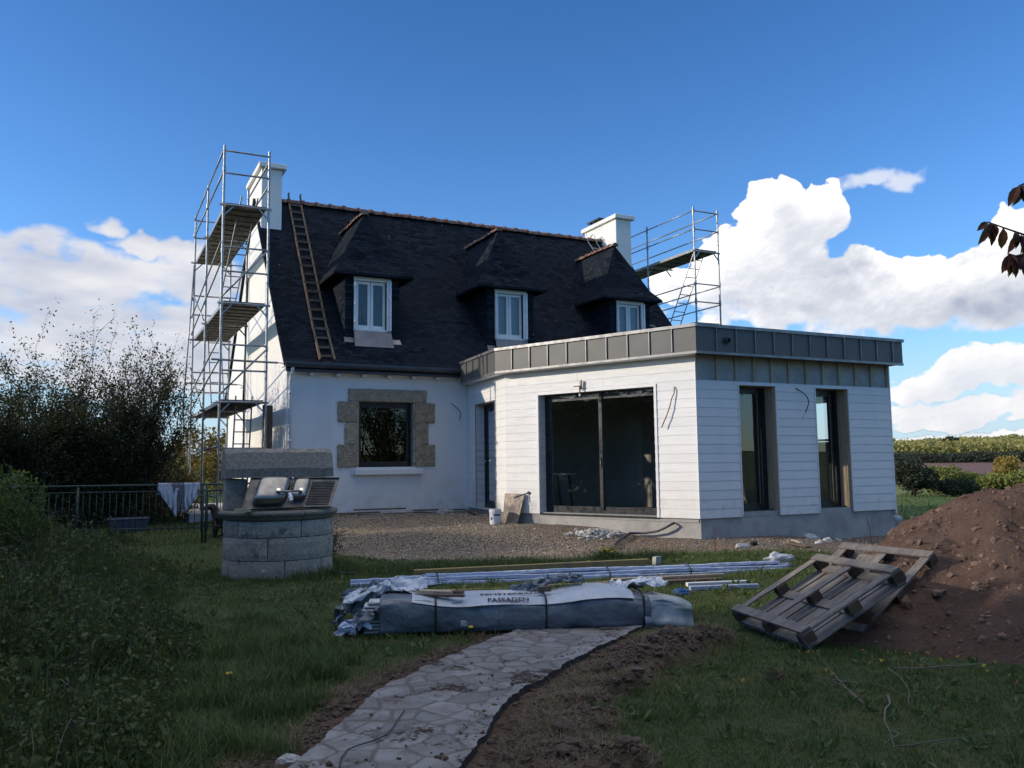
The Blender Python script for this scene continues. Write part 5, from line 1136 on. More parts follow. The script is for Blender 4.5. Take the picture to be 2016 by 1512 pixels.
n.out(n.mix(n.ramp(wv.outputs[1], .55, .75), (.02,.02,.03), (.36,.36,.38)), .9)
cloth('striped_cloth', fx(338), fx(364), lambda u_: .80-.10*abs(.5-u_), sm, 'dark cloth with pale stripes hung between the two sheets on the railing', seed=9)
# black dog sitting behind the well
dx_ = onax(428, 1030, 1, 18.0).x-.06; D0 = V((dx_, 18.0, g1(dx_, 18.0)))
dog = thing('dog', D0, 'black dog sitting on the lawn just behind the stone well', 'dog')
def skin(name, pts, edges, rad, mat, parent, root=0, lev=2):
    me = bpy.data.meshes.new(name); me.from_pydata([tuple(V(p)) for p in pts], edges, []); me.materials.append(mat); o = link_mesh(name, me, parent)
    m = o.modifiers.new('skin', 'SKIN'); m.use_smooth_shade = True
    for i, r in enumerate(rad): me.skin_vertices[0].data[i].radius = (r, r) if not isinstance(r, tuple) else r
    me.skin_vertices[0].data[root].use_root = True; s = o.modifiers.new('sub', 'SUBSURF'); s.levels = lev; s.render_levels = lev; return o
pts = [(.42,.0,.13), (.30,0,.22), (.14,0,.34), (.05,0,.46), (.0,0,.56), (-.03,0,.62), (-.10,0,.635), (-.17,0,.60), (-.22,0,.585),
       (.06,.09,.36), (.03,.10,.2), (.02,.10,.05), (-.03,.10,.03), (.06,-.09,.36), (.03,-.10,.2), (.02,-.10,.05), (-.03,-.10,.03),
       (.34,.13,.17), (.18,.16,.12), (.20,.16,.03), (.08,.16,.025), (.34,-.13,.17), (.18,-.16,.12), (.20,-.16,.03), (.08,-.16,.025), (.52,0,.06), (.66,.03,.03), (.78,.06,.03)]
ed = [(0,1),(1,2),(2,3),(3,4),(4,5),(5,6),(6,7),(7,8),(3,9),(9,10),(10,11),(11,12),(3,13),(13,14),(14,15),(15,16),(0,17),(17,18),(18,19),(19,20),(0,21),(21,22),(22,23),(23,24),(0,25),(25,26),(26,27)]
rd = [.13,.135,.145,.12,.085,.085,.075,.045,.032,.075,.05,.036,.032,.075,.05,.036,.032,.09,.06,.035,.03,.09,.06,.035,.03,.045,.03,.015]
skin('body', pts, ed, rd, dogm, dog, 0)
for s in (-1, 1):
    MB().prism([(-.05, s*.055, .69), (.0, s*.062, .68), (.01, s*.095, .60), (-.025, s*.10, .55), (-.06, s*.08, .61)], (0, s*.012, 0)).build('ear', dogm, dog, bevel=.004)
    e = MB(); e.lathe((0,0,0), [(.001,-.009),(.007,-.006),(.009,0),(.007,.006),(.001,.009)], 8); e.v = [(p[0]-.145, p[1]+s*.035, p[2]+.635) for p in e.v]; e.build('eye', black_pl, dog, smooth=True)
e = MB(); e.lathe((0,0,0), [(.001,-.012),(.012,-.006),(.014,0),(.010,.008),(.001,.011)], 10); e.v = [(p[0]-.25, p[1], p[2]+.597) for p in e.v]; e.build('nose', black_pl, dog, smooth=True)
for o in dog.children:
    if o.data.vertices and o.name.split('.')[0] in ('ear', 'eye', 'nose'):
        for v_ in o.data.vertices: v_.co = v_.co+D0
m = MB(); m.tube([(D0.x+.02+.09*math.cos(a), D0.y+.085*math.sin(a), D0.z+.54+.02*math.cos(a)) for a in [2*math.pi*k/16 for k in range(17)]], .009, 5); m.build('collar', rust, dog)
# grey plastic tub behind the brambles
q0 = at(252, 1046); t = thing('trough', q0, 'dark grey plastic trough by the brambles in front of the railing', 'trough')
m = MB(); w_, d_, h_ = .40, .22, .27
vs = [(q0.x+sx*w_*k, q0.y+sy*d_*k, q0.z+z) for z, k in ((0,.88),(h_,1.0),(h_,.93),(.04,.82)) for sx, sy in ((-1,-1),(1,-1),(1,1),(-1,1))]
m.add(vs, [(i*4+j, i*4+(j+1)%4, (i+1)*4+(j+1)%4, (i+1)*4+j) for i in range(3) for j in range(4)]+[(12,13,14,15),(3,2,1,0)]); m.build('tub', simple('blue_grey_plastic', (.07,.085,.12), None, 4, .5), t)
MB().tube([(q0.x-w_, q0.y-d_, q0.z+h_), (q0.x+w_, q0.y-d_, q0.z+h_), (q0.x+w_, q0.y+d_, q0.z+h_), (q0.x-w_, q0.y+d_, q0.z+h_), (q0.x-w_, q0.y-d_, q0.z+h_)], .018, 6).build('tub_rim', MATS['blue_grey_plastic'], t)
# pale slab behind the scaffold
a = V((3.0, 22.2, g1(3.0, 22.2))); tag(MB().box((2.1, 21.2, a.z-.05), (3.9, 27.5, a.z+.16)).build('terrace_slab', slab_m, at=a), 'pale concrete terrace slab along the gable behind the scaffold feet', 'slab')
# ================================================================= MATERIAL BUNDLES ON THE GRASS
def frame2(A, B): d = V((B[0]-A[0], B[1]-A[1], 0)); L = d.length; d.normalize(); return d, V((-d.y, d.x, 0)), L
# wrapped bundle
A = onz(722, 1258, 0); B = onz(1312, 1238, 0); dP, nP, LP = frame2(A, B)
pk = thing('wrapped_bundle', A.lerp(B, .5)+V((0,0,g1(4, 7.7))), 'long bundle of facade panels in blue grey wrap with printed white top sheet', 'bundle')
def pkp(s, t, z): return A+dP*s+nP*t+V((0,0,z))
PKW, PKH = .60, .33
def loft(s0, s1, ns, mat, name, parent, wf, hf, nzv=.02, seed=0, zsag=None, closed=True, sm=True, a_rng=(0, 1)):
    n_ = 44; vs = []
    for i in range(ns+1):
        s = s0+(s1-s0)*i/ns; w, h, t0 = wf(s), hf(s), 0
        for k in range(n_+1):
            f = a_rng[0]+(a_rng[1]-a_rng[0])*k/n_; a = 2*math.pi*f-math.pi/2
            e = .46; ca, sa = math.cos(a), math.sin(a); cx_ = math.copysign(abs(ca)**e, ca); sy_ = math.copysign(abs(sa)**e, sa)
            p = np.array([[s*1.7+seed, cx_*.9+sy_*.6, sy_*1.4+seed]]); nn = float(fbm(p, 4)[0]); n3_ = float(abs(fbm(p*np.array([[1.3, 1, 2.6]])+5, 3)[0]))
            vs.append(pkp(s, PKW/2+cx_*(w/2+nzv*nn+nzv*1.2*n3_), max(h/2+sy_*(h/2+nzv*nn*(.3 if sy_ > .4 else 1)), -.01)))
    m = MB(); R_ = n_+1; m.add(vs, [(i*R_+k, (i+1)*R_+k, (i+1)*R_+k+1, i*R_+k+1) for i in range(ns) for k in range(n_)])
    if closed: m.f += [tuple(range(n_)), tuple(ns*R_+k for k in range(n_-1, -1, -1))]
    return m.build(name, mat, parent, smooth=sm, fixn=closed)
wrap = loft(.12, LP-.15, 110, film_g, 'wrap', pk, lambda s: PKW*(1-.05*math.exp(-((s-1.0)/.05)**2)-.06*math.exp(-((s-2.0)/.05)**2)), lambda s: PKH*(1.0+.07*math.sin(s*3.1+.5)+.05*math.sin(s*6.3)-.05*math.exp(-((s-1.0)/.06)**2)-.05*math.exp(-((s-2.0)/.06)**2)-.12*max(0, s-2.3)), .035, 3)
# white printed sheet on top
m = MB(); ns, nt = 70, 18; vs = []
for i in range(ns+1):
    s = .42+2.15*i/ns
    for j in range(nt+1):
        t = .0+.54*j/nt+.012*math.sin(s*5); zz_ = PKH*(1+.07*math.sin(s*3.1+.5)+.05*math.sin(s*6.3))+.020+.010*float(fbm(np.array([[s*4, t*6, 1.]]), 3)[0])-.060*max(0, (.15-t)/.15)**1.4; vs.append(pkp(s, t-.01, zz_))
m.add(vs, [(i*(nt+1)+j, (i+1)*(nt+1)+j, (i+1)*(nt+1)+j+1, i*(nt+1)+j+1) for i in range(ns) for j in range(nt)]); m.build('printed_sheet', simple('printed_film', (.50,.54,.60), (.38,.42,.48), 4, .4, bump=.6, bsc=6, bd=.02), pk, smooth=True)
def text(body, s, t, z, size, parent, rx=0., mat=ink, name='lettering', flip=False):
    cu = bpy.data.curves.new('lettering', 'FONT'); cu.body = body; cu.size = size; cu.extrude = .0008; cu.offset = size*.022; cu.resolution_u = 3
    tmp = bpy.data.objects.new('tmp', cu); COL.objects.link(tmp); dg = bpy.context.evaluated_depsgraph_get(); me = bpy.data.meshes.new_from_object(tmp.evaluated_get(dg)); bpy.data.objects.remove(tmp)
    Mx = Matrix((dP, nP, V((0,0,1)))).transposed(); o0 = pkp(s, t, z); off = root_of(parent).location
    for v_ in me.vertices: p = V((v_.co.x, v_.co.y*math.cos(rx), v_.co.y*math.sin(rx)+v_.co.z)); v_.co = Mx @ p + o0 - off
    me.materials.clear(); me.materials.append(mat); return link_mesh(name, me, parent)
sx_ = (onz(966, 1200, PKH)-A).dot(dP); hs_ = lambda s: PKH*(1+.07*math.sin(s*3.1+.5)+.05*math.sin(s*6.3))+.036
text('FASSADEN', sx_+.02, .015, hs_(sx_+.2)-.052, .085, pk, rx=.45); text('FENSTERBANK', sx_-.04, .16, hs_(sx_+.2)-.012, .095, pk, rx=.08); text('FENSTERBANK', sx_+.62, .42, hs_(sx_+.9), .065, pk)
def strap(s):
    m = MB(); n_ = 40; pts = []
    for k in range(n_+1):
        a = 2*math.pi*k/n_; e = .34; ca, sa = math.cos(a), math.sin(a); cx_ = math.copysign(abs(ca)**e, ca); sy_ = math.copysign(abs(sa)**e, sa); pts.append(pkp(s, PKW/2+cx_*(PKW/2+.018), PKH*.5+sy_*(PKH*.5+.020)))
    m.tube(pts, .011, 5); m.build('strap', strap_m, pk)
for px_s in (858, 1083, 1290): strap((onz(px_s, 1255, 0)-A).dot(dP))
# open left end with white panel ends and torn film
for k in range(9):
    z = .03+k*.034; m = MB(); m.box((0,0,0), (.34+random.uniform(-.05,.05), .46, .022)); mm_ = Matrix((dP, nP, V((0,0,1)))).transposed().to_4x4(); o0 = pkp(-.02+random.uniform(-.04,.03), .08, z); m.v = [tuple(mm_ @ V(p)+o0) for p in m.v]; m.build('panel_end', white_pl, pk, bevel=.003)
def crumple(s0, s1, t0, t1, z0, z1, mat, name, seed, k=38, amp=.10, parent=pk):
    m = MB(); vs = []
    for i in range(k+1):
        for j in range(k+1):
            u_, v_ = i/k, j/k; p = np.array([[u_*5.5+seed, v_*5.5, seed*1.7]]); a = float(fbm(p, 4)[0]); b = float(fbm(p+31, 4)[0]); c_ = float(fbm(p+77, 4)[0])
            vs.append(pkp(s0+(s1-s0)*u_+amp*a*1.2, t0+(t1-t0)*v_+amp*b, max(.01, z0+(z1-z0)*math.sin(u_*math.pi*.5+.2)*(1-.35*abs(2*v_-1)**2)+amp*c_*1.3)))
    m.add(vs, [(i*(k+1)+j, (i+1)*(k+1)+j, (i+1)*(k+1)+j+1, i*(k+1)+j+1) for i in range(k) for j in range(k)]); return m.build(name, mat, parent, smooth=False)
crumple(-.18, .26, .0, .30, .02, .31, film_g, 'torn_film', 1.0); crumple(-.34, .12, .30, .72, .05, .42, film_g, 'torn_film', 4.0, amp=.14); crumple(-.22, .55, .25, .70, .28, .47, film_w, 'torn_film', 7.3, amp=.10); crumple(-.30, .02, -.02, .16, .0, .16, film_b, 'torn_film', 9.1)
loft(LP-.22, LP+.28, 26, cloudy, 'end_film', pk, lambda s: PKW*(1.02-.9*max(0, s-LP-.05)), lambda s: PKH*(.90-.8*max(0, s-LP)), .09, 8, closed=False)
crumple(LP-.45, LP+.1, .22, .60, .34, .42, film_w, 'torn_film', 12.2, amp=.07); crumple(1.45, 2.2, .45, .66, .30, .44, film_g, 'torn_film', 15.2, amp=.07)
# offcuts lying on the bundle
def plank(name, a, b, w, h, mat, label, cat='plank', group=None, bevel=.003, tw=None):
    a, b = V(a), V(b); m = MB(); m.bar(a, b, w, h); return tag(m.build(name, mat, at=(a+b)/2, bevel=bevel), label, cat, group)
GO = 'timber offcuts on the wrapped bundle'
plank('wood_offcut', pkp(.42,.30,PKH+.055), pkp(.80,.16,PKH+.05), .10, .035, raw_wood, 'pale thick offcut on the left end of the wrapped bundle', 'offcut', GO)
plank('wood_offcut', pkp(.44,.16,PKH+.04), pkp(.92,.04,PKH+.035), .05, .022, plank_b, 'thin dark brown lath across the left end of the wrapped bundle', 'offcut', GO)
plank('wood_offcut', pkp(.80,.24,PKH+.045), pkp(.92,.20,PKH+.045), .07, .03, plank_b, 'small brown wood scrap beside the printed lettering of the bundle', 'offcut', GO)
plank('wood_offcut', pkp(1.66,.22,PKH+.05), pkp(1.78,.25,PKH+.05), .06, .05, plank_b, 'brown wooden block beside the middle strap of the bundle', 'offcut', GO)
plank('wood_offcut', pkp(2.28,.36,PKH+.03), pkp(2.75,.34,PKH+.03), .04, .02, ladder_w, 'dark lath near the right strap of the wrapped bundle', 'offcut', GO)
# plastic-wrapped profiles
pA, pB = onz(690, 1156, .03), onz(1572, 1122, .03); dQ = (pB-pA).normalized(); nQ = V((-dQ.y, dQ.x, 0)); LQ = (pB-pA).length
pf = thing('profile_bundle', (pA+pB)/2, 'very long bundle of white profiles in pale blue film across the grass', 'bundle')
Rn = random.Random(3)
for i, (t, z, s0, s1, w, h) in enumerate(((0,.0,.35,LQ-.1,.09,.05), (.10,.0,.0,LQ-.3,.09,.05), (.20,.0,.2,LQ,.09,.055), (.30,.0,.5,LQ-.2,.09,.05), (.05,.055,.55,LQ-.15,.10,.045), (.16,.055,.0,LQ-.05,.10,.05), (.27,.055,.6,LQ-.5,.09,.045), (.13,.107,1.0,LQ-.25,.12,.035))):
    m = MB(); ns = 60; vs = []
    for k in range(ns+1):
        s = s0+(s1-s0)*k/ns; dz = .006*math.sin(s*2.3+i)+.004*Rn.uniform(-1, 1)
        c_ = pA+dQ*s+nQ*t+V((0,0,z+dz-.02))
        for (a_, b_) in ((-.5,0),(-.42,.9),(0,1.05),(.42,.9),(.5,0)): vs.append(c_+nQ*w*a_+V((0,0,h*b_)))
    m.add(vs, [(k*5+j, k*5+j+1, (k+1)*5+j+1, (k+1)*5+j) for k in range(ns) for j in range(4)]+[(4,3,2,1,0), tuple(ns*5+j for j in range(5))]); m.build('wrapped_profile', film_b, pf, smooth=False, fixn=True)
for s in (1.15, 3.55, 4.75, 6.3):
    MB().tube([pA+dQ*s-nQ*.05+V((0,0,-.02)), pA+dQ*s-nQ*.055+V((0,0,.07)), pA+dQ*s+nQ*.1+V((0,0,.145)), pA+dQ*s+nQ*.33+V((0,0,.09))], .009, 5).build('strap', strap_m, pf)
def crump2(c, rx, ry, rz_, mat, name, parent, seed, k=24):
    m = MB(); vs = []
    for i in range(k+1):
        for j in range(k):
            th = math.pi*.5*i/k; ph = 2*math.pi*j/k; d = np.array([math.sin(th)*math.cos(ph), math.sin(th)*math.sin(ph), math.cos(th)]); r = 1+.55*float(fbm(np.array([d*2.2+seed]), 4)[0])
            vs.append((c[0]+d[0]*rx*r, c[1]+d[1]*ry*r, c[2]+d[2]*rz_*r))
    m.add(vs, [(i*k+j, (i+1)*k+j, (i+1)*k+(j+1)%k, i*k+(j+1)%k) for i in range(k) for j in range(k)]); return m.build(name, mat, parent)
c_ = onz(1535, 1108, .06); o = crump2(c_, .30, .15, .14, milky, 'loose_film', pf, 2.2)
c_ = onz(830, 1152, .04); crump2(c_, .3, .06, .05, film_b, 'loose_film', pf, 5.2)
# timber beams and boards
g = 'long timbers beside the film wrapped profiles'
a, b = onz(815, 1136, .05), onz(1276, 1113, .05); plank('timber_beam', a+V((0,0,.05)), b+V((0,0,.05)), .10, .10, plank_y, 'long yellowish timber beam lying behind the blue film profiles', 'timber', g)
a, b = onz(868, 1163, .02), onz(1085, 1158, .02); plank('timber_batten', a, b, .035, .03, plank_y, 'thin yellow batten just behind the wrapped bundle', 'timber', g)
a, b = onz(1040, 1156, .02), onz(1200, 1146, .02); plank('timber_batten', a, b, .05, .03, raw_wood, 'short pale batten between the profiles and the wrapped bundle', 'timber', g)
a, b = onz(1170, 1152, .04), onz(1415, 1140, .04); plank('brown_plank', a, b, .20, .05, plank_b, 'broad brown board in the grass in front of the profiles', 'plank', g)
a, b = onz(1205, 1141, .09), onz(1425, 1131, .09); plank('brown_plank', a, b, .06, .03, raw_wood, 'pale batten lying on the far edge of the broad brown board', 'plank', g)
g = 'short white profiles in the grass'
for (x0, y0, x1, y1, lab) in ((1352, 1151, 1470, 1146, 'short white profile in the grass, the one nearer the pallets'), (1358, 1158, 1492, 1153, 'short white profile in the grass, lowest of the pair')):
    a, b = onz(x0, y0, .04), onz(x1, y1, .04); plank('white_profile', a, b, .07, .05, film_b if y0 > 1155 else white_pl, lab, 'profile', g)
a = onz(1338, 1165, .05); tag(crump2((a.x+.05, a.y+.04, a.z-.04), .13, .05, .07, simple('bright_blue_film', (.06,.17,.42), None, 6, .4), 'blue_film_scrap', None, 3.7, 14), 'twist of bright blue film at the right end of the bundle', 'film scrap')
# ================================================================= PALLETS
def pallet(w, d, label, nslat=7):
    t = thing('pallet', (0,0,0), label, 'pallet', 'broken weathered pallets by the soil heap'); T = .02; j = .004
    xs_ = (.05, w/2, w-.05); ys_ = (.05, d/2, d-.05)
    for y in (.05, d-.05): MB().box((0, y-.05, 0), (w, y+.05, T), jit=j).build('end_board', pallet_m, t, bevel=.002)
    for x in xs_: MB().box((x-.045, .0, T+.001 if x == 99 else .001-T-.0), (x+.045, d, -.001), jit=j).build('runner', pallet_m, t, bevel=.002)
    for x in xs_:
        for y in ys_: MB().box((x-.05, y-.06, -.105), (x+.05, y+.06, -.0215), jit=j).build('block', pallet_d, t, bevel=.003)
    for y in ys_: MB().box((0, y-.05, -.126), (w, y+.05, -.1055), jit=j).build('cross_board', pallet_m, t, bevel=.002)
    for k in range(nslat): x = w*(k+.5)/nslat; MB().box((x-w/nslat*.41, 0, -.148), (x+w/nslat*.41, d, -.1265), jit=j).build('deck_board', pallet_m, t, bevel=.002)
    return t
def place(t, P1, P2, P3, scale=1):
    ex = (P2-P1).normalized(); ey = (P3-P1); ey = (ey-ex*ey.dot(ex)).normalized(); ez = ex.cross(ey)
    Mx = Matrix((ex, ey, ez)).transposed().to_4x4(); t.matrix_world = Matrix.Translation(P1) @ Mx; t.location = P1
P1, P2 = onz(1440, 1202, .16), onz(1578, 1249, .165); ad = V((.954, -.214, .507))
# local x must run from the far-left front corner to the right one with z up
pw, pd = (P2-P1).length, ad.length
pal = pallet(pw, pd, 'weathered grey pallet lying bottom up, topmost and nearest the camera'); place(pal, P1, P2, P1+ad)
if (pal.matrix_world.to_3x3() @ V((0,0,1))).z < 0: pal.matrix_world = Matrix.Translation(P2) @ Matrix(((P1-P2).normalized(), (ad-(P1-P2).normalized()*ad.dot((P1-P2).normalized())).normalized(), (P1-P2).normalized().cross((ad-(P1-P2).normalized()*ad.dot((P1-P2).normalized())).normalized()))).transposed().to_4x4()
R2 = onz(1697, 1247, .10); d2 = ray(1838, 1088); best = None
for i in range(200):
    p = CO+d2*(5+i*.03)
    if abs((p-R2).length-1.32) < .02: best = p
b2 = (best or CO+d2*8)-R2; side = V((-b2.y, b2.x, 0)).normalized()
if side.dot(CR) > 0: side = -side
side = (side*1.1+V((0,0,.02))).normalized()
pal2 = pallet(1.0, b2.length, 'second weathered pallet underneath, leaning on the foot of the soil heap')
L1 = R2+side*1.0; ex = (R2-L1).normalized(); ey = (b2-ex*b2.dot(ex)).normalized(); ez = ex.cross(ey)
if ez.z > 0: pal2.matrix_world = Matrix.Translation(L1) @ Matrix((ex, ey, ez)).transposed().to_4x4()
else:
    ex = -ex; ez = ex.cross(ey); pal2.matrix_world = Matrix.Translation(R2) @ Matrix((ex, ey, ez)).transposed().to_4x4()
a, b = onz(1665, 1127, .45), onz(1735, 1090, .55); plank('loose_slat', a, b, .09, .02, pallet_m, 'single loose grey slat sticking up behind the pallets', 'slat')
a, b = onz(1760, 1112, .35), onz(1850, 1104, .38); plank('white_profile', a, b, .07, .04, white_pl, 'white profile end showing between the pallets and the heap', 'profile')
# ================================================================= SMALL THINGS BY THE EXTENSION
wD = V((nD[0], nD[1], 0)); dDv = V((dD[0], dD[1], 0))
# bucket
bk = onz(975, 1031, .36); bk.z = g1(bk.x, bk.y); R_ = .125*1.0; H_ = .33
bt = thing('bucket', bk, 'white plastic paint bucket with blue label standing by the leaning board', 'bucket')
m = MB(); m.lathe(bk, [(0,0), (R_*.88,0), (R_*.92,.01), (R_, H_*.82), (R_*1.05,H_*.82), (R_*1.05,H_*.88), (R_*1.01,H_*.88), (R_*1.02,H_), (R_*.97,H_), (R_*.96,.05), (0,.05)], 28); m.build('tub', white_pl, bt, smooth=False)
for (z0, z1, a0, a1) in ((.19, .225, -2.3, -1.0), (.10, .16, -2.9, -2.55), (.075, .175, -2.2, -2.12)):
    m = MB(); rr = lambda z: R_*(.92+.08*z/(H_*.82))+.0015; m.lathe(bk, [(rr(z0), z0), (rr(z1), z1)], 12, a0, a1); m.build('label', blue_lab, bt)
MB().tube([V((bk.x+R_*1.05*math.cos(a), bk.y+R_*1.05*math.sin(a), bk.z+H_*.85-.05*math.sin((a+2.8)/2.5*math.pi))) for a in [-2.8+2.5*k/14 for k in range(15)]], .004, 5).build('handle', white_pl, bt)
# leaning laminate board
bb = on_line(1004, 1031, (Cx+nD[0]*.20, Cy+nD[1]*.20), (Bx+nD[0]*.20, By+nD[1]*.20)); gzb = g1(bb.x, bb.y)
b0 = V((bb.x, bb.y, gzb)); m = MB(); u1 = -dDv
lean = (-wD*.15+V((0,0,.62)))
q_ = [b0-u1*.20, b0+u1*.22, b0+u1*.30+lean, b0-u1*.25+lean*1.02]; m.prism(q_, wD*.014); tag(m.build('laminate_board', lam, at=b0), 'wood grain laminate board leaning on the wall beside the bucket', 'board')
# clamp and block on the door head
cp = onD(1147, 772); cl = thing('clamp', cp, 'bar clamp with pale wood block gripping the top of the sliding door opening', 'clamp')
MB().bar(cp+wD*.06+V((0,0,.05)), cp+wD*.06+V((0,0,.24)), .05, .035).build('wood_block', raw_wood, cl); MB().bar(cp+wD*.09+V((0,0,.12)), cp+wD*.09+dDv*.16+V((0,0,.12)), .02, .02).build('clamp_bar', black_pl, cl)
MB().tube([cp+wD*.1+V((0,0,.12)), cp+wD*.1+V((0,0,-.04))], .014, 6).build('clamp_screw', rust, cl); MB().tube([cp+wD*.1+V((0,0,-.04)), cp+wD*.1+V((0,0,-.09))], .022, 8).build('clamp_pad', white_pl, cl)
# conduit from the foundation
k0 = onD(1327, 1030)+wD*(-.02); pts = [k0, k0+wD*.10+V((0,0,-.01))]+[onD(px, py)+wD*.10 for px, py in ((1316, 1038), (1300, 1045), (1275, 1049), (1245, 1049))]
for (px, py) in ((1212, 1051), (1205, 1060), (1199, 1078)): p = at(px, py); pts.append(V((p.x, p.y, g1(p.x, p.y)+.03)))
tag(MB().tube(pts, .022, 8).build('conduit', conduit_m, at=k0, smooth=True), 'dark blue flexible conduit running from the foundation across the gravel', 'conduit')
# rubble
for i, (px, py, s, lab) in enumerate(((1597, 1056, .16, 'largest white lump in the rubble at the foot of the front wall'), (1628, 1062, .12, 'broken white lump right of the largest one in the rubble'), (1650, 1060, .09, 'small white lump at the right end of the rubble by the wall'), (1612, 1066, .08, 'small chalky lump in front of the largest white lump'))):
    p = at(px, py+4); tag(crump2((p.x, p.y, g1(p.x, p.y)-.01), s, s*.75, s*.62, rubble_w, 'rubble_lump', None, 3.3+i*2.7, 12), lab, 'rubble', 'white rubble lumps by the front wall')
p = at(1462, 1076); tag(crump2((p.x, p.y, g1(p.x, p.y)-.01), .17, .09, .08, slab_m, 'crumpled_bag', None, 9.4, 14), 'crumpled pale bag on the stony soil near the red stake', 'bag')
p = at(1480, 1074); tag(MB().tube([p+V((0,0,.04)), p+V((.09,-.02,.05))], .04, 10).build('pipe_offcut', black_pl, at=p), 'short black pipe offcut beside the crumpled pale bag', 'pipe')
p = at(1172, 1042); hp_ = rng.normal(0, 1, (420, 3))*np.array([.26, .13, .0]); hp_[:, 2] = .07*np.exp(-(hp_[:, 0]**2/.06+hp_[:, 1]**2/.02))+.01; hp_[:, :2] += np.array([p.x, p.y]); hp_[:, 2] += gz(hp_[:, 0], hp_[:, 1]); mh_ = stones('mortar_heap', hp_-np.array([p.x, p.y, 0]), rng.gamma(1.5, .012, 420)+.008, leafmat('mortar_crumb', (.58,.56,.52), (.28,.27,.25), .95, 0)); mh_.location = (p.x, p.y, 0); mh_['kind'] = 'stuff'; tag(mh_, 'low heap of pale mortar rubble against the foundation under the door', 'rubble')
p = at(1408, 1086); tag(MB().tube([p, p+V((.01,0,.42))], .008, 6).build('steel_stake', rust, at=p), 'thin red rusty stake upright in the soil before the corner', 'stake', 'stakes in the soil')
p = at(1475, 1102); tag(MB().tube([p, p+V((0,0,.10))], .012, 6).build('steel_stake', black_pl, at=p), 'short dark stake just behind the film wrapped profiles', 'stake', 'stakes in the soil')
p = at(1294, 1112); tag(MB().box((p.x-.06, p.y-.04, p.z-.02), (p.x+.06, p.y+.04, p.z+.13), jit=.015).build('stone', slab_m, at=p), 'small grey stone at the right end of the yellow beam', 'stone')
for i, (xa, ya, xb, yb, w, mt, lab) in enumerate(((1552, 1072, 1592, 1080, .12, plank_b, 'short brown board on the rubble in front of the front wall'), (1560, 1066, 1578, 1072, .07, raw_wood, 'small pale board behind the short brown board on the rubble'))):
    a, b = at(xa, ya), at(xb, yb); plank('board_scrap', a+V((0,0,.03)), b+V((0,0,.03)), w, .02, mt, lab, 'board', 'board scraps on the rubble')
# planks along the foot of the house wall
for i, (x0, x1, yy, dz, mt, lab) in enumerate(((4.45, 6.1, 19.25, .05, plank_b, 'long brown plank at the foot of the house wall, the left one'), (5.5, 6.75, 19.30, .12, plank_b, 'brown plank lying on top of the left one at the wall foot'), (6.95, 7.75, 19.3, .06, plank_b, 'short dark plank at the wall foot below the window sill'))):
    plank('wall_plank', (x0, yy, g1(x0, yy)+dz), (x1, yy+.05, g1(x1, yy)+dz), .16, .03, mt, lab, 'plank', 'planks at the foot of the house wall')
p = V((7.6, 18.9, g1(7.6, 18.9))); tag(crump2((p.x, p.y, p.z-.02), .22, .15, .13, concrete, 'concrete_chunk', None, 11.1, 12), 'grey concrete chunk on the gravel near the house corner', 'rubble')
# hose/cable at the inner corner
pts = [on_line(945, 1000, (Bx,By), (Jx,Jy))+V((-.06,0,0))]
for (px, py) in ((935, 1012), (915, 1018), (880, 1019)): p = at(px, py); pts.append(V((p.x, p.y, g1(p.x, p.y)+.03)))
tag(MB().tube(pts, .014, 6).build('ground_cable', black_pl, at=pts[0], smooth=True), 'black cable trailing from the narrow door over the gravel', 'cable')
# things at the right end of the extension
a = V((15.55, 12.7, g1(15.5, 12.7))); tag(MB().bar(a, a+V((-.12,.1,.62)), .12, .04).build('leaning_board', slab_m, at=a), 'grey board leaning on the right end of the foundation', 'board')
a = V((16.2, 14.0, .30)); tag(MB().tube([a, a+V((1.15,.15,-.10))], .10, 14).build('drain_pipe', simple('grey_pvc', (.28,.31,.34), None, 6, .5), at=a), 'fat grey drain pipe lying past the right end of the extension', 'pipe')
a = V((15.9, 12.9, .02)); tag(MB().box((15.65, 12.6, -.02), (16.1, 12.9, .10), jit=.04).build('foam_block', white_pl, at=a), 'white foam block on the ground at the right foundation corner', 'block')
a = V((17.3, 13.5, -.05)); tag(MB().box((16.0, 13.2, -.15), (17.4, 14.4, .02), jit=.05).build('paving_slab', slab_m, at=a), 'grey slab on the ground under the fat grey pipe', 'slab')
a = at(1812, 1018); tag(MB().bar(V((17.6,14.4,-.1)), V((17.6,14.4,.42)), .05, .05).build('timber_stake', raw_wood, at=(17.6,14.4,-.1)), 'small timber stake in the field edge right of the pipe', 'stake', 'stakes in the soil')
# path debris: stone lump, wire
p = onz(572, 1500, .0); tag(crump2((p.x, p.y, -.01), .075, .05, .05, slab_m, 'stone', None, 4.4, 10), 'pale stone at the lower left corner of the path', 'stone')
pts = [onz(x, y, .05) for x, y in ((797, 1398), (786, 1412), (775, 1430), (762, 1446), (735, 1458), (705, 1467), (684, 1476), (672, 1492), (668, 1512))]
tag(MB().tube(pts, .004, 5).build('wire', black_pl, at=pts[0]), 'thin dark wire curling over the paved path', 'wire')
for i, (px, py, lab) in enumerate(((648, 1105, 'coil of dark hose in the grass right of the well'),)):
    p = at(675, 1133); m = MB(); m.tube([(p.x+.17*math.cos(a)*(1+.05*math.sin(3*a)), p.y+.15*math.sin(a), p.z+.05+.01*math.sin(2*a)) for a in [k*.35 for k in range(40)]], .009, 5); tag(m.build('hose_coil', conduit_m, at=p), lab, 'hose')
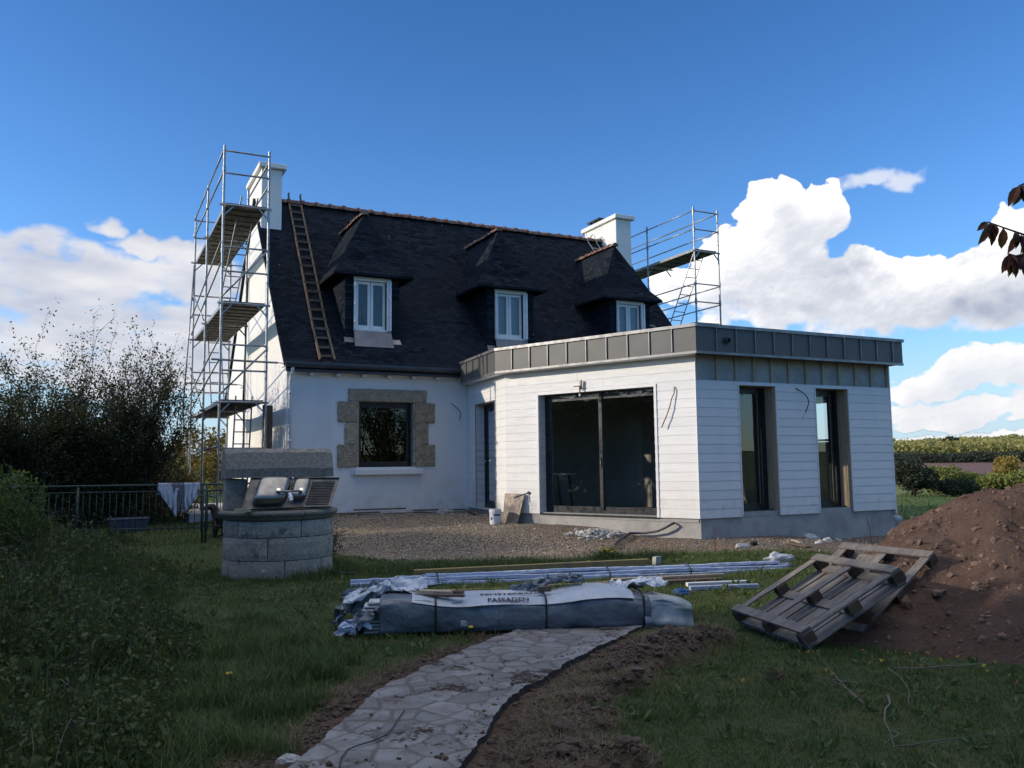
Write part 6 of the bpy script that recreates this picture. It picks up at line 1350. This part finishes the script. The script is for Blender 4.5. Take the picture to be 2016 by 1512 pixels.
# dead branches near the heap
def deadbranch(name, p, d, L, r, label, seed, group=None, mat=None, zfun=None):
    R = random.Random(seed); m = MB()
    def go(p, d, L, r, dep):
        pts = [V(p)]
        for s in range(5):
            d = (d+V((R.uniform(-.17,.17), R.uniform(-.17,.17), R.uniform(-.1,.1)))).normalized(); q = pts[-1]+d*L/5
            gq = gtop(q.x, q.y)+.012; q.z = max(q.z-.01, gq); pts.append(q)
            if dep < 1 and R.random() < .35: go(q, (d+V((R.uniform(-.9,.9), R.uniform(-.9,.9), R.uniform(-.1,.4)))).normalized(), L*.5, r*.6, dep+1)
        m.tube(pts, [r*(1-.15*i) for i in range(6)], 5, False)
    go(p, V(d).normalized(), L, r, 0); return tag(m.build(name, mat or twig_m, at=p), label, 'branch', group)
GB = 'dead branches round the soil heap'
p = at(1722, 1086); deadbranch('dead_branch', V((p.x, p.y, p.z)), (-.15, .1, .9), .5, .014, 'upright dead branch behind the pallets at the heap foot', 3, GB, bark)
p = at(1700, 1082); deadbranch('dead_branch', V((p.x, p.y, p.z)), (.5, .1, .7), .45, .010, 'thin forked dead branch left of the upright one behind the pallets', 8, GB, bark)
def hat(px, py):
    z = 0
    for _ in range(12): p = onz(px, py, z); z = gtop(p.x, p.y)
    return V((p.x, p.y, z+.015))
for i, (a, b, lab) in enumerate((((1760, 1320), (2010, 1290), 'long pale branch lying across the lower edge of the heap'), ((1740, 1215), (1835, 1225), 'arching thin twig on the heap right of the pallets'), ((1690, 1350), (1590, 1350), 'short pale twig in the grass below the heap'), ((1720, 1402), (1590, 1352), 'curved pale stick lying in the grass at lower right'), ((1745, 1260), (1860, 1250), 'forked grey twig halfway down the heap foot'))):
    pa, pb = hat(*a), hat(*b); d = (pb-pa); deadbranch('dead_twig', pa, (d.x, d.y, .12), d.length, .008, lab, 20+i, GB)
# autumn leaves on the ground
lf = leafmat('fallen_leaf', (.28,.11,.035), (.33,.22,.03), .7, .2)
GL = 'fallen autumn leaves on the grass'
R = random.Random(9)
spots = [(1735, 1270, 1), (1850, 1287, 1), (1872, 1298, 0), (1888, 1302, 0), (1935, 1318, 1), (1945, 1330, 1), (1828, 1293, 0), (1765, 1293, 0), (1712, 1262, 0), (1570, 1290, 0), (1590, 1292, 0), (1625, 1328, 0), (1640, 1335, 0), (1460, 1348, 0), (1990, 1340, 0), (2005, 1352, 0), (1790, 1295, 0), (1905, 1300, 0), (1700, 1290, 0), (1815, 1318, 0), (1960, 1312, 1), (1480, 1240, 0)]
yl = leafmat('yellow_fallen_leaf', (.45,.38,.05), (.40,.33,.04), .6, .2)
words = ['by the pallet corner', 'at the heap foot']
for i, (px, py, c) in enumerate(spots):
    p = hat(px, py); s = R.uniform(.018, .036); a = R.uniform(0, 6.28); m = MB(); ring = []
    for k in range(10):
        t_ = 2*math.pi*k/10; r = s*(.55+.45*abs(math.cos(t_*2.5))) ; ring.append((p.x+r*math.cos(t_+a), p.y+r*.8*math.sin(t_+a), p.z+.02+.012*math.sin(t_*2+a)))
    c0_ = (p.x, p.y, p.z+.02); m.add([c0_]+ring, [(0, 1+k, 1+(k+1) % 10) for k in range(10)]); tag(m.build('fallen_leaf', yl if c else lf, at=p), ('yellow' if c else 'brown')+' fallen leaf lying on the ground at the right of the picture', 'leaf', 'yellow fallen leaves' if c else 'brown fallen leaves')
# dandelions
for i, (px, py, lab) in enumerate(((497, 1128, 'yellow dandelion in front of the well'), (925, 1258, 'yellow dandelion at the left edge of the path top'), (447, 1357, 'yellow flower in the long grass below the well'), (1158, 1112, 'yellow flower behind the timber beam'))):
    p = at(px, py+4); t = thing('dandelion', p, lab, 'flower', 'dandelions'); h = .12 if i < 3 else .08; MB().tube([p, p+V((.01,0,h))], .003, 5).build('stem', grassm, t)
    m = MB(); m.lathe((p.x+.01, p.y, p.z+h), [(.002,-.012), (.012,-.006), (.026,.004), (.022,.012), (.008,.015), (.001,.013)], 14); m.build('flower_head', dand, t)
for i, (px, py, lab) in enumerate(((519, 1137, 'white dandelion clock in front of the well'), (913, 1250, 'white dandelion clock in front of the wrapped bundle'))):
    p = at(px, py+8); t = thing('dandelion_clock', p, lab, 'flower', 'dandelion clocks'); MB().tube([p, p+V((0,0,.13))], .003, 5).build('stem', grassm, t)
    v_ = rng.normal(0, 1, (160, 3)); v_ /= np.linalg.norm(v_, axis=1)[:, None]; leafobj('seed_head', v_*.024+np.array([0,0,.14]), .012, cloth_w, t, .6)
# yellow weed clump at the gravel edge
p = at(1195, 1100); t = thing('weed', p, 'leafy weed with yellow flowers at the gravel edge behind the beam', 'weed')
q_ = rng.normal(0, 1, (700, 3))*np.array([.13, .10, .05]); q_[:, 2] = np.abs(q_[:, 2])*1.4; leafobj('leaves', q_, .06, mid, t, .4); q_ = rng.normal(0, 1, (70, 3))*np.array([.09, .07, .02])+np.array([0,0,.17]); leafobj('flowers', q_, .03, dand, t, .9)
p = at(655, 1085); t = thing('weed', p, 'tall dry weed between the well and the gravel', 'weed'); q_ = rng.normal(0, 1, (400, 3))*np.array([.10, .10, .14])+np.array([0,0,.2]); leafobj('leaves', q_, .05, dk, t, .4)
m = MB()
for k in range(8): a = random.uniform(0, 6.28); m.tube([(p.x, p.y, p.z), (p.x+.1*math.cos(a), p.y+.1*math.sin(a), p.z+.35)], .004, 4)
m.build('stems', twig_m, t)
p = at(1440, 1395); 
# dry root ball on the grass
p = hat(1527, 1345); t = thing('grass_clump', p+V((0,0,0)), 'upturned clump of dry roots standing on the green grass', 'grass clump')
nb = 900; dd_ = rng.normal(0, 1, (nb, 3)); dd_ /= np.linalg.norm(dd_, axis=1)[:, None]; dd_[:, 2] = np.abs(dd_[:, 2]); v_ = leafquads(dd_*rng.uniform(.01, .07, (nb, 1)), .06, .07); link_mesh('roots', np_mesh('roots', v_, np.arange(nb*4).reshape(-1, 4), mat=straw), t)
stones('soil_ball', np.array([[0,0,.03],[.02,.01,.04],[-.02,0,.02]]), np.array([.05,.04,.045]), clodm, t)
# ================================================================= BRANCH WITH RED LEAVES (tree right of the frame)
tz = g1(5.9, 1.6); tr = thing('tree', (5.9, 1.6, tz), 'plum tree with dark red leaves drooping into the upper right corner', 'tree')
redl = leafmat('dark_red_leaf', (.050,.014,.014), (.10,.028,.022), .45, .35)
m = MB(); T0 = V((5.9, 1.6, tz)); tips = []
ends = [onz(1935, 438, 0)]
def pr(px, py, D): d = ray(px, py); d.normalize(); return CO+d*D
main = [T0+V((0,0,-.1)), T0+V((.05,0,1.0)), T0+V((.0,.1,2.2)), T0+V((-.1,.2,3.2))]
m.tube(main, [.11, .09, .07, .05], 8)
b1 = [main[3], pr(2160, 420, 5.0), pr(2060, 455, 4.9), pr(2016, 462, 4.8), pr(1975, 448, 4.7), pr(1945, 437, 4.65)]
b2 = [main[3], pr(2160, 330, 5.0), pr(2060, 350, 4.8), pr(2016, 362, 4.7), pr(2006, 366, 4.65)]
b3 = [b1[2], pr(2030, 500, 4.8), pr(2000, 505, 4.75), pr(1985, 500, 4.7)]
for b in (b1, b2, b3): m.tube(b, [.03, .012, .007, .005, .004, .003][:len(b)], 6)
for k in range(7): # rest of the crown outside the frame
    e = main[3]+V((random.uniform(-.6,1.6), random.uniform(-1.6,.3), random.uniform(.2,1.4))); m.tube([main[3], main[3].lerp(e,.5)+V((0,0,.1)), e], [.03,.018,.006], 5); tips.append(e)
m.build('trunk', bark, tr)
lv = []; 
def leaf(p, d, L, w):
    d = V(d).normalized(); s = d.cross(CF); s = s.normalized() if s.length > .1 else d.orthogonal(); s = (s+CF*random.uniform(-.6,.6)).normalized(); n_ = d.cross(s)
    prof_ = ((0,0), (.25,.8), (.5,1), (.75,.7), (1,0)); vs = []
    for f, g_ in prof_: c_ = p+d*L*f+n_*L*.12*math.sin(f*3); vs.append(c_+s*w*g_+n_*w*.25*g_); vs.append(c_+n_*0); vs.append(c_-s*w*g_+n_*w*.25*g_)
    fs = []
    for i in range(4): fs += [(i*3, i*3+1, i*3+4, i*3+3), (i*3+1, i*3+2, i*3+5, i*3+4)]
    lv.append((vs, fs))
R = random.Random(4)
for b, cnt in ((b1, 34), (b2, 16), (b3, 24)):
    for k in range(cnt):
        f = R.uniform(.34, 1.0)*(len(b)-1); i = min(int(f), len(b)-2); p = b[i].lerp(b[i+1], f-i); leaf(p, (R.uniform(-.5,.5), R.uniform(-.5,.5), -1.1), R.uniform(.06, .12), R.uniform(.013, .022))
leaf(b1[5], (-.6, .25, -.5), .075, .016); leaf(b2[4], (-.5,.2,-.9), .12, .022)
for e in tips:
    for k in range(40): leaf(e+V((R.gauss(0,.25), R.gauss(0,.25), R.gauss(0,.2))), (R.uniform(-.5,.5), R.uniform(-.5,.5), -1), R.uniform(.08,.12), .022)
lm = MB()
for vs, fs in lv: lm.add(vs, fs)
lm.build('crown', redl, tr)
# ================================================================= INSIDE THE EXTENSION
def inside(px, py, z=.58): return onz(px, py, z)
p = V((11.6, 15.2, .58)); t = thing('step_ladder', V((12.3, 14.2, .58)), 'pale step ladder standing inside behind the right door leaf', 'ladder')
q0 = t.location.copy()
for s in (0, .42): MB().bar(q0+V((s,0,0)), q0+V((s,.35,1.35)), .04, .03).build('side_rail', galv, t); MB().bar(q0+V((s,.75,0)), q0+V((s,.38,1.33)), .03, .03).build('side_rail', galv, t)
for k in range(5): MB().box((q0.x+.01, q0.y+.06+.06*k, q0.z+.25*(k+.8)), (q0.x+.41, q0.y+.16+.06*k, q0.z+.25*(k+.8)+.02)).build('step', galv, t)
p = inside(1275, 975, .58); p = V((11.2, 13.9, .58)); t = thing('compressor', p, 'small green wheeled machine on the floor inside the sliding door', 'machine')
m = MB(); m.tube([p+V((-.3,0,.25)), p+V((-.25,0,.25)), p+V((.25,0,.25)), p+V((.3,0,.25))], [.08,.15,.15,.08], 14); m.build('tank', green_m, t)
MB().box((p.x-.15, p.y-.1, .58+.40), (p.x+.12, p.y+.1, .58+.6)).build('motor', green_m, t, bevel=.02)
for s in (-.14, .14): MB().tube([p+V((-.2,s,.1)), p+V((-.2,s+.04,.1))], .1, 14).build('wheel', black_pl, t)
MB().tube([p+V((.25,-.12,.3)), p+V((.42,-.12,.62)), p+V((.42,.12,.62)), p+V((.25,.12,.3))], .012, 6).build('handle', black_pl, t)
p = V((10.0, 18.0, .58)); t = thing('work_table', p, 'white topped work table inside behind the left door leaf', 'table')
MB().box((p.x-.5, p.y-.35, 1.36), (p.x+.5, p.y+.35, 1.40)).build('tabletop', white_p, t)
for sx in (-.42, .42):
    for sy in (-.28, .28): MB().bar((p.x+sx, p.y+sy, .58), (p.x+sx*.8, p.y+sy, 1.36), .04, .04).build('leg', frame_d, t)
for i, (x, y, s, lab) in enumerate(((12.0, 15.6, .25, 'sack of plaster on the floor inside the extension, the front one'), (12.5, 16.0, .3, 'sack of plaster standing behind the front one inside'))):
    tag(crump2((x, y, .58), s, s*.7, s*1.6, concrete, 'plaster_sack', None, 2.+i, 12), lab, 'sack', 'plaster sacks inside')
# ================================================================= TREES OUTSIDE THE FRAME THAT SHADE THE GARDEN
for i, (x, y, rx, ry, h) in enumerate(((-7.5, 1, 2.2, 3.6, 5.6), (-8, -6, 2.4, 4, 6.0), (-8.2, 8, 2.2, 3.6, 5.6), (-9.5, 11.8, 2.0, 2.6, 5.4), (-10.5, 14.5, 2.2, 3.4, 5.2), (-8, 17.6, 2.0, 2.6, 5.0), (-11, 21.5, 2.4, 3.0, 5.4), (-4.5, -6.5, 2.4, 3.2, 6.0))):
    bush('tree', x, y, rx, ry, h, 'dense dark garden tree outside the picture to the left', 'tree', shade_m, 26000, .22, 'garden trees behind the viewer', z0=0, lumps=14, seed=30+i)
for i, (x, y, hh) in enumerate(((9, -9, 7), (15.5, -7, 6.5), (3.5, -12, 7.5), (20, -3, 6))):
    shrub('tree', x, y, hh, 3.2, 'open leafy garden tree outside the picture behind the viewer', 'tree', shade_m, 12, 12000, .16, 'garden trees behind the viewer', low=.3, trunkr=.09, topthin=False)
# ================================================================= SKY, SUN, RENDER
SUN_EL, SUN_D = 17.0, V((-.93, .33, 0)).normalized()
sd3 = V((SUN_D.x*math.cos(math.radians(SUN_EL)), SUN_D.y*math.cos(math.radians(SUN_EL)), math.sin(math.radians(SUN_EL))))
ld = bpy.data.lights.new('sun', 'SUN'); ld.energy = 2.5; ld.angle = math.radians(.6); ld.color = (1., .86, .68)
lo = bpy.data.objects.new('sun', ld); COL.objects.link(lo); lo.rotation_euler = sd3.to_track_quat('Z', 'Y').to_euler(); lo.location = (-20, 5, 20)
w = bpy.data.worlds.new('World'); SC.world = w; w.use_nodes = True; n = N(w); nt = n.t
tc = n.n('ShaderNodeTexCoord').outputs['Generated']
sky = n.n('ShaderNodeTexSky', sky_type='NISHITA'); sky.sun_disc = False; sky.sun_elevation = math.radians(SUN_EL); sky.sun_rotation = math.atan2(SUN_D.x, SUN_D.y)
sky.altitude = 50; sky.air_density = 1.0; sky.dust_density = .4; sky.ozone_density = 2.2
SKYK = .15
hs = n.n('ShaderNodeHueSaturation'); n.l(sky.outputs[0], hs.inputs['Color']); hs.inputs['Saturation'].default_value = 1.18; hs.inputs['Value'].default_value = 1.
sep = n.n('ShaderNodeSeparateXYZ'); n.l(tc, sep.inputs[0])
az = n.math('MULTIPLY', n.math('ARCTAN2', sep.outputs[0], sep.outputs[1]), 57.2958); el = n.math('MULTIPLY', n.math('ARCSINE', sep.outputs[2]), 57.2958)
# clouds of the day: density field over part of the sky dome (azimuth / elevation in degrees), computed here with noise
A0, A1, E0, E1, PPD = -14., 74., -2., 24., 18
ia, ie = int((A1-A0)*PPD), int((E1-E0)*PPD)
AZ, EL = np.meshgrid(A0+(np.arange(ia)+.5)/PPD, E0+(np.arange(ie)+.5)/PPD)
def cn(sc, o, z, sy=1.3): return fbm(np.stack([AZ*sc+40, EL*sc*sy+40, np.full_like(AZ, z)], -1), o)
def billow(sc, o, z, sy=1.25):
    s_ = 0; a_ = 1; t_ = 0
    for k in range(o): s_ = s_+a_*(1-np.abs(2*vnoise(np.stack([AZ*sc*2**k+11*k+60, EL*sc*sy*2**k+60, np.full_like(AZ, z+k*3.1)], -1)-0)-1)); t_ += a_; a_ *= .52
    return s_/t_
wx, wy = 1.3*cn(.35, 3, 1.2)+.35*cn(1.4, 3, 2.2), .9*cn(.35, 3, 5.2)+.35*cn(1.4, 3, 6.2)
bl = billow(.55, 6, 9.3)-.52
def field(L, base=False):
    m = np.full(AZ.shape, -9.)
    for (ca, ce, ra, re, *o_) in L:
        q = 1+(o_[0] if o_ else 0)-((AZ+wx-ca)/ra)**2-((EL+wy-ce)/np.where(EL+wy < ce, re*.8, re))**2; m = np.maximum(m, q)
    return m
CU = [(46.9,15.4,1.6,2.5),(44.2,15.4,2.3,2.4),(44.0,16.8,1.5,1.5),(42.4,12.9,3.2,2.3),(45.6,12.6,2.4,2.6),(41.2,11.2,3.0,1.9),(38.0,11.8,1.8,1.6),(47.6,10.6,3.0,2.0),(44.5,9.8,2.6,1.2),
      (50.3,11.3,2.0,1.9),(52.9,11.0,1.8,1.6),(49,9.0,4.0,1.6),(55.8,10.6,2.8,2.1),(59.4,11.8,2.9,3.1),(63,11,4,4.4),(66,11,5,5),(54,9.2,4.5,1.7),(58,8.9,4.5,1.8),(39.9,8.9,1.5,1.0),(43.4,8.2,1.0,1.2)]
LOW = [(55.2,5.3,2.9,1.3),(57.6,5.3,2.4,1.5),(52.6,4.4,2.4,.9),(60.5,5.2,3.4,1.5),(51.8,2.9,1.8,.7),(56.0,2.9,3.2,.8),(59.8,3.4,2.6,1.0),(53.6,2.2,2.2,.4),(62,3,3,1),(57,1.3,4.5,.45),(52,1.2,2.5,.3)]
WISP = [(49.9,17.5,2.2,.55,-.45),(51.9,16.9,1.7,1.05,-.45),(36.4,10.0,1.2,.7,-.5)]
LEFT = [(2,5.6,9,1.6),(9,6.4,4,1.4),(-3.6,12.8,3.2,1.9),(-6.5,12.4,3.5,2.0),(-1,11.0,5.0,2.2),(2.6,11.8,3.6,1.9),(6.2,12.0,4.0,2.2),(9.5,12,3,1.6),(1,8,9,3.0),(7,8.6,4,3.2),(-9,9,6,4.5),(.4,14.9,1.6,.9,-.15),(3.4,13.9,3.6,.7,-.25)]
def shade(d, k1, steps=10, st=(-3, 5)):
    dp = np.clip(d, 0, 1.2); acc = np.zeros_like(dp)
    for s in range(1, steps+1): acc += np.roll(np.roll(dp, -st[1]*s, 0), -st[0]*s, 1)*(1-.06*s)
    return np.exp(-k1*acc/steps)
fc = field(CU)-.42*sstep(48.3, 50, AZ)*sstep(57.5, 55, AZ)*sstep(10.0, 11.5, EL); dC = np.minimum(fc, .9)+1.55*bl; fl_ = field(LOW); dL_ = np.minimum(fl_, .8)+1.25*bl; fw = field(WISP); dW = fw+1.6*bl; fleft = field(LEFT); n5 = cn(.42, 6, 31., 2.6); dLf = np.minimum(fleft, .9)+.85*n5+.35*bl
aC = sstep(.0, .16+.45*sstep(11.5, 8.5, EL)+.30*sstep(.55, .3, shade(dC, 2.3, 12, (-3, 4))), dC); aL = sstep(.0, .30, dL_)*.92; aW = sstep(.0, .9, dW)*.75; aLf = sstep(.0, .75, dLf)*.95
gy, gx_ = np.gradient(cn(.62, 5, 3.3)+.8*bl); rel = np.clip(.5+9*(gx_*.55-gy*.9), 0, 1)
# broad grey bases
base_g = sstep(.15, -.55, cn(.22, 4, 14., 2.2)+.0)
sC = np.clip(.20+1.15*shade(dC, 2.3, 12, (-3, 4)), 0, 1)*(.76+.24*rel); sC = np.where(aC > 0, sC, 1)
grey = np.zeros_like(sC)
for (ca, ce, ra, re, a_) in ((48.6,11.9,1.9,1.6,.75),(57.5,9.1,6.5,1.3,.8),(56,12.0,3.2,1.0,.5),(45.2,10.2,2.4,.7,.5),(51.3,9.2,2.2,1.4,.45),(62,9.0,5,1.4,.8),(41.5,10.4,1.5,.5,.35)):
    grey = np.maximum(grey, a_*np.exp(-(((AZ+wx*.7-ca)/ra)**2+((EL+wy*.7-ce)/re)**2)*1.1))
sC = sC*(1-np.clip(grey*(.85+.9*cn(.8, 4, 22.)), 0, .85))
sL = np.clip(.35+.75*shade(dL_, 1.6, 8, (-1, 4)), 0, 1)*(.85+.15*rel)
sLf = np.clip(.58+.42*cn(.30, 5, 44., 3.2)*1.6+.22*sstep(10.5, 13.5, EL)+.0*rel, 0, 1)
def colr(s, lo_, hi_): return np.stack([lo_[i]+(hi_[i]-lo_[i])*np.clip(s, 0, 1) for i in range(3)], -1)
img = np.zeros((ie, ia, 4), np.float32)
def over(c_, a_):
    global img
    A = a_[..., None]; oa = img[..., 3:]; na = A+oa*(1-A); img = np.concatenate([(c_*A+img[..., :3]*oa*(1-A))/np.maximum(na, 1e-4), na], -1)
over(colr(sLf, (1.75, 2.0, 2.75), (3.9, 3.85, 3.95)), aLf); over(colr(np.ones_like(AZ), (4,4,4.2), (4,4.1,4.4)), aW)
over(colr(sL, (2.2, 2.5, 3.1), (5.0, 4.8, 4.7)), aL); over(colr(sC, (1.75, 2.0, 2.6), (6.2, 6.1, 5.95)), aC)
fade = sstep(A0, A0+4, AZ)*sstep(A1, A1-4, AZ)*sstep(-.2, .8, EL); img[..., 3] *= fade
im = bpy.data.images.new('cloud_field', ia, ie, alpha=True, float_buffer=True); im.colorspace_settings.name = 'Linear Rec.709' if 'Linear Rec.709' in [i.name for i in im.bl_rna.properties['colorspace_settings'].fixed_type.properties['name'].enum_items] else 'Non-Color'
im.alpha_mode = 'CHANNEL_PACKED'; im.pixels.foreach_set(img.astype(np.float32).ravel()); im.update(); im.pack()
tx = n.n('ShaderNodeTexImage', interpolation='Cubic', extension='CLIP'); tx.image = im
uvn = n.n('ShaderNodeCombineXYZ'); n.l(n.math('MULTIPLY', n.math('SUBTRACT', az, A0), 1/(A1-A0)), uvn.inputs[0]); n.l(n.math('MULTIPLY', n.math('SUBTRACT', el, E0), 1/(E1-E0)), uvn.inputs[1]); n.l(uvn.outputs[0], tx.inputs[0])
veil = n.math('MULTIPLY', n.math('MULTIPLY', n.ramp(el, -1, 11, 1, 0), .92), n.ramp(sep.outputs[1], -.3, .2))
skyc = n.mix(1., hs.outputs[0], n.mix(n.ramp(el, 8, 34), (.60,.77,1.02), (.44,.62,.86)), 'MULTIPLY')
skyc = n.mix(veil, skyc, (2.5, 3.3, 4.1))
high = n.math('MULTIPLY', n.ramp(el, 42, 68), n.ramp(n.noise(tc, 3, 3, .6), .3, .6, .55, .95)); skyc = n.mix(high, skyc, (7.6, 7.4, 7.1))  # bright overhead veil, outside the view, added to light the ground
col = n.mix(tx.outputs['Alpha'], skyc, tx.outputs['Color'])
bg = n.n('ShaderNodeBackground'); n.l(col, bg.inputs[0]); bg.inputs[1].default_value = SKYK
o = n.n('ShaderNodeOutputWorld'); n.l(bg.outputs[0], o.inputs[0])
w.cycles.sampling_method = 'MANUAL'; w.cycles.sample_map_resolution = 1024
SC.view_settings.view_transform = 'Standard'; SC.view_settings.look = 'None'; SC.view_settings.exposure = 0.57; SC.view_settings.gamma = 1
c = SC.cycles; c.use_denoising = True; c.max_bounces = 7; c.diffuse_bounces = 3; c.glossy_bounces = 3; c.transparent_max_bounces = 12; c.transmission_bounces = 4; c.caustics_reflective = False; c.caustics_refractive = False; c.sample_clamp_indirect = 6
